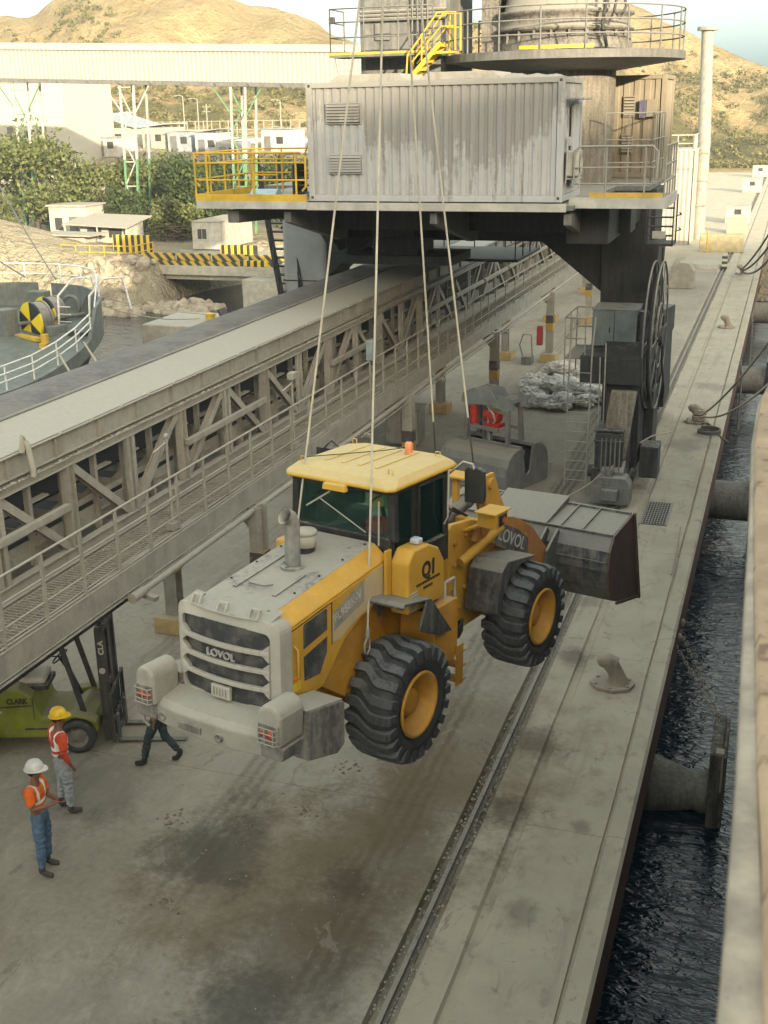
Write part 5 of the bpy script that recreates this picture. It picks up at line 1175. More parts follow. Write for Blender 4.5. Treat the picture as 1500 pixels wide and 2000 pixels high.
# grime that runs down the container's side
def grime(m):
    nt = m.node_tree; b = nt.nodes['Principled BSDF']; src = b.inputs['Base Color'].links[0].from_socket
    ob = nt.nodes.new('ShaderNodeTexCoord').outputs['Object']; s = nt.nodes.new('ShaderNodeSeparateXYZ'); nt.links.new(ob, s.inputs[0])
    st = nz(nt, 2.2, 5, .65, stretch(nt, ob, (2.4, 1, .28))); bl = nz(nt, .55, 4, .6, ob); fi = nz(nt, 9, 5, .7, ob)
    zt = ramp(nt, s.outputs[2], .3, 2.7, -.25, .22)
    xm = ramp(nt, mth(nt, 'ABSOLUTE', mth(nt, 'ADD', s.outputs[0], -.4)), 2.6, 1.6, -.14, .12)
    v = mth(nt, 'ADD', mth(nt, 'ADD', mth(nt, 'MULTIPLY', st, .75), mth(nt, 'MULTIPLY', fi, .25)), mth(nt, 'ADD', mth(nt, 'ADD', zt, xm), mth(nt, 'MULTIPLY', bl, .35)))
    nt.links.new(mixc(nt, ramp(nt, v, .60, .70, 0, .62), src, (.19, .18, .16)), b.inputs['Base Color'])
grime(m_cont)
def container(name, label, cat, x0, x1, y0, y1, z0, z1, mat, vents, group=None, pitch=.20):
    t = empty(name, label, cat, ((x0+x1)/2, (y0+y1)/2, z0), 0, group); cx, cy = (x0+x1)/2, (y0+y1)/2
    L_, W_, H_ = x1-x0, y1-y0, z1-z0
    def b(mb, n, m, bv=0, par=None): return mb.build(n, m, par or t, bv)
    q = MB()
    def corr(n, length):
        pts = []; x = 0.0; p = length/n
        for i in range(n):
            pts += [(x, 0), (x+p*.32, 0), (x+p*.42, .036), (x+p*.90, .036), (x+p, 0)]; x += p
        return pts
    for (s, ax) in ((-1, 'f'), (1, 'b')):
        pts = corr(int((L_-.3)/pitch), L_-.3); vs = []
        for (u, d) in pts:
            X, Y = -L_/2+.15+u, s*(W_/2-.05-.036+d) ; vs += [(X, Y, .14), (X, Y, H_-.12)]
        q.add(vs, [(2*i, 2*i+1, 2*i+3, 2*i+2) for i in range(len(pts)-1)])
    for s in (-1, 1):
        pts = corr(int((W_-.3)/pitch), W_-.3); vs = []
        for (u, d) in pts:
            X, Y = s*(L_/2-.05-.036+d), -W_/2+.15+u; vs += [(X, Y, .14), (X, Y, H_-.12)]
        q.add(vs, [(2*i, 2*i+1, 2*i+3, 2*i+2) for i in range(len(pts)-1)])
    q.box(-L_/2+.05, L_/2-.05, -W_/2+.05, W_/2-.05, H_-.10, H_-.03)
    w_ = b(q, 'corrugated_wall', mat)
    q = MB()
    for sx_ in (-1, 1):
        for sy_ in (-1, 1):
            q.box(min(sx_*(L_/2-.15), sx_*L_/2), max(sx_*(L_/2-.15), sx_*L_/2), min(sy_*(W_/2-.12), sy_*W_/2), max(sy_*(W_/2-.12), sy_*W_/2), 0, H_)
    for sy_ in (-1, 1):
        for (za, zb) in ((0.0, .15), (H_-.13, H_-.01)): q.box(-L_/2+.15, L_/2-.15, min(sy_*(W_/2-.08), sy_*(W_/2-.004)), max(sy_*(W_/2-.08), sy_*(W_/2-.004)), za, zb)
    for sx_ in (-1, 1):
        for (za, zb) in ((0.0, .15), (H_-.13, H_-.01)): q.box(min(sx_*(L_/2-.08), sx_*(L_/2-.004)), max(sx_*(L_/2-.08), sx_*(L_/2-.004)), -W_/2+.12, W_/2-.12, za, zb)
    b(q, 'corner_frame', mat, .012)
    for (u0, u1, v0, v1) in vents:
        q = MB(); q.box(u0, u1, -W_/2-.0, -W_/2+.06, v0, v1); vf = b(q, 'vent_frame', mat, .008)
        q = MB(); q.box(u0+.03, u1-.03, -W_/2-.012, -W_/2-.004, v0+.03, v1-.03); q.build('vent_back', m_dark, vf)
        q = MB(); n_ = 6
        for k in range(n_):
            z = v0+.05+(v1-v0-.08)*k/n_; q.add([(u0+.03, -W_/2-.05, z), (u1-.03, -W_/2-.05, z), (u1-.03, -W_/2-.014, z+.055), (u0+.03, -W_/2-.014, z+.055)], [(0, 1, 2, 3)])
        q.build('louvre', mat, vf)
    return t, L_, W_, H_
cA, L_, W_, H_ = container('machinery_container', 'dirty white corrugated container with two louvred vents facing the ropes', 'container', -10.95, -4.87, 27.06, 29.5, 8.26, 10.93, m_cont, [(-2.56, -1.68, 1.74, 2.22), (-2.52, -1.66, .62, 1.08)])
q = MB()
for (a0, b0) in ((-2.6, -.6), (-.4, 1.6)): q.prism([(a0, H_-.02), (b0, H_-.02), (b0-.25, H_+.16), (a0+.25, H_+.16)], 'y', -.9, .9)
q.build('roof_hatch', m_steel, cA, .01)
q = MB(); vs = []; r = random.Random(2)
for i in range(30):
    for j in range(8): x, y = -.1+3.0*i/29, -1.1+2.2*j/7; e = min(1, min(i, 29-i)/3)*min(1, min(j, 7-j)/1.5); vs.append((x, y, H_-.03+e*(.06+.10*abs(fbm(x*2, y*2, 1, 3)))))
q.add(vs, [(i*8+j, i*8+j+1, (i+1)*8+j+1, (i+1)*8+j) for i in range(29) for j in range(7)], True); q.build('piled_dust', m_steel, cA)
q = MB(); q.box(L_/2+.0, L_/2+.30, -.9, -.4, .55, 1.1); q.lathe([(0, 0), (.012, .19), (.02, .2)], (L_/2+.30, -.65, .83), 'x', 20)
q.box(L_/2, L_/2+.28, -.85, -.30, .47, .52); ac = q.build('air_conditioner', m_white, cA, .02)
q = MB(); q.box(L_/2, L_/2+.28, -.9, .9, 2.18, 2.22); q.box(L_/2, L_/2+.06, -.3, .5, .3, 2.1); q.tube([(L_/2+.03, -.9, 2.0), (L_/2+.05, -.95, 1.3), (L_/2+.02, -.9, .4)], .02, 6); q.box(L_/2, L_/2+.08, -.8, -.65, 1.2, 1.4); q.build('side_door', m_cont, cA, .01)
q = MB()
for sx_ in (-1, 1):
    for z in (.09, H_-.08): q.box(sx_*(L_/2-.085)-.03, sx_*(L_/2-.085)+.03, -W_/2-.003, -W_/2+.01, z-.03, z+.03)
q.build('corner_lock', m_dark, cA)
cB, L2_, W2_, H2_ = container('machinery_container', 'beige corrugated container behind the crane pedestal, catching warm light', 'container', -9.9, -3.75, 37.6, 40.04, 8.21, 11.15, m_cont2, [(1.82, 2.18, 1.75, 2.35), (1.80, 2.15, .7, 1.25)], None, .30)
q = MB(); q.box(L2_/2-.55, L2_/2-.22, -W2_/2-.14, -W2_/2, 1.75, 2.25); q.build('switch_box', m_cont2, cB, .01)
q = MB(); q.box(L2_/2-.76, L2_/2-.56, -W2_/2-.15, -W2_/2+.0, 1.72, 2.22); q.build('switch_box', paint('blue_box', (.08, .08, .16), dust=.2), cB, .01)
# ================================================================== QUAY FURNITURE
m_boll = paint('bollard_rusty_buff', (0.27, 0.215, 0.155), dust=0.6, side=0.3, rough=.85, rust=.2, dustc=(.36, .33, .27))
def bollard(loc, rz, label):
    t = empty('mooring_bollard', label, 'bollard', loc, rz, 'bollards along the quay edge')
    q = MB(); q.prism([(.42*math.cos(R_(a)), .42*math.sin(R_(a))*.85) for a in range(0, 360, 45)], 'z', 0, .07); bp_ = q.build('base_plate', m_boll, t, .012)
    q = MB()
    for a in range(22, 382, 60): q.cyl((.34*math.cos(R_(a)), .29*math.sin(R_(a)), .07), (.34*math.cos(R_(a)), .29*math.sin(R_(a)), .10), .03, 8)
    q.build('bolt', m_boll, bp_)
    q = MB(); q.tube([(.10, 0, .06), (.09, 0, .16), (.04, 0, .30), (-.03, 0, .42), (-.07, 0, .50), (-.10, 0, .56)], [.22, .165, .145, .15, .165, .12], 16)
    q.tube([(.05, 0, .44), (-.08, 0, .50), (-.22, 0, .49), (-.28, 0, .46)], [.14, .15, .125, .07], 14)
    q.build('horn', m_boll, t); return t
b0 = bollard((-2.40, 20.15, 0), 0.15, 'bare dusty bollard nearest the camera, below the loader bucket')
for (x, y, lb) in ((-2.45, 59.2, 'bare bollard beside the rail about halfway along the far quay edge'), (-2.42, 40.4, 'bollard wound with the pair of mooring ropes next to the dark wet patch'), (-2.6, 79.0, 'farthest bollard holding the bundle of dark mooring lines')):
    c_ = copy_tree(b0); c_.location = (x, y, 0); c_['label'] = lb
# mooring ropes
m_moor = plain('mooring_rope', (0.40, 0.36, 0.28), .95, var=.3, sc=30)
m_moord = plain('mooring_rope_dark', (0.13, 0.12, 0.10), .95, var=.3, sc=30)
def sag(a, b_, s, n=14):
    a, b_ = Vector(a), Vector(b_); return [a.lerp(b_, i/n)-Vector((0, 0, s*4*(i/n)*(1-i/n))) for i in range(n+1)]
def coil(q, c, z, R1, r_, turns, n=18):
    q.tube([(c[0]+R1*math.cos(2*PI*i/n), c[1]+R1*math.sin(2*PI*i/n), z+r_*1.9*i/n) for i in range(int(n*turns)+1)], r_, 6)
for i, (e, lb) in enumerate((((.62, 22.5, 7.6), 'upper pale mooring rope from the wound bollard up to the ship'), ((.62, 19.6, 6.9), 'lower pale mooring rope from the wound bollard up to the ship'))):
    q = MB(); q.tube(sag((-2.25+.05*i, 40.2+.15*i, .30-.08*i), e, .35+.1*i), .03, 7); coil(q, (-2.34, 40.4), .08+.22*i, .21, .03, 3); tag(q.build('mooring_rope', m_moor), lb, 'rope', 'mooring ropes')
q = MB(); pts = [(-2.2, 40.1, .05)]; r = random.Random(3)
for i in range(26): t = i/25; pts.append((-2.1+.75*t+.12*math.sin(t*14), 39.8-1.5*t+.45*math.cos(t*9), .035))
q.tube(pts, .035, 6); coil(q, (-1.9, 38.9), .035, .35, .035, 2.4); tag(q.build('mooring_rope', m_moord), 'loose dark rope end lying coiled on the quay by the wound bollard', 'rope', 'mooring ropes')
for i, (e, lb) in enumerate((((.5, 52, 8.0), 'highest dark line of the bundle from the farthest bollard'), ((.5, 50, 7.4), 'middle dark line of the bundle from the farthest bollard'), ((.45, 47, 6.8), 'lowest dark line of the bundle from the farthest bollard'))):
    q = MB(); q.tube(sag((-2.55+.03*i, 78.8, .35-.1*i), e, .5+.2*i), .06, 6); tag(q.build('mooring_rope', m_moord), lb, 'rope', 'mooring ropes')
q = MB(); q.tube(sag((-4.05, 30.6, 1.0), (-3.2, 33.4, 1.3), -.1, 10)+sag((-3.2, 33.4, 1.3), (-3.05, 38.6, .1), .0, 8)[1:], .022, 6); tag(q.build('tie_rope', m_moor), 'thin pale rope tied from the crane foot back along the rail', 'rope')
q = MB(); q.tube(sag((-4.2, 30.5, .95), (-5.2, 20.5, 3.6), .55, 18), .014, 5); tag(q.build('tag_line', m_moor), 'thin tag line hanging from the crane foot to the loader bucket', 'rope')
q = MB(); q.tube(sag((-1.9, 118, 1.0), (.6, 60, 16), 1.2, 14), .03, 5); tag(q.build('mooring_rope', m_moord), 'single thin line rising along the bright far quay to the upper right', 'rope', 'mooring ropes')
# drain grating with recess
q = MB()
for i in range(9): q.box(-2.96+i*.072, -2.94+i*.072, 29.45, 31.3, .004, .018)
for j in range(12): q.box(-3.0, -2.34, 29.45+j*.16, 29.475+j*.16, .002, .014)
q.box(-3.02, -2.98, 29.40, 31.36, 0.0, .02); q.box(-2.36, -2.32, 29.40, 31.36, 0.0, .02)
q2 = MB(); q2.box(-2.99, -2.35, 29.42, 31.34, .0, .003); gt = q.build('drain_grating', m_steel2); tag(gt, 'rectangular steel drain grating in the quay beside the crane foot', 'grating'); q2.build('pit', m_black, gt)
# fenders
m_fcone = paint('fender_grey', (0.17, 0.165, 0.15), dust=.3, side=.3, rough=.85, rust=.15)
def fender(y, label, z=-2.75, r1=.62):
    t = empty('quay_fender', label, 'fender', (-1.75, y, z), 0, 'rubber fenders of the quay')
    q = MB(); q.lathe([(.0, 0), (0, r1), (.12, r1), (.22, r1*.95), (.95, r1*.62), (1.08, r1*.72), (1.2, r1*.72), (1.2, 0)], (0.0, 0, 0), 'x', 32); q.build('rubber_cone', m_fcone, t)
    q = MB()
    for a in range(0, 360, 60): q.cyl((.12, r1*.86*math.cos(R_(a)), r1*.86*math.sin(R_(a))), (.16, r1*.86*math.cos(R_(a)), r1*.86*math.sin(R_(a))), .055, 10)
    q.build('flange_bolt', m_black, t)
    q = MB(); q.box(1.20, 1.42, -.85, .85, -1.2, 1.35); q.box(1.42, 1.50, -.80, .80, -1.15, 1.30); q.build('fender_panel', paint('panel_dark', (.05, .045, .04), dust=.3, side=.15, rough=.85, rust=.15), t, .02)
    q = MB(); q.box(1.30, 1.46, -.84, -.62, .55, 1.40); q.build('panel_guard', m_boll, t, .02)
    return t
f0 = fender(21.4, 'nearest fender with bolted grey cone and dark upright panel by the ship')
chain = MB()
for (y0, y1) in ((24.4, 21.9), (23.6, 21.7)):
    a, b_ = Vector((-1.55, y0, -.55)), Vector((-.35, y1, -1.5))
    for i in range(16):
        p = a.lerp(b_, i/16); d = (b_-a).normalized(); e = Vector((0, 0, 1)) if i % 2 else d.cross(Vector((0, 0, 1))).normalized()
        chain.tube([p+d*.06*math.cos(t)+e*.035*math.sin(t) for t in [k*PI/4 for k in range(8)]], .012, 5, closed=True)
ch = chain.build('fender_chain', m_boll); tag(ch, 'rusty pale chains running from the quay face to the nearest fender', 'chain')
q = MB(); q.sphere((-1.5, 24.5, -.5), .12); q.sphere((-1.5, 23.7, -.5), .12); q.build('chain_shackle', m_boll, ch)
for y, lb in ((37.0, 'second fender from the camera, a thick grey roller across the gap'), (55.0, 'third fender from the camera, under the mooring ropes'), (74.0, 'fourth fender, small and far along the gap')):
    t = empty('quay_fender', lb, 'fender', (-1.75, y, -1.6), 0, 'rubber fenders of the quay')
    q = MB(); q.cyl((0, 0, 0), (1.95, 0, 0), .62, 24); q.cyl((0, 0, 0), (.1, 0, 0), .72, 24); q.build('rubber_roller', m_fcone, t)
    q = MB(); q.box(1.35, 1.5, -.7, .7, -1.4, 1.0); q.build('fender_panel', m_dark, t, .02)
for y, lb in ((50.5, 'nearer grey ladder fixed down the brown quay face'), (63, 'farther grey ladder fixed down the brown quay face')):
    q = MB(); q.tube([(-1.42, y, .05), (-1.32, y, -.6), (-1.32, y, -2.9)], .04, 6); q.tube([(-1.42, y+.6, .05), (-1.32, y+.6, -.6), (-1.32, y+.6, -2.9)], .04, 6)
    for k in range(9): q.tube([(-1.32, y, -.3-k*.3), (-1.32, y+.6, -.3-k*.3)], .025, 5)
    tag(q.build('quay_ladder', m_steel2), lb, 'ladder')
q = MB()
q.tube([(-1.88, 26, .03), (-1.9, 27.8, .04), (-1.92, 28.6, .3)], .018, 5)
tag(q.build('edge_conduit', m_boll), 'thin rusty conduit and clips along the joint near the quay edge', 'conduit')
# far quay objects
def thing_box(name, label, cat, x0, x1, y0, y1, z1, mat, bev=.05, group=None):
    q = MB(); q.box(x0, x1, y0, y1, 0, z1); o = q.build(name, mat, None, bev); return tag(o, label, cat, group)
q = MB(); q.prism([(-6.6, 0), (-5.0, 0), (-5.0, 1.0), (-5.3, 1.5), (-5.9, 1.55), (-6.3, 1.2)], 'y', 71.8, 73.0); tag(q.build('concrete_barrier', m_conc, None, .06), 'rounded grey concrete end block beside the crane reel', 'barrier')
q = MB(); q.cyl((-5.0, 82.6, 0), (-5.0, 82.6, .18), 1.45, 36); q.cyl((-5.0, 82.6, .18), (-5.0, 82.6, .24), 1.2, 36); tag(q.build('manhole_cover', m_conc_l, None), 'flat round pale concrete cover on the far quay', 'manhole')
q = MB(); q.box(-3.95, -3.6, 81.3, 81.6, 0, .95); st_ = q.build('marker_post', stripes('post_bands', (.05, .05, .05), (.5, .47, .38), 3.0, 0, 'ZX', .2), None, .02); tag(st_, 'short dark and pale banded stop post at the end of the rail', 'post')
for (x, y, s, lb) in ((-4.45, 114.5, 1.55, 'largest white concrete cube with a dark square hole on the far quay'), (-4.6, 155, 1.6, 'middle white concrete cube with a dark hole farther along the quay'), (-4.6, 188, 1.6, 'farthest small white cube at the end of the quay')):
    t = empty('concrete_cube', lb, 'block', (x, y, 0), 0, 'white cubes on the far quay')
    q = MB(); q.box(-s*.7, s*.7, -s/2, s/2, 0, s); c_ = q.build('block', m_conc_l, t, .04)
    q = MB(); q.box(-.3, .3, -s/2-.02, -s/2+.02, s*.5, s*.8); q.build('opening', m_dark, t)
for (x0, x1, y, h, lb) in ((-4.9, -3.3, 104.5, 1.3, 'low pale stone block in front of the largest white cube'), (-6.1, -3.0, 91.0, 1.25, 'long low yellowish concrete wall closing off the near quay')):
    thing_box('low_wall', lb, 'wall', x0, x1, y, y+.8, h, paint('yellowed_concrete', (.50, .44, .27), dust=.3, side=.1, rough=.9), .05)
q = MB(); q.cyl((-5.5, 90.2, 0), (-5.5, 90.2, 1.6), .06, 8); tag(q.build('guard_post', m_yel), 'thin yellow post by the low yellowish wall', 'post')
# steel chimney and pale clad tower at the conveyor's end
q = MB(); q.tube([(-6.87, 100, 0), (-6.87, 100, 7.5), (-7.15, 100, 15.6)], [.52, .50, .45], 24); stx = q.build('steel_chimney', paint('chimney_grey', (.32, .31, .275), dust=.2, side=.15, rough=.6, rust=.05)); tag(stx, 'tall slim pale steel chimney with a flat cap', 'chimney')
q = MB(); q.cyl((-7.15, 100, 15.6), (-7.15, 100, 15.85), .78, 20); q.build('cap', m_steel, stx)
q = MB(); q.box(-7.4, -6.3, 99.4, 99.5, 2.6, 2.7); q.box(-7.4, -6.3, 99.4, 99.5, 6.6, 6.7); q.build('clamp', m_steel, stx)
def corr_panel(q, x0, x1, y, z0, z1, pitch, d, axis='x'):
    n = max(2, int(abs(x1-x0)/pitch)); vs = []
    for i in range(n*2+1):
        u = x0+(x1-x0)*i/(2*n); w = y-(d if i % 2 else 0)
        vs += [((u, w, z0) if axis == 'x' else (w, u, z0)), ((u, w, z1) if axis == 'x' else (w, u, z1))]
    q.add(vs, [(2*i, 2*i+1, 2*i+3, 2*i+2) for i in range(n*2)])
m_clad = paint('cladding_white', (0.36, 0.345, 0.31), dust=.15, side=.10, rough=.55, var=.06)
q = MB(); q.box(-13.0, -7.25, 95.1, 101, 0, 7.0); tt = q.build('transfer_tower', m_clad, None, .02); tag(tt, 'pale clad box tower where the conveyor ends, left of the chimney', 'tower')
q = MB(); corr_panel(q, -13.0, -7.3, 95.08, 0, 6.95, .35, .06); corr_panel(q, 95.2, 101, -7.18, 0, 6.95, .35, .06, 'y'); q.build('cladding', m_clad, tt)
q = MB(); railing(q, [(-13, 95.1, 7.0), (-7.3, 95.1, 7.0), (-7.3, 101, 7.0)], (.5, 1.1), .04, 1.2); q.box(-13.1, -7.1, 95.0, 101, 6.95, 7.05); q.build('roof_railing', m_white, tt)

# ================================================================== CLAMSHELL GRAB
m_grab = paint('grab_steel', (0.20, 0.205, 0.205), dust=.6, side=.15, rough=.5, metal=.3, rust=.12)
m_grab2 = paint('grab_head_bluegrey', (0.20, 0.225, 0.235), dust=.35, side=.1, rough=.6)
m_bag0 = plain('hose_pale', (.35, .34, .31), .7)
gr_ = empty('clamshell_grab', 'dark steel clamshell grab standing on the yard behind the loader cab', 'grab', (-7.55, 32.2, 0), R_(-112))
SP = [(0, .0), (1.0, .02), (1.04, .5), (1.0, .78), (.90, .98), (.72, 1.12), (.50, 1.19), (.30, 1.19)]
def shell(s):
    W_ = 1.15; q = MB()
    for yy in (-W_, W_): q.prism([(s*x, z) for x, z in SP]+[(s*.17, .50), (0, .36)], 'y', yy-.03, yy+.03)
    vs = []
    for (x, z) in SP: vs += [(s*x, -W_, z), (s*x, W_, z)]
    q.add(vs, [(2*i, 2*i+1, 2*i+3, 2*i+2) for i in range(len(SP)-1)])
    o = q.build('grab_shell', m_grab, gr_, 0)
    q = MB(); q.beam((s*.30, -W_, 1.2), (s*.30, W_, 1.2), .08, .10)
    for yy in (-W_, W_):
        for (a_, b_) in zip(SP[1:], SP[2:]): q.beam((s*a_[0], yy, a_[1]), (s*b_[0], yy, b_[1]), .07, .03)
        q.beam((s*.17, yy, .5), (s*.30, yy, 1.18), .08, .05)
    q.build('shell_rim', m_grab, o)
    for yy in (-.78, .72):
        q = MB(); q.beam((s*.34, yy, 1.15), (s*.30, yy*.92, 2.42), .13, .13, w2=.10, h2=.10); q.build('grab_arm', m_grab, gr_, .01)
shell(-1); shell(1)
HP = [(-.92, 2.30), (-.88, 2.55), (-.50, 2.74), (.10, 2.72), (.28, 2.50), (.45, 2.60), (.80, 2.60), (.92, 2.48), (.86, 2.28), (.60, 2.18), (.25, 2.30), (-.30, 2.28), (-.70, 2.22)]
q = MB(); q.prism([(u, v) for u, v in HP], 'x', -.36, -.30); q.prism([(u, v) for u, v in HP], 'x', .30, .36); q.box(-.3, .3, -.8, .75, 2.40, 2.46); q.cyl((-.3, -.5, 2.55), (.3, -.5, 2.55), .14, 16); q.cyl((-.3, .5, 2.45), (.3, .5, 2.45), .12, 16); q.build('head_frame', m_grab2, gr_, .008)
q = MB(); q.beam((.30, -.78, 1.62), (.30, .35, 1.58), .08, .10); q.beam((-.30, -.78, 1.62), (-.30, .72, 1.62), .08, .10); q.cyl((0, -.35, .5), (0, -.35, 2.3), .06, 10); q.cyl((.1, -.1, .5), (.1, -.1, 1.5), .09, 12); q.box(-.25, .25, -.9, .9, .85, .98); q.build('lower_beam', m_grab, gr_, .01)
q = MB(); q.cyl((.25, -.55, 1.70), (.25, -.55, 2.18), .12, 16); q.sphere((.25, -.55, 2.18), .12, n=14, m=6); q.build('red_tank', m_red, gr_)
q = MB(); q.cyl((.15, -.2, 2.0), (.15, .28, 1.9), .16, 16); q.box(.0, .3, -.15, .35, 1.66, 1.78); q.build('red_motor', m_red, gr_)
q = MB(); q.tube([(.35, .05, 2.2), (.42, .25, 2.1), (.42, .32, 1.9), (.38, .22, 1.82)], .03, 8); q.tube([(.2, -.05, 2.3), (.3, -.02, 1.9), (.2, 0, .9)], .018, 6); q.build('hose', m_bag0, gr_)
# crumpled bags
m_bag = paint('bag_plastic', (0.60, 0.59, 0.55), dust=.2, side=.05, rough=.5, var=.35, sc=4)
r = random.Random(9)
def bag(x, y, z, s, k):
    bm = bmesh.new(); bmesh.ops.create_icosphere(bm, subdivisions=5, radius=s); o_ = r.uniform(0, 90)
    for v in bm.verts:
        n_ = v.co.normalized(); f = 1+.40*noise.noise(n_*1.3+Vector((o_, 0, 0)))-.55*abs(noise.noise(n_*2.6+Vector((0, o_, 0))))-.30*abs(noise.noise(n_*5.5+Vector((0, 0, o_))))-.16*abs(noise.noise(n_*11+Vector((o_, 0, o_))))
        v.co = Vector((v.co.x*1.35, v.co.y*.95, max(-s*.28, v.co.z*.62)))*f
    me = bpy.data.meshes.new('bag'); bm.to_mesh(me); bm.free(); me.materials.append(m_bag)
    for p in me.polygons: p.use_smooth = True
    o = bpy.data.objects.new('crumpled_bag', me); COL.objects.link(o); o.location = (x, y, z); o.rotation_euler = (0, 0, r.uniform(0, 6))
    tag(o, 'crumpled pale bulk bag in the heap behind the crane ladder' if k == 0 else 'crumpled white bag lying apart, at the foot of the column beyond the main heap', 'bag', 'crumpled bulk bags' if k == 0 else None)
for i, (x, y) in enumerate(((-8.7, 43.4), (-8.0, 43.9), (-7.3, 43.8), (-6.7, 43.0), (-8.4, 42.2), (-7.7, 42.6), (-7.0, 42.2), (-7.2, 41.2), (-6.5, 41.6), (-8.0, 41.2), (-7.6, 43.2), (-8.8, 44.4), (-6.2, 42.6))):
    bag(x, y, .22+(.28 if i in (5, 10, 6) else 0), r.uniform(.45, .62), 0)
bag(-8.3, 47.0, .18, .62, 1)
# cabinets by the conveyor
t = empty('steel_cabinet', 'low grey steel cabinet under the conveyor beyond the loader roof', 'cabinet', (-11.2, 35.2, 0)); q = MB(); q.box(-.55, .55, -.4, .4, .1, 1.25); q.box(-.6, .6, -.45, .45, 1.25, 1.3); q.build('body', paint('cabinet_grey', (.20, .19, .165), dust=.5, side=.15), t, .02); q = MB(); q.box(-.53, -.02, -.42, -.40, .15, 1.2); q.box(.02, .53, -.42, -.40, .15, 1.2); q.build('door', m_steel, t, .006)
t = empty('fire_hose_cabinet', 'narrow red fire hose cabinet on the striped column', 'cabinet', (-9.55, 49.3, 0)); q = MB(); q.box(-.20, .04, -.12, .12, .70, 1.50); q.build('body', plain('cabinet_red', (.26, .03, .035), .6), t, .02); q = MB(); q.box(-.18, .02, -.13, -.12, .74, 1.46); q.build('door', plain('door_red', (.32, .04, .045), .5), t, .004)
q = MB(); q.box(-11.9, -10.4, 76, 79, 0, 2.3); rb = q.build('red_container', plain('faded_red', (.38, .09, .07), .6), None, .03); tag(rb, 'faded red container far off beside the dark crane leg', 'container')
q = MB(); q.box(-.22, .22, -.25, .25, .02, .35); q.tube([(-.2, 0, .3), (-.35, 0, .8), (-.2, 0, 1.25), (.15, 0, 1.25), (.2, 0, .3)], .03, 6); hc = q.build('hand_cart', m_steel2, None); hc.location = (-10.0, 48.6, 0); tag(hc, 'small grey hand cart beside the column with the red cabinet', 'cart')

# ================================================================== FORKLIFT
m_fg = paint('forklift_green', (0.20, 0.235, 0.018), dust=.55, side=.14, rough=.4, dustc=(.25, .235, .17))
fk = empty('forklift', 'lime green forklift half hidden under the conveyor with its forks on the ground', 'forklift', (-10.94, 15.7, 0), R_(20))
def fp(mb, n, m, bv=0, par=None): return mb.build(n, m, par or fk, bv)
q = MB(); q.prism([(-2.25, .35), (-2.3, .55), (-2.2, 1.12), (-1.9, 1.2), (-.95, 1.18), (-.72, 1.02), (-.60, .62), (-.15, .60), (.05, .70), (.28, .60), (.34, .50), (.34, .30), (-.5, .22), (-1.9, .25)], 'y', -.52, .52); bd = fp(q, 'body', m_fg, .05)
q = MB(); q.prism([(-2.45, .25), (-2.5, .6), (-2.35, 1.15), (-2.0, 1.2), (-1.95, .3)], 'y', -.50, .50); fp(q, 'counterweight', m_fg, .08)
for (ya, yb) in ((-.64, -.40), (.40, .64)):
    q = MB(); q.prism([(-.42, .36), (-.36, .56), (-.2, .68), (0, .72), (.2, .68), (.34, .58), (.34, .52), (.18, .62), (0, .66), (-.18, .62), (-.31, .52), (-.36, .36)], 'y', ya, yb); fp(q, 'front_fender', m_fg, .02)
for (x, R1) in ((0, .30), (-1.62, .27)):
    for s in (-1, 1):
        q = MB(); q.lathe([(-.10, R1*.62), (-.12, R1*.7), (-.12, R1*.93), (-.08, R1), (.08, R1), (.12, R1*.93), (.12, R1*.7), (.10, R1*.62)], (x, s*.56, R1), 'y', 32); ty = fp(q, 'wheel', m_tyre)
        q = MB(); q.lathe([(s*.10, R1*.63), (s*.05, R1*.58), (s*.03, R1*.4), (s*.06, R1*.3), (s*.07, 0)], (x, s*.56, R1), 'y', 28)
        for k in range(6): a = k*PI/3; q.cyl((x+R1*.45*math.cos(a), s*.59, R1+R1*.45*math.sin(a)), (x+R1*.45*math.cos(a), s*.62, R1+R1*.45*math.sin(a)), .018, 8)
        q.build('rim', plain('dirty_rim', (.20, .19, .16), .7), ty)
q = MB(); q.box(-1.0, -.55, -.26, .26, 1.12, 1.24); q.box(-1.12, -.95, -.25, .25, 1.2, 1.62); fp(q, 'driver_seat', paint('seat_dusty', (.5, .49, .46), dust=.9, side=.4, dustc=(.5, .48, .43), rough=.9), .05)
q = MB(); q.box(-1.05, -.5, -.28, .28, 1.02, 1.12); fp(q, 'seat_base', m_dark, .02)
q = MB(); q.tube([(-.32+.12*math.cos(a), .19*math.sin(a)-.0, 1.52+.09*math.cos(a)) for a in [2*PI*i/16 for i in range(16)]], .014, 6, closed=True); q.tube([(-.32, 0, 1.52), (-.18, 0, 1.25), (-.02, 0, .8)], .04, 8)
q.tube([(-.45, 0, 1.52), (-.2, 0, 1.52)], .012, 5); q.tube([(-.1, -.12, 1.1), (-.16, -.16, 1.35)], .012, 5); q.tube([(-.1, -.18, 1.1), (-.16, -.2, 1.32)], .012, 5); fp(q, 'steering_wheel', m_black)
q = MB()
for s in (-1, 1):
    q.beam((.12, s*.45, .62), (-.22, s*.42, 2.12), .05, .09); q.beam((-1.9, s*.45, 1.1), (-1.55, s*.42, 2.12), .05, .09); q.beam((-.22, s*.42, 2.12), (-1.55, s*.42, 2.12), .05, .07)
for k in range(9): q.beam((-.3-k*.15, -.42, 2.14), (-.3-k*.15, .42, 2.14), .03, .03)
q.beam((-.22, -.42, 2.12), (-.22, .42, 2.12), .06, .06); fp(q, 'overhead_guard', m_dark, .01)
q = MB()
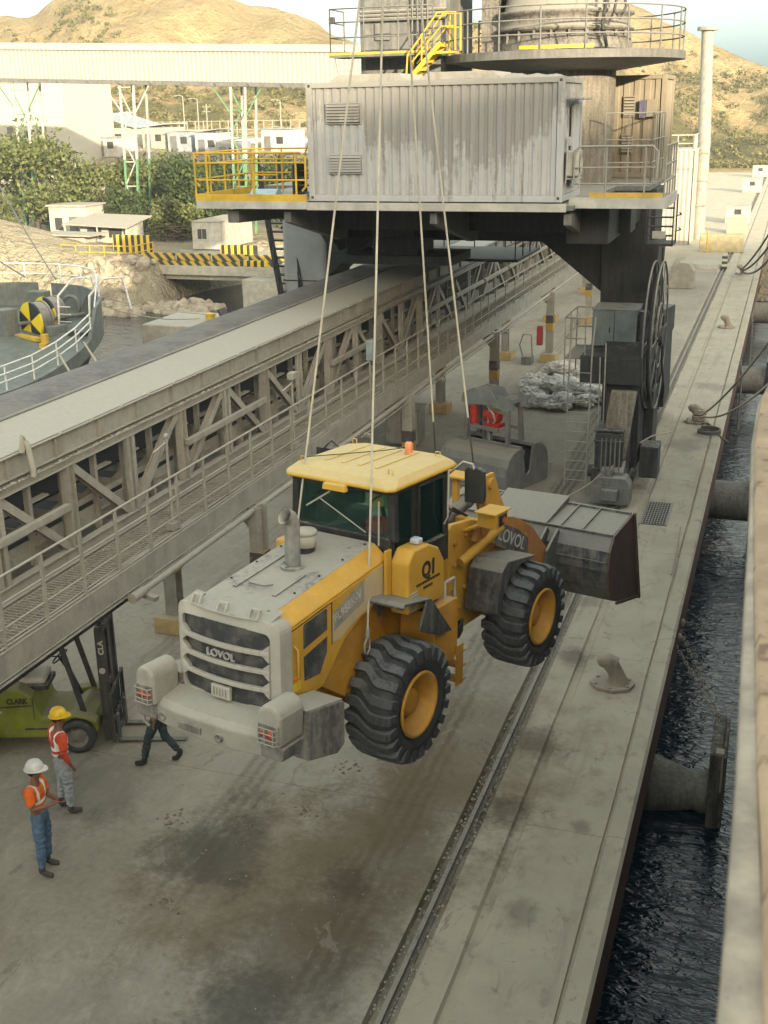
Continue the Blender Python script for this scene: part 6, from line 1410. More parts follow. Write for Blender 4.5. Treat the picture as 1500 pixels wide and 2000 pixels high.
for s in (-1, 1):
    q.box(.40, .56, s*.36-.05, s*.36+.05, .10, 2.18); q.box(.44, .52, s*.27-.035, s*.27+.035, .14, 2.22)
    q.cyl((.42, s*.18, .3), (.42, s*.18, 1.9), .035, 10)
q.box(.40, .56, -.38, .38, 2.10, 2.20); q.box(.40, .50, -.38, .38, .95, 1.05); q.box(.42, .50, -.38, .38, .25, .35); mast = fp(q, 'mast', m_dark, .008)
q = MB(); q.box(.41, .55, -.411, -.409, 1.3, 2.1); q.build('side_plate', m_dark, mast)
q = MB(); q.tube([(.46, -.30, 2.2), (.5, 0, 2.3), (.46, .3, 2.2)], .03, 6); q.tube([(-.05, .5, 1.9), (.1, .62, 2.0)], .012, 5); q.sphere((.1, .66, 1.98), .08, sz=1.2); q.build('hose', m_black, mast)
q = MB(); q.box(.57, .62, -.5, .5, .12, .20); q.box(.57, .62, -.5, .5, .48, .56)
for k in range(7): q.box(.585, .61, -.48+k*.16, -.45+k*.16, .2, 1.0)
q.box(.58, .62, -.5, .5, 1.0, 1.04)
for s in (-1, 1): q.box(.56, .62, s*.5-.02, s*.5+.02, .12, 1.04)
fp(q, 'fork_carriage', m_dark, .006)
q = MB(); q.beam((-.9, -.526, .42), (-.1, -.526, .42), .012, .03); q.beam((-2.2, -.526, .80), (-.75, -.526, .86), .01, .02); q.beam((-.72, -.526, .6), (-.72, -.526, 1.0), .01, .02); q.box(-.5, -.15, -.54, -.5, .30, .36); fp(q, 'body_seam', m_dark)
q = MB(); q.cyl((.50, -.18, .4), (.50, -.18, 2.1), .022, 8); q.cyl((.50, .18, .4), (.50, .18, 2.1), .022, 8); fp(q, 'lift_chain', m_steel2)
for s in (-1, 1):
    q = MB(); q.box(.62, .66, s*.30-.06, s*.30+.06, .04, .55); q.prism([(.62, .02), (1.80, .02), (1.80, .03), (.7, .065), (.62, .065)], 'y', s*.30-.06, s*.30+.06); fp(q, 'fork', m_fend, .004)
def on_side(name, s, mat, size, o, wd): return text(name, s, mat, fk, size, o, (1, 0, 0), (0, 0, 1), .003, width=wd, bold=.006)
on_side('side_lettering', 'CLARK', m_blackp, .14, (-1.16, -.524, .90), .36)
on_side('small_lettering', 'Genesis', m_decal, .10, (-1.60, -.524, .72), .34)
text('mast_lettering', 'CLA', m_decal, fk, .12, (.53, -.414, 1.72), (0, 0, 1), (-1, 0, 0), .003, width=.26, bold=.004)
q = MB(); q.lathe([(-.004, 0), (-.004, .045)], (.48, -.412, 1.42), 'y', 20); q.tube([(.48+.05*math.cos(a), -.416, 1.42+.05*math.sin(a)) for a in [2*PI*i/18 for i in range(18)]], .006, 5, closed=True); fp(q, 'round_emblem', m_decal)

# ================================================================== PEOPLE
def cloth(name, col, bands=None, bandc=(0.75, 0.75, 0.68), straps=None):
    m, nt, b = new_mat(name); ob = nt.nodes.new('ShaderNodeTexCoord').outputs['Object']; s = nt.nodes.new('ShaderNodeSeparateXYZ'); nt.links.new(ob, s.inputs[0])
    n1 = nz(nt, 9, 4, .6, ob); c = mixc(nt, ramp(nt, n1, .3, .7), tuple(x*.75 for x in col), tuple(min(1, x*1.12) for x in col))
    for (a, w_) in (bands or []):
        c = mixc(nt, mth(nt, 'LESS_THAN', mth(nt, 'ABSOLUTE', mth(nt, 'SUBTRACT', s.outputs[2], a)), w_), c, bandc)
    if straps:
        k = mth(nt, 'LESS_THAN', mth(nt, 'ABSOLUTE', mth(nt, 'SUBTRACT', mth(nt, 'ABSOLUTE', s.outputs[1]), straps[0])), straps[1])
        k = mth(nt, 'MULTIPLY', k, mth(nt, 'GREATER_THAN', s.outputs[2], straps[2])); c = mixc(nt, k, c, bandc)
    nt.links.new(c, b.inputs['Base Color']); b.inputs['Roughness'].default_value = .85
    bump(nt, b, nz(nt, 14, 3, .6, stretch(nt, ob, (1, 1, .4))), .5, .03); return m
m_skin = plain('skin', (0.20, 0.10, 0.06), .6, var=.1)
m_hair = plain('hair', (0.012, 0.010, 0.009), .7)
def skinmesh(name, chains, mat, parent, sub=2, fold=0.0):
    """chains: lists of ((x,y,z), radius); the first point of later chains may be the key of an existing point"""
    verts, rad, edges, key = [], [], [], {}
    for ch in chains:
        prev = None
        for (p, r_) in ch:
            k = tuple(round(c, 4) for c in p)
            if k not in key: key[k] = len(verts); verts.append(p); rad.append(r_)
            i = key[k]
            if prev is not None and (prev, i) not in edges and prev != i: edges.append((prev, i))
            prev = i
    me = bpy.data.meshes.new(name); me.from_pydata(verts, edges, []); o = bpy.data.objects.new(name, me); COL.objects.link(o)
    md = o.modifiers.new('skin', 'SKIN'); md.use_smooth_shade = True; md.branch_smoothing = .6
    for i, r_ in enumerate(rad):
        sv = me.skin_vertices[0].data[i]; rr_ = r_ if isinstance(r_, tuple) else (r_, r_); sv.radius = rr_; sv.use_root = (i == 0)
    sb = o.modifiers.new('sub', 'SUBSURF'); sb.levels = sub; sb.render_levels = sub
    dg = bpy.context.evaluated_depsgraph_get(); m2 = bpy.data.meshes.new_from_object(o.evaluated_get(dg)); bpy.data.objects.remove(o)
    m2.name = name; m2.materials.clear(); m2.materials.append(mat)
    o = bpy.data.objects.new(name, m2); COL.objects.link(o); o.parent = parent
    for p in m2.polygons: p.use_smooth = True
    if fold:
        ns_ = [v.normal.copy() for v in m2.vertices]
        for v, n_ in zip(m2.vertices, ns_):
            c_ = v.co; v.co = c_ + n_*fold*(noise.noise(Vector((c_.x*9, c_.y*9, c_.z*20)))*1.0+abs(noise.noise(Vector((c_.x*16+5, c_.y*16, c_.z*34))))*1.2-.3)
    return o
def person(label, loc, rz, P, mats, helmet, extra=None):
    """P: joint positions in metres; x forward, y left"""
    t = empty('person', label, 'person', loc, rz)
    V = lambda k: P[k]
    mid = lambda a, b_, f=.5: tuple(a[i]+(b_[i]-a[i])*f for i in range(3))
    ch = [[(P['pelvis'], (.135, .10)), (P['spine'], (.125, .095)), (P['chest'], (.12, .09)), (P['neck'], .055), (P['chin'], (.07, .075)), (P['head'], (.082, .095)), (P['crown'], (.06, .07))]]
    hx, hy, hz_ = P['head']; f = P.get('face', (1, 0, 0)); fx, fy = f[0], f[1]
    ch.append([(P['head'], .09), ((hx+fx*.10, hy+fy*.10, hz_-.035), .018)])                      # nose
    for s in (-1, 1): ch.append([(P['head'], .09), ((hx-fy*s*.088, hy+fx*s*.088, hz_-.02), .018)])   # ears
    for sd_, S in (('l', 1), ('r', -1)):
        sh, el, wr, ha = P['sh'+sd_], P['el'+sd_], P['wr'+sd_], P['ha'+sd_]
        ch.append([(P['chest'], .09), (sh, .05), (mid(sh, el), .052), (el, .042), (mid(el, wr), .040), (wr, .028), (ha, (.035, .02))])
        d = Vector(ha)-Vector(wr); d.normalize(); side = d.cross(Vector((0, 0, 1))); side = side.normalized() if side.length > .2 else Vector((1, 0, 0)); nrm = side.cross(d)
        for k in range(4):
            o_ = (k-1.5)*.019; ln = (.062, .075, .080, .066)[k]; b_ = Vector(ha)+side*o_+d*.03; m_ = b_+d*ln*.55-nrm*.006; e_ = m_+d*ln*.35-nrm*.022
            ch.append([(ha, .03), (tuple(b_), .0095), (tuple(m_), .009), (tuple(e_), .007)])
        b_ = Vector(ha)-d*.02-side*.032; ch.append([(ha, .03), (tuple(b_), .011), (tuple(b_+d*.035-side*.016), .010), (tuple(b_+d*.06-side*.010-nrm*.01), .008)])
        hp, kn, an, to = P['hp'+sd_], P['kn'+sd_], P['an'+sd_], P['to'+sd_]
        ch.append([(P['pelvis'], .12), (hp, .085), (mid(hp, kn), .075), (kn, .055), (mid(kn, an, .4), .052), (an, .035)])
    skinmesh('body', ch, m_skin, t)
    tr = [[(P['pelvis'], (.155, .118)), (tuple(Vector(P['pelvis'])+Vector((0, 0, .1))), (.145, .11))]]
    for sd_ in 'lr':
        hp, kn, an = P['hp'+sd_], P['kn'+sd_], P['an'+sd_]
        tr.append([(P['pelvis'], .13), (hp, .105), (mid(hp, kn), .092), (kn, .073), (mid(kn, an, .45), .070), (mid(kn, an, .92), .060)])
    skinmesh('trousers', tr, mats[1], t, 3, .016)
    for sd_ in 'lr':
        an, to = Vector(P['an'+sd_]), Vector(P['to'+sd_]); d = (to-an); d.z = 0; d.normalize(); sole = min(an.z, to.z+.02)
        skinmesh('boot', [[(tuple(an+Vector((0, 0, .06))), .052), (tuple(an), .055), (tuple(an-Vector((0, 0, .035))-d*.01), (.052, .045)), (tuple(to-d*.06), (.050, .038)), (tuple(to+d*.02), (.04, .028))]], mats[2], t)
    st = [[(tuple(Vector(P['pelvis'])+Vector((0, 0, .0))), (.165, .128)), (P['spine'], (.152, .122)), (P['chest'], (.185, .14)), (tuple(Vector(P['neck'])-Vector((0, 0, .04))), (.10, .085))]]
    for sd_ in 'lr':
        sh, el = P['sh'+sd_], P['el'+sd_]; st.append([(P['chest'], .15), (mid(P['chest'], sh, .6), .115), (sh, .09), (mid(sh, el), .074), (mid(sh, el, P.get('sleeve', .9)), .066)])
    skinmesh('work_shirt', st, mats[0], t, 3, .013)
    if P.get('long'):
        for sd_ in 'lr': skinmesh('sleeve', [[(mid(P['sh'+sd_], P['el'+sd_], .8), .06), (P['el'+sd_], .056), (mid(P['el'+sd_], P['wr'+sd_], .9), .042)]], mats[3], t, 3, .010)
    hm = Vector(P['head'])
    q = MB(); q.sphere((hm.x-fx*.015, hm.y-fy*.015, hm.z+.01), .105, sx=.95, sy=.9, sz=1.0, n=16, m=10); q.build('hair', m_hair, t)
    if helmet:
        q = MB(); c_ = (hm.x, hm.y, hm.z+.045)
        q.lathe([(.0, .132), (.02, .130), (.06, .120), (.10, .092), (.125, .05), (.132, 0)], c_, 'z', 24)
        vs = []
        for i in range(25):
            a = 2*PI*i/24; k = 1+.38*max(0, math.cos(a))**2; ca, sa = math.cos(a), math.sin(a)
            X, Y = ca*k, sa; vs += [(c_[0]+.128*(ca*fx-sa*fy), c_[1]+.128*(ca*fy+sa*fx), c_[2]+.004), (c_[0]+.148*(X*fx-Y*fy), c_[1]+.148*(X*fy+Y*fx), c_[2]-.006)]
        q.add(vs, [(2*i, 2*i+1, 2*i+3, 2*i+2) for i in range(24)], True); q.build('hard_hat', helmet, t)
    return t
m_or1 = cloth('orange_vest', (.75, .15, .02), [(1.08, .022), (1.17, .022)], straps=(.10, .022, 1.17))
m_or2 = cloth('red_orange_vest', (.62, .075, .03), [(1.04, .027), (1.14, .027)], (.95, .95, .9), straps=(.10, .028, 1.14))
m_jean = cloth('blue_jeans', (.09, .16, .26)); m_jeanp = cloth('pale_jeans', (.34, .38, .40)); m_trd = cloth('dark_trousers', (.03, .045, .05)); m_shoe = plain('work_boot', (.06, .055, .05), .8)
m_dsl = cloth('red_sleeve', (.55, .07, .03)); m_teeo = cloth('orange_sleeve', (.70, .14, .02))
m_hatw = plain('white_hard_hat', (.62, .62, .60), .35); m_haty = plain('yellow_hard_hat', (.75, .50, .02), .35)
PA = dict(pelvis=(0, 0, .94), spine=(-.01, 0, 1.12), chest=(-.02, 0, 1.32), neck=(0, 0, 1.49), chin=(.025, 0, 1.55), head=(.015, 0, 1.63), crown=(.0, 0, 1.70), face=(1, 0, 0),
    shl=(-.02, .18, 1.41), ell=(.04, .21, 1.13), wrl=(.27, .08, 1.14), hal=(.34, .03, 1.17), shr=(-.02, -.18, 1.41), elr=(.03, -.22, 1.13), wrr=(.26, -.09, 1.16), har=(.33, -.02, 1.18),
    hpl=(0, .095, .88), knl=(.02, .11, .49), anl=(-.03, .12, .10), tol=(.13, .13, .035), hpr=(0, -.095, .88), knr=(.03, -.12, .49), anr=(.02, -.15, .10), tor=(.18, -.17, .035))
person('person in white hard hat, orange vest and blue jeans holding both hands together', (-9.38, 12.10, 0), R_(8), PA, (m_or1, m_jean, m_shoe, m_teeo), m_hatw)
q = MB(); q.box(.33, .40, -.035, .035, 1.195, 1.21); ph_ = q.build('phone', m_black, None, .004); ph_.location = (-9.38, 12.10, 0); ph_.rotation_euler = (0, 0, R_(8)); tag(ph_, 'small dark phone in the hands of the person with the white hard hat', 'phone')
PB = dict(pelvis=(0, 0, .95), spine=(.0, 0, 1.13), chest=(.0, 0, 1.33), neck=(.01, 0, 1.50), chin=(.035, -.01, 1.56), head=(.03, -.01, 1.64), crown=(.02, 0, 1.71), face=(.80, -.6, 0), long=True,
    shl=(0, .20, 1.42), ell=(-.04, .27, 1.15), wrl=(.04, .28, .93), hal=(.07, .28, .86), shr=(0, -.20, 1.42), elr=(-.03, -.26, 1.14), wrr=(.06, -.22, .92), har=(.10, -.20, .85),
    hpl=(0, .10, .89), knl=(.0, .11, .49), anl=(-.03, .13, .10), tol=(.12, .17, .035), hpr=(0, -.10, .89), knr=(.03, -.11, .49), anr=(.03, -.12, .10), tor=(.18, -.14, .035))
person('person in yellow hard hat and red vest with white stripes near the forklift', (-9.93, 13.50, 0), R_(52), PB, (m_or2, m_jeanp, m_shoe, m_dsl), m_haty)
PC_ = dict(pelvis=(0, 0, .93), spine=(.02, 0, 1.12), chest=(.04, 0, 1.32), neck=(.06, 0, 1.48), chin=(.09, 0, 1.54), head=(.08, 0, 1.62), crown=(.07, 0, 1.69), face=(1, 0, 0), long=True,
    shl=(.04, .19, 1.41), ell=(-.08, .25, 1.17), wrl=(-.02, .26, .94), hal=(0, .26, .87), shr=(.04, -.19, 1.41), elr=(.10, -.25, 1.15), wrr=(.26, -.22, 1.0), har=(.31, -.21, .95),
    hpl=(0, .09, .88), knl=(.17, .09, .50), anl=(.26, .09, .11), tol=(.41, .09, .05), hpr=(0, -.09, .88), knr=(-.06, -.09, .49), anr=(-.30, -.08, .18), tor=(-.18, -.08, .05))
person('person in dark trousers and boots walking behind the hanging loader, upper body hidden', (-9.2, 15.2, 0), R_(195), PC_, (m_or2, m_trd, plain('black_boot', (.02, .02, .018), .8), m_dsl), m_haty)
# ================================================================== THE SHIP THE PICTURE IS TAKEN FROM
m_cap = paint('rusty_bulwark_cap', (0.42, 0.30, 0.19), dust=.2, side=.1, rough=.8, rust=.5, dustc=(.55, .44, .31), sc=4, var=.3)
m_rim_ = paint('pale_rim_paint', (0.33, 0.275, 0.205), dust=.2, side=.1, rough=.5, var=.45, sc=9, rust=.3)
m_hullr = paint('hull_dark', (0.06, 0.05, 0.05), dust=.1, side=.08, rust=.2)
own = empty('cargo_ship', 'rust streaked pale bulwark of the ship in the right foreground', 'ship', (3, -5, -3))
q = MB()
for i in range(24):
    pass
ys_ = [-6+i*.25 for i in range(24)]+[.05*i for i in range(48)]
CT = [(-9, 0), (.5, 0), (.7, -.002), (.95, -.008), (1.2, -.013), (1.5, -.021), (1.7, -.020), (1.85, -.008), (2.0, .02), (2.2, .09), (2.4, .2)]
def tab(T, y):
    for (a, p), (b_, c_) in zip(T, T[1:]):
        if y <= b_: return p+(c_-p)*(y-a)/(b_-a)
    return T[-1][1]
def capx(y): return tab(CT, y)
def capw(y): return tab([(-9, .021), (.46, .021), (.7, .012), (.95, .008), (1.2, .004), (1.5, .003), (9, .003)], y)
vs = []
for y in ys_:
    w_ = capw(y); X = capx(y)
    vs += [(X+.006, y, 9.80), (X, y, 9.89), (X+.0015, y, 9.899), (X+w_, y, 9.90)]
vs = [(a-3, b2+5, c+3) for a, b2, c in vs]
q.add(vs, [(i*4+j, i*4+j+1, i*4+j+5, i*4+j+4) for i in range(len(ys_)-1) for j in range(3)], True); q.build('bulwark_rim', m_rim_, own)
q = MB(); vs = []
for y in ys_:
    X = capx(y)+capw(y)-.001+.0015*noise.noise(Vector((y*9, 4, 0)))
    z1 = 9.908+.008*noise.noise(Vector((y*4, 9, 1)))
    vs += [(X, y, 9.895), (X+.004, y, z1), (X+.25, y, 9.925), (X+.9, y, 9.92), (X+.9, y, 9.86)]
vs = [(a-3, b2+5, c+3) for a, b2, c in vs]
q.add(vs, [(i*5+j, i*5+j+1, i*5+j+6, i*5+j+5) for i in range(len(ys_)-1) for j in range(4)], True); q.build('bulwark_cap', m_cap, own)
q = MB(); q.prism([(.75-3, -45+5), (.75-3, 8+5), (1.6-3, 20+5), (5-3, 32+5), (10-3, 36+5), (18-3, 36+5), (18-3, -45+5)], 'z', -1, 11.5); q.build('hull', m_hullr, own)
# ================================================================== GREEN SHIP IN THE BASIN
m_sgreen = paint('ship_deck_green', (0.12, 0.145, 0.125), dust=.1, side=.06, rough=.6)
m_sgry = paint('ship_bulwark_grey', (0.14, 0.16, 0.155), dust=.25, side=.1, rough=.6, rust=.05)
m_shull = paint('ship_hull_dark', (0.03, 0.033, 0.035), dust=.1, side=.06, rust=.12)
SX = 0.0
SHIP_O = Vector((-35.2, 51.2, 0)); SHIP_A = R_(-2)
def sw(x, y, z): return tuple(SHIP_O + Matrix.Rotation(SHIP_A, 3, 'Z') @ Vector((x, y-54.6, z)))
gs = empty('moored_ship', 'green decked ship with yellow and black winch drums moored at the left', 'ship', (SHIP_O.x, SHIP_O.y, -3), SHIP_A)
def gb(mb, n, m, bv=0, par=None): return mb.build(n, m, par or gs, bv, loc=(0, -54.6, 3) if par is None else None)
def hb(y, k=1.0):
    if y < 45.5: return 6.7*k
    t = (y-45.5)/(54.6-45.5); return 6.7*max(0, 1-t**2.3)**(1/2.1)*k
def zg(y): return 1.0+1.4*ss(43, 53, y)
ysh = [14+i*1.2 for i in range(33)]+[54, 54.4, 54.58]
q = MB(); vs = []
for s in (-1, 1):
    q2v = []
    for y in ysh:
        for (k, z) in ((1.0, zg(y) if (s < 0 or y > 49.4) else zg(y)-1.04), (.985, zg(y)-1.2), (.93 if y < 45 else .80, -1.6), (.90 if y < 45 else .66, -4)): q2v.append((SX+s*hb(y)*k, y if k > .95 else y-(1-k)*3*(y > 44), z))
    q.add(q2v, [(i*4+j, i*4+j+1, i*4+j+5, i*4+j+4) for i in range(len(ysh)-1) for j in range(3)], True)
gb(q, 'hull', m_shull)
q = MB()
for s in (-1, 1):
    q2v = []
    for y in ysh:
        lo = zg(y)-1.15
        if s > 0 and y < 49.4: hi = lo+.12
        else: hi = zg(y)
        q2v += [(SX+s*(hb(y)+.01), y, lo-.5), (SX+s*(hb(y)+.03), y, hi), (SX+s*max(0, hb(y)-.16), y, hi+.01), (SX+s*max(0, hb(y)-.18), y, lo)]
    q.add(q2v, [(i*4+j, i*4+j+1, i*4+j+5, i*4+j+4) for i in range(len(ysh)-1) for j in range(3)])
bw = gb(q, 'bulwark', m_sgry)
q = MB()
for y in [22+i*1.5 for i in range(22)]:
    for s in (-1, 1):
        if s > 0 and y < 49.4: continue
        if hb(y) < .6: continue
        b_ = hb(y)-.2; lo = zg(y)-1.12; n_ = Vector((s*1.0, (hb(y-.5)-hb(y+.5))*1.0, 0)).normalized()
        q.beam((SX+s*b_-n_.x*.55, y-n_.y*.55, lo), (SX+s*b_, y, lo+1.0), .09, .07)
        q.beam((SX+s*b_, y, lo), (SX+s*b_, y, lo+1.05), .08, .08)
q.build('bulwark_stay', m_sgry, bw)
q = MB(); vs = []
for y in ysh: vs += [(SX-max(0, hb(y)-.1), y, zg(y)-1.15), (SX+max(0, hb(y)-.1), y, zg(y)-1.15)]
q.add(vs, [(2*i, 2*i+1, 2*i+3, 2*i+2) for i in range(len(ysh)-1)]); gb(q, 'deck', m_sgreen)
# white rails
m_wrail = plain('rail_white', (.72, .72, .70), .5)
q = MB()
def gpt(s, y, dz, inn=.1): return (SX+s*max(0, hb(y)-inn), y, zg(y)+dz)
sr = [20, 24, 28, 31, 34, 36.5, 38.5, 40.5, 42.5, 44.3, 46, 47.6, 49.2]
for dz in (-.65, -.35, -.02): q.tube([gpt(1, y, dz) for y in sr], .036, 6)
for y in sr: q.tube([gpt(1, y, -1.1), gpt(1, y, 0)], .036, 6)
gb(q, 'starboard_rail', m_wrail)
q = MB(); pr_ = [(-1, 34), (-1, 38), (-1, 41), (-1, 44), (-1, 46.5), (-1, 48.5), (-1, 50.3), (-1, 51.8), (-1, 53), (-1, 54), (-1, 54.5), (1, 54.5), (1, 54), (1, 53.0), (1, 51.6)]
for dz in (.45, .95): q.tube([gpt(s, y, dz) for s, y in pr_], .036, 6)
for s, y in pr_: q.tube([gpt(s, y, 0), gpt(s, y, .95)], .045, 6)
q.tube([gpt(1, 51.6, .95), gpt(1, 50.0, .0)], .035, 6)
for (x, y) in ((3.3, 50.8), (4.8, 51.1)):
    q.tube([(SX+x, y, .3), (SX+x+.1, y+.1, 2.4), (SX+x+.5, y+.8, 3.1), (SX+x+1.0, y+1.6, 3.1), (SX+x+1.2, y+1.8, 1.6)], .06, 7)
for k in range(5): q.tube([(3.4, 50.9, .5+k*.35), (4.0, 50.9, .5+k*.35)], .03, 5)
gb(q, 'bow_rail', m_wrail)
# windlass with striped drums
m_wedge, nt, b = new_mat('yellow_black_wedges')
ob = nt.nodes.new('ShaderNodeTexCoord').outputs['Object']; s_ = nt.nodes.new('ShaderNodeSeparateXYZ'); nt.links.new(ob, s_.inputs[0])
a_ = nt.nodes.new('ShaderNodeMath'); a_.operation = 'ARCTAN2'; nt.links.new(s_.outputs[2], a_.inputs[0]); nt.links.new(s_.outputs[0], a_.inputs[1])
fr = mth(nt, 'FRACT', mth(nt, 'ADD', mth(nt, 'MULTIPLY', a_.outputs[0], 3/(2*PI)*1.0), 10.25))
nt.links.new(mixc(nt, mth(nt, 'GREATER_THAN', fr, .5), (.75, .58, .02), (.02, .025, .025)), b.inputs['Base Color']); b.inputs['Roughness'].default_value = .45
WX, WY, WZ = 3.7, 49.8, 1.1
wl = empty('winch', 'deck winch with two big yellow and black sectored drum flanges on the green ship', 'winch', sw(WX, WY, .25), R_(-24))
for k, (dy, R1) in enumerate(((-.5, .92), (.8, .92))):
    q = MB(); q.cyl((0, -.05, 0), (0, .05, 0), R1, 36); o = q.build('drum_flange', m_wedge, wl); o.location = (-.9+k*-.9, dy, WZ)
    q = MB(); q.cyl((0, .05, 0), (0, .55, 0), R1*.95, 30); q.build('drum', m_steel2, o)
    q = MB(); q.cyl((0, .55, 0), (0, .65, 0), R1, 36); q.build('drum_flange', m_steel2, o)
q = MB(); q.box(-2.4, .4, -.6, 2.4, .0, .35); q.box(.1, .5, -.4, .5, .35, 1.0); q.cyl((-.9, -1.2, WZ), (-.9, 2.4, WZ), .09, 12); q.box(-2.3, -1.5, -1.6, -.8, 0, 1.7); wbse = q.build('winch_base', m_sgry, wl, .03)
q = MB(); q.box(-1.3, .6, -1.2, -.9, .45, .6); q.cyl((.9, -1.0, 0), (.9, -1.0, .8), .18, 14); q.box(1.2, 1.4, -1.5, -1.3, -.2, .5); q.build('yellow_frame', m_yel, wl)
for (x, y, lb) in ((4.9, 49.6, 'black twin bollard right of the winch drums'), (3.6, 51.4, 'black bollard near the bow of the green ship')):
    q = MB(); q.cyl((0, 0, 0), (0, 0, .7), .2, 14); q.cyl((.6, 0, 0), (.6, 0, .7), .2, 14); q.cyl((0, 0, .7), (0, 0, .76), .26, 14); q.cyl((.6, 0, .7), (.6, 0, .76), .26, 14); o = q.build('bitts', m_dark); o.location = sw(x, y, .3); tag(o, lb, 'bollard')
q = MB(); q.box(-.5, .5, -.3, .3, 0, 1.3); o = q.build('deck_locker', m_sgreen, None, .04); o.location = sw(.6, 53.2, .9); tag(o, 'green locker standing against the far bulwark of the green ship', 'locker')
q = MB(); q.tube([(.45*math.cos(a), 0, .45*math.sin(a)) for a in [2*PI*i/20 for i in range(20)]], .09, 8, closed=True); o = q.build('rope_guide_ring', m_sgry); o.location = sw(3.0, 52.4, 1.7); tag(o, 'grey ring leaning at the bow bulwark of the green ship', 'ring')
for i, (a, b_, lb) in enumerate(((sw(6.6, 48.0, .9), (-16.5, 30.5, .4), 'upper pale line from the green ship across the conveyor side'), (sw(6.7, 46.0, .8), (-16.5, 28.5, .4), 'lower pale line from the green ship across the conveyor side'))):
    q = MB(); q.tube(sag(a, b_, .5), .05, 6); tag(q.build('mooring_rope', m_moor), lb, 'rope', 'mooring ropes')
q = MB(); q.tube(sag(sw(5.0, 51.6, 2.0), (-27.5, 52.8, .62), .3), .03, 5); q.tube(sag(sw(3.5, 53.2, 2.2), (-27.2, 54.0, .62), .2), .03, 5); tag(q.build('mooring_rope', m_moor), 'two thin lines from the green bow to the concrete mooring block', 'rope', 'mooring ropes')
for (a, b_) in ((sw(3.6, 50.6, 3.2), (-66, 88, 9.5)), (sw(1.6, 51, 3.2), (-70, 80, 7.6))):
    q = MB(); q.tube(sag(a, b_, .6), .035, 5); tag(q.build('wire_stay', m_wire), 'thin dark wire rising leftwards from the green ship over the sand pile', 'wire', 'wires over the sand pile')
# red-brown buoy/hawse beside the bow
q = MB(); q.sphere((0, 0, 0), .5, sx=1.3, n=14, m=8); o = q.build('anchor', plain('anchor_rust', (.10, .04, .03), .8)); o.location = sw(6.6, 47.5, -1.0); tag(o, 'dark red anchor stowed on the side of the green ship', 'anchor')
# concrete mooring block
q = MB(); q.box(-29.9, -25.8, 51.2, 55.2, -4, .5); o = q.build('mooring_block', m_conc_l, None, .06); tag(o, 'square pale concrete mooring block standing in the basin', 'mooring block')
q = MB(); q.cyl((-27.0, 53.0, .5), (-27.0, 53.0, .85), .25, 14); tag(q.build('mooring_bollard', m_yel), 'small yellow bollard on the concrete mooring block', 'bollard')
q = MB(); q.beam((-26.0, 52.8, .5), (-26.3, 52.8, 1.15), .7, .12); tag(q.build('marker_plate', m_dark), 'small dark plate leaning on the concrete mooring block', 'plate')
# ================================================================== BRIDGE AND HUTS
m_ybA = stripes('warning_slant', (.50, .36, .05), (.05, .047, .04), 1.9, R_(45), 'XZ', .25)
m_ybB = stripes('warning_upright', (.62, .45, .04), (.03, .03, .028), 1.9, 0, 'XZ', .2)
br_ = empty('concrete_bridge', 'low concrete bridge with yellow and black striped kerbs over the dark channel', 'bridge', (-40, 80, 0))
def bb(mb, n, m, bv=0): return mb.build(n, m, br_, bv, loc=(40, -80, 0))
q = MB(); q.box(-46.2, -34.2, 78.9, 86, -1.0, -.3); q.box(-45.5, -34.2, 79.3, 79.7, -1.38, -1.0); q.box(-45.5, -34.2, 79.2, 79.3, -.85, -.72); bb(q, 'span', m_conc_l, .03)
q = MB(); q.box(-36.7, -33.52, 77.3, 86, -5, -1.0); q.box(-34.2, -33.52, 77.2, 86, -1.0, -.01); bb(q, 'abutment', m_conc_l, .03)
q = MB(); q.box(-46.0, -34.2, 78.95, 79.25, -.3, .0); bb(q, 'striped_kerb', m_ybA)
for i in range(4):
    x0 = -45.8+i*2.92; q = MB(); q.box(x0, x0+2.7, 79.3, 79.6, .0, .52); bb(q, 'barrier_block', m_ybA, .04)
q = MB(); q.box(-46.2, -33.6, 79.7, 86, -.3, -.02); bb(q, 'roadway', m_conc)
for i, (x0, x1, y, z0, z1, lb) in enumerate(((-49.8, -46.5, 82, 0, 1.5, 'tall yellow and black striped wall beside the hut awning'), (-40.9, -37.9, 82.6, 0, .8, 'low yellow and black striped wall in front of the white site cabin'), (-36.6, -34.6, 76.9, -.01, .4, 'striped kerb piece at the foot of the crane leg stair'), (-27.3, -23.5, 82.5, 0, 1.4, 'striped wall seen between the crane leg and the hanging platform'))):
    q = MB(); q.box(x0, x1, y, y+.3, z0, z1); tag(q.build('striped_wall', m_ybB, None, .03), lb, 'barrier', 'yellow and black barriers')
q = MB(); railing(q, [(-25.4, 73.0, 0), (-25.4, 66, 0), (-25.4, 60.2, 0)], (.5, 1.0), .05, 1.0)
for k in range(18): q.beam((-25.4, 60.5+k*.6, .1), (-25.4, 61.3+k*.6, 1.0), .05, .05)
tag(q.build('yellow_fence', m_yel), 'yellow tube fence along the edge of the inner quay below the leg stair', 'fence')
q = MB(); railing(q, [(-52.5, 79.0, 0), (-46.3, 79.0, 0)], (.5, 1.0), .04, 1.2); railing(q, [(-46.3, 79.0, 0), (-46.3, 82, 0)], (.5, 1.0), .04, 1.2); tag(q.build('yellow_fence', m_yel), 'pale yellow fence between the huts and the striped bridge kerb', 'fence')
m_hutw = paint('hut_white', (.45, .435, .38), dust=.3, side=.12, rough=.7); m_hutr = paint('hut_roof', (.36, .33, .28), dust=.6, side=.2, rough=.8, rust=.1)
h = empty('site_hut', 'narrow white hut with flat roof at the edge of the trees', 'hut', (-57.6, 89.5, 0))
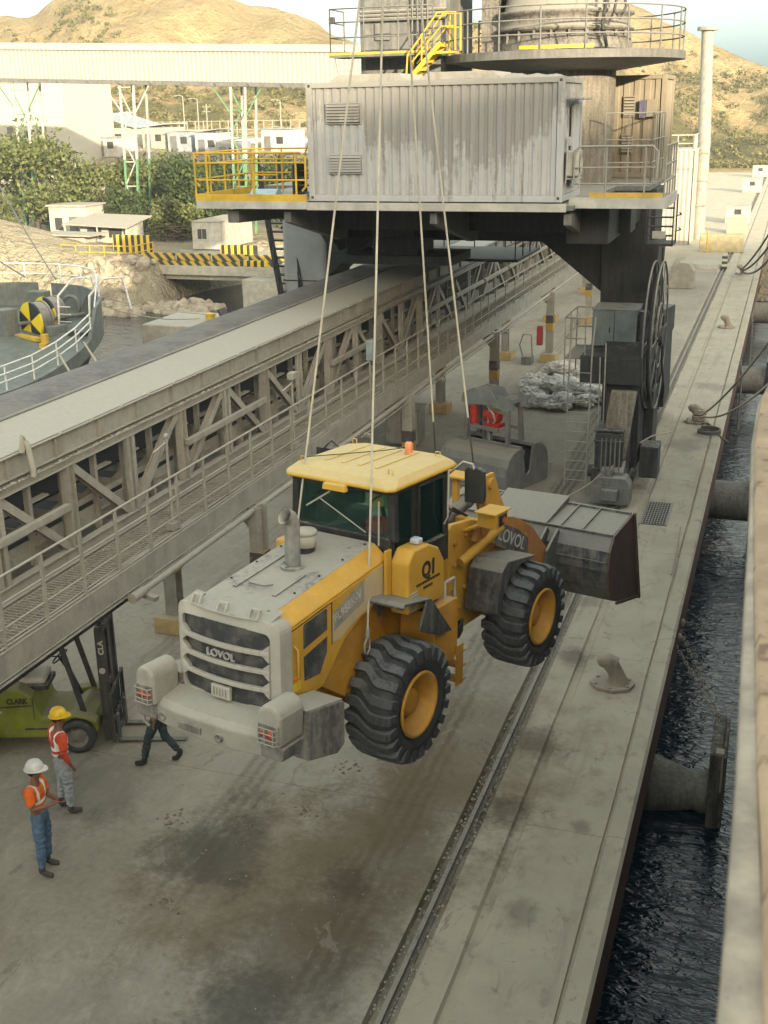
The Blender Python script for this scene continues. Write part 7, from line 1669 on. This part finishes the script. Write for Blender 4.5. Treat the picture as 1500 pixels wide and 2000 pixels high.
q = MB(); q.box(-1.75, 1.75, -1.5, 1.5, 0, 3.1); q.build('wall', m_hutw, h, .03); q = MB(); q.box(-1.9, 1.9, -1.7, 1.7, 3.1, 3.25); q.build('roof', m_hutr, h, .02)
q = MB(); q.box(.2, 1.0, -1.54, -1.5, .2, 2.3); q.build('door', m_steel2, h); q = MB(); q.box(-1.2, -.5, -1.54, -1.5, 1.2, 2.2); q.build('window', m_dark, h)
h = empty('site_hut', 'low pale hut with a broad flat awning between the white hut and the bridge', 'hut', (-53.2, 87.5, 0))
q = MB(); q.box(-2.3, 2.2, -1.0, 1.5, 0, 1.9); q.build('wall', m_hutw, h, .03)
q = MB(); q.add([(-3.2, -2.2, 1.95), (2.9, -2.4, 1.75), (2.9, 1.8, 2.35), (-3.2, 1.9, 2.5), (-3.2, -2.2, 1.87), (2.9, -2.4, 1.67), (2.9, 1.8, 2.27), (-3.2, 1.9, 2.42)], [(0, 1, 2, 3), (7, 6, 5, 4), (0, 4, 5, 1), (1, 5, 6, 2), (2, 6, 7, 3), (3, 7, 4, 0)]); q.build('roof', m_hutr, h)
q = MB()
for x in (-3.0, 0, 2.7): q.beam((x, -2.1, 0), (x, -2.1, 1.8), .1, .1)
q.build('awning_post', m_white, h); q = MB(); q.box(-1.6, -.3, -1.04, -1.0, .8, 1.5); q.box(.4, 1.6, -1.04, -1.0, .8, 1.5); q.build('window', m_dark, h)
h = empty('site_hut', 'smaller low hut with pale lean-to roof just above the yellow fence', 'hut', (-54.6, 83.4, 0))
q = MB(); q.box(-1.7, 1.9, -.8, 1.0, 0, 1.3); q.build('wall', m_hutw, h, .03); q = MB(); q.beam((-2.2, -.1, 1.42), (2.9, -.1, 1.36), 2.8, .10); q.build('roof', m_hutr, h); q = MB(); q.box(-.9, .1, -.84, -.8, .5, 1.1); q.build('window', m_dark, h)
h = empty('site_cabin', 'white box cabin with door and barred window beside the bridge', 'cabin', (-43.7, 86, 0))
q = MB(); q.box(-1.25, 1.25, .0, 6.0, 0.05, 2.15); wl_ = q.build('wall', m_hutw, h, .03); q = MB(); q.box(-1.3, 1.3, -.05, 6.05, 2.15, 2.25); q.build('roof', m_hutr, h, .02)
q = MB(); q.box(.25, 1.0, -.04, 0, .1, 1.85); q.build('door', m_white, h, .01); q = MB(); q.box(-.75, .0, -.03, 0, .85, 1.65); w_ = q.build('window', m_dark, h)
q = MB(); q.box(-.80, .05, -.05, -.03, .80, .86); q.box(-.80, .05, -.05, -.03, 1.64, 1.70); q.box(-.39, -.36, -.05, -.03, .85, 1.65); q.build('frame', m_white, w_)
# timber and scrap seen under the portal
r = random.Random(12); q = MB()
for k in range(60): x, y = r.uniform(-27, -17.5), r.uniform(92, 97); a = r.uniform(-.4, .4); L_ = r.uniform(1.5, 4); z = .1+r.random()*1.6; q.beam((x, y, z), (x+L_*math.cos(a), y+L_*math.sin(a), z+.05), .15, .08)
tag(q.build('timber_heap', paint('pale_timber', (.5, .44, .34), dust=.3, side=.1)), 'untidy heap of pale timber seen under the crane deck', 'timber')
q = MB()
for k in range(40): x, y = r.uniform(-52, -46.2), r.uniform(91, 93); a = r.uniform(-.6, .6); z = .1+r.random()*1.2; q.beam((x, y, z), (x+1.6*math.cos(a), y, z+1.6*math.sin(a)*.4), .10, .08)
tag(q.build('scrap_heap', m_bark), 'dark tangle of scrap poles left of the white site cabin', 'scrap')
# ================================================================== HIGH ENCLOSED GALLERY
ga = empty('enclosed_conveyor_bridge', 'high pale clad conveyor bridge on green pylons crossing in front of the hill', 'conveyor bridge', (-57, 97, 0))
def gq(mb, n, m, bv=0, par=None): return mb.build(n, m, par or ga, bv, loc=(57, -97, 0) if par is None else None)
GX0, GX1 = -125.0, -27.0
def gz(x): return 13.33-.038*(x+68.5)
q = MB(); n = int((GX1-GX0)/.42); vs = []
for i in range(n*2+1):
    x = GX0+(GX1-GX0)*i/(2*n); y = 97-(.05 if i % 2 else 0); vs += [(x, y, gz(x)+.3), (x, y, gz(x)+2.75)]
q.add(vs, [(2*i, 2*i+1, 2*i+3, 2*i+2) for i in range(2*n)]); gq(q, 'cladding', m_clad)
q = MB(); q.prism([(97.05, 0), (99.6, 0), (99.6, 2.5), (97.05, 2.5)], 'x', GX0, GX1)
for i, v in enumerate(q.v): q.v[i] = (v[0], v[1], v[2]+gz(v[0])+.3)
gq(q, 'inner_shell', m_clad)
q = MB(); q.prism([(96.8, 0), (98.3, .55), (99.85, 0), (99.85, -.08), (98.3, .45), (96.8, -.08)], 'x', GX0, GX1)
for i, v in enumerate(q.v): q.v[i] = (v[0], v[1], v[2]+gz(v[0])+2.82)
gq(q, 'roof', paint('gallery_roof', (.50, .45, .38), dust=.3, side=.1))
q = MB()
for y in (97.1, 99.5): q.beam((GX0, y, gz(GX0)+.12), (GX1, y, gz(GX1)+.12), .22, .32)
x = GX0
while x < GX1: q.beam((x, 96.9, gz(x)+.1), (x, 99.7, gz(x)+.1), .14, .14); q.beam((x, 96.8, gz(x)+.28), (x+.25, 96.8, gz(x)-.02), .05, .12); x += 3.1
gq(q, 'floor_beam', m_steel2)
for k, xc in enumerate((-78.5, -67.2, -56.2, -45.5, -34.5)):
    zt = gz(xc)
    for y in (97.2, 99.4):
        for s in (-1, 1):
            q = MB(); q.beam((xc+s*.68, y, zt), (xc+s*.62-.2, y, 6.5), .16, .16); gq(q, 'pylon_leg', m_white)
            q = MB(); q.beam((xc+s*.62-.2, y, 6.52), (xc+s*.50-.5, y, 0), .17, .17); gq(q, 'pylon_leg', m_greenp)
    q = MB()
    for j in range(6):
        z0, z1 = j*2.1, (j+1)*2.1; s = 1 if j % 2 else -1
        q.beam((xc-.4+s*.55, 97.2, z0), (xc-.3-s*.55, 97.2, z1), .09, .09); q.beam((xc-.95, 97.2, z1), (xc+.35, 97.2, z1), .09, .09)
    q.beam((xc-2.4, 97.2, zt), (xc-.66, 97.2, zt-2.4), .10, .10); q.beam((xc+2.3, 97.2, zt), (xc+.66, 97.2, zt-2.4), .10, .10)
    gq(q, 'pylon_bracing', m_greenp if k % 2 else m_white)
# ================================================================== BACKGROUND BUILDINGS
m_bld = paint('building_cream', (.46, .44, .38), dust=.1, side=.1, rough=.8, var=.05)
bd_ = empty('silo_building', 'tall windowless cream building behind the left end of the conveyor bridge', 'building', (-85.8, 128, 0))
q = MB(); q.box(-4.9, 4.9, -3, 8, 0, 14.0); q.build('wall', m_bld, bd_, .05); q = MB(); q.box(-5.0, 5.0, -3.1, 8, 14.0, 14.3); q.build('roof', m_hutr, bd_)
q = MB()
for x in (-3, 1.5): q.box(x, x+.9, -3.05, -3, 7.2, 9.2)
q.build('door', m_steel2, bd_)
bd_ = empty('low_building', 'low cream building with a shallow blue grey roof behind the trees', 'building', (-85.7, 142, 6))
q = MB(); q.box(-5.2, 5.2, -2, 5, -2, 2.7); q.build('wall', m_bld, bd_); q = MB(); q.prism([(-5.6, 2.7), (0, 4.4), (5.6, 2.7), (5.6, 2.9), (0, 4.6), (-5.6, 2.9)], 'y', -2.6, 5.4); q.build('roof', paint('blue_roof', (.30, .36, .40), dust=.2, side=.1), bd_)
for x in (-3.8, -1.8, .3, 2.4):
    q = MB(); q.box(x, x+1.0, -2.05, -2, .8, 2.0); q.build('window', m_dark, bd_)
q = MB(); vs = []
wall_ = [(-100, 149), (-92, 148.4), (-80, 147), (-70, 146), (-60, 146), (-48, 146), (-40, 148)]
for (a, b_) in zip(wall_, wall_[1:]): q.beam((a[0], a[1], 5.0), (b_[0], b_[1], 5.0), .5, 4.2)
tag(q.build('retaining_wall', paint('white_wall', (.60, .58, .53), dust=.1, side=.06, rough=.85, var=.05)), 'long bright white retaining wall below the fence', 'wall')
fe = empty('perimeter_fence', 'long pale fence of upright posts on top of the white wall', 'fence', (-70, 146, 7.1))
q = MB()
for (a, b_) in zip(wall_, wall_[1:]):
    for z in (.15, 1.15, 2.2): q.beam((a[0]+70, a[1]-146, z), (b_[0]+70, b_[1]-146, z), .06, .07)
q.build('rail', m_hutr, fe)
for (a, b_) in zip(wall_, wall_[1:]):
    n = max(1, int(math.dist(a, b_)/1.25))
    for i in range(n): x, y = a[0]+(b_[0]-a[0])*i/n, a[1]+(b_[1]-a[1])*i/n; q = MB(); q.box(x+70-.05, x+70+.05, y-146-.05, y-146+.05, 0, 2.3); q.build('post', m_hutr, fe)
r = random.Random(31)
shedcol = [paint('shed_%s' % n_, c_, dust=.15, side=.08, rough=.6) for n_, c_ in (('white', (.52, .51, .48)), ('grey', (.28, .30, .31)), ('blue', (.30, .35, .39)), ('cream', (.46, .42, .34)))]
SH = [(-75.5, 138, 3.6, 2.6, 3, 1, 'first white flat shed right of the tall pylon top'), (-71.0, 136, 3.4, 2.4, 2, 0, 'pale blue shed below the white wall'), (-66.5, 134, 3.0, 2.6, 0, 1, 'plain white shed with open grey front below the white wall'), (-62.5, 131, 2.8, 2.4, 1, 1, 'grey shed with upright ribs below the fence'),
      (-58.8, 137, 3.8, 2.6, 0, 0, 'long white container shed near the crane platform'), (-80, 134, 3.4, 2.2, 0, 0, 'low white shed partly behind the green pylon'), (-54, 133, 4.2, 2.3, 3, 0, 'cream shed seen above the yellow railing'), (-69.0, 128, 2.2, 1.8, 2, 0, 'small blue kiosk just above the tree tops'), (-50, 128, 3.0, 2.4, 0, 1, 'white shed behind the crane platform stair')]
for i, (x, y, w_, h_, ci, ro, lb) in enumerate(SH):
    z = land_z(x, y); t = empty('storage_shed', lb, 'shed', (x, y, z-.3), r.uniform(-.15, .15), 'sheds below the white wall')
    q = MB(); q.box(-w_/2, w_/2, -1.5, 2.5, 0, h_); q.build('wall', shedcol[ci], t, .03)
    q = MB(); q.beam((-w_/2-.2, .5, h_+.1), (w_/2+.2, .5, h_+.1+(.35 if ro else 0)), 4.4, .12); q.build('roof', shedcol[(ci+1) % 4], t)
    q = MB(); q.box(-w_/2+.4, -w_/2+1.3, -1.54, -1.5, .1, 1.9); q.build('door', m_steel2, t); q = MB(); q.box(.2, 1.1, -1.54, -1.5, 1.0, 1.8); q.build('window', m_dark, t)
for (x, y, h_, lb) in ((-78.4, 150, 5.6, 'lamp pole with curved arm directly right of the tall pylon'), (-76.8, 151, 5.2, 'thin bare pole beside the curved lamp pole'), (-75.0, 150, 4.6, 'pole with a small box head'), (-90.4, 150, 4.4, 'lamp pole above the blue roofed building'), (-64.3, 150, 4.8, 'lamp pole with crossbar near the right pylon'), (-88.2, 152, 4.0, 'utility pole with two cross arms above the low building')):
    q = MB(); q.tube([(0, 0, 0), (0, 0, h_)], [.10, .06], 8); q.tube([(0, 0, h_), (-.6, 0, h_+.15), (-1.1, 0, h_+.1)], .045, 6) if 'lamp' in lb else q.beam((-.6, 0, h_-.4), (.6, 0, h_-.4), .08, .08)
    q.box(-1.3, -.9, -.1, .1, h_+.03, h_+.12) if 'lamp' in lb else q.beam((-.6, 0, h_-1.0), (.6, 0, h_-1.0), .08, .08)
    o = q.build('lamp_pole', m_hutr); o.location = (x, y, 6.9); tag(o, lb, 'pole', 'poles behind the fence')
q = MB(); q.tube([(0, 0, 0), (0, 0, 22)], .06, 6); o = q.build('flag_mast', m_hutr); o.location = (-51.6, 140, 5); tag(o, 'very thin tall mast rising past the conveyor bridge into the sky', 'mast')
# ---------------------------------------------------------------- light haze in the air
m_hz = bpy.data.materials.new('haze'); m_hz.use_nodes = True; nt = m_hz.node_tree; nt.nodes.clear()
o_ = nt.nodes.new('ShaderNodeOutputMaterial'); v_ = nt.nodes.new('ShaderNodeVolumePrincipled')
v_.inputs['Color'].default_value = (.90, .96, 1.0, 1); v_.inputs['Density'].default_value = 0.0004; v_.inputs['Anisotropy'].default_value = 0.0
nt.links.new(v_.outputs[0], o_.inputs['Volume'])
q = MB(); q.box(-520, 420, -480, 480, -8, 75); hz = q.build('haze', m_hz); tag(hz, kind='stuff')
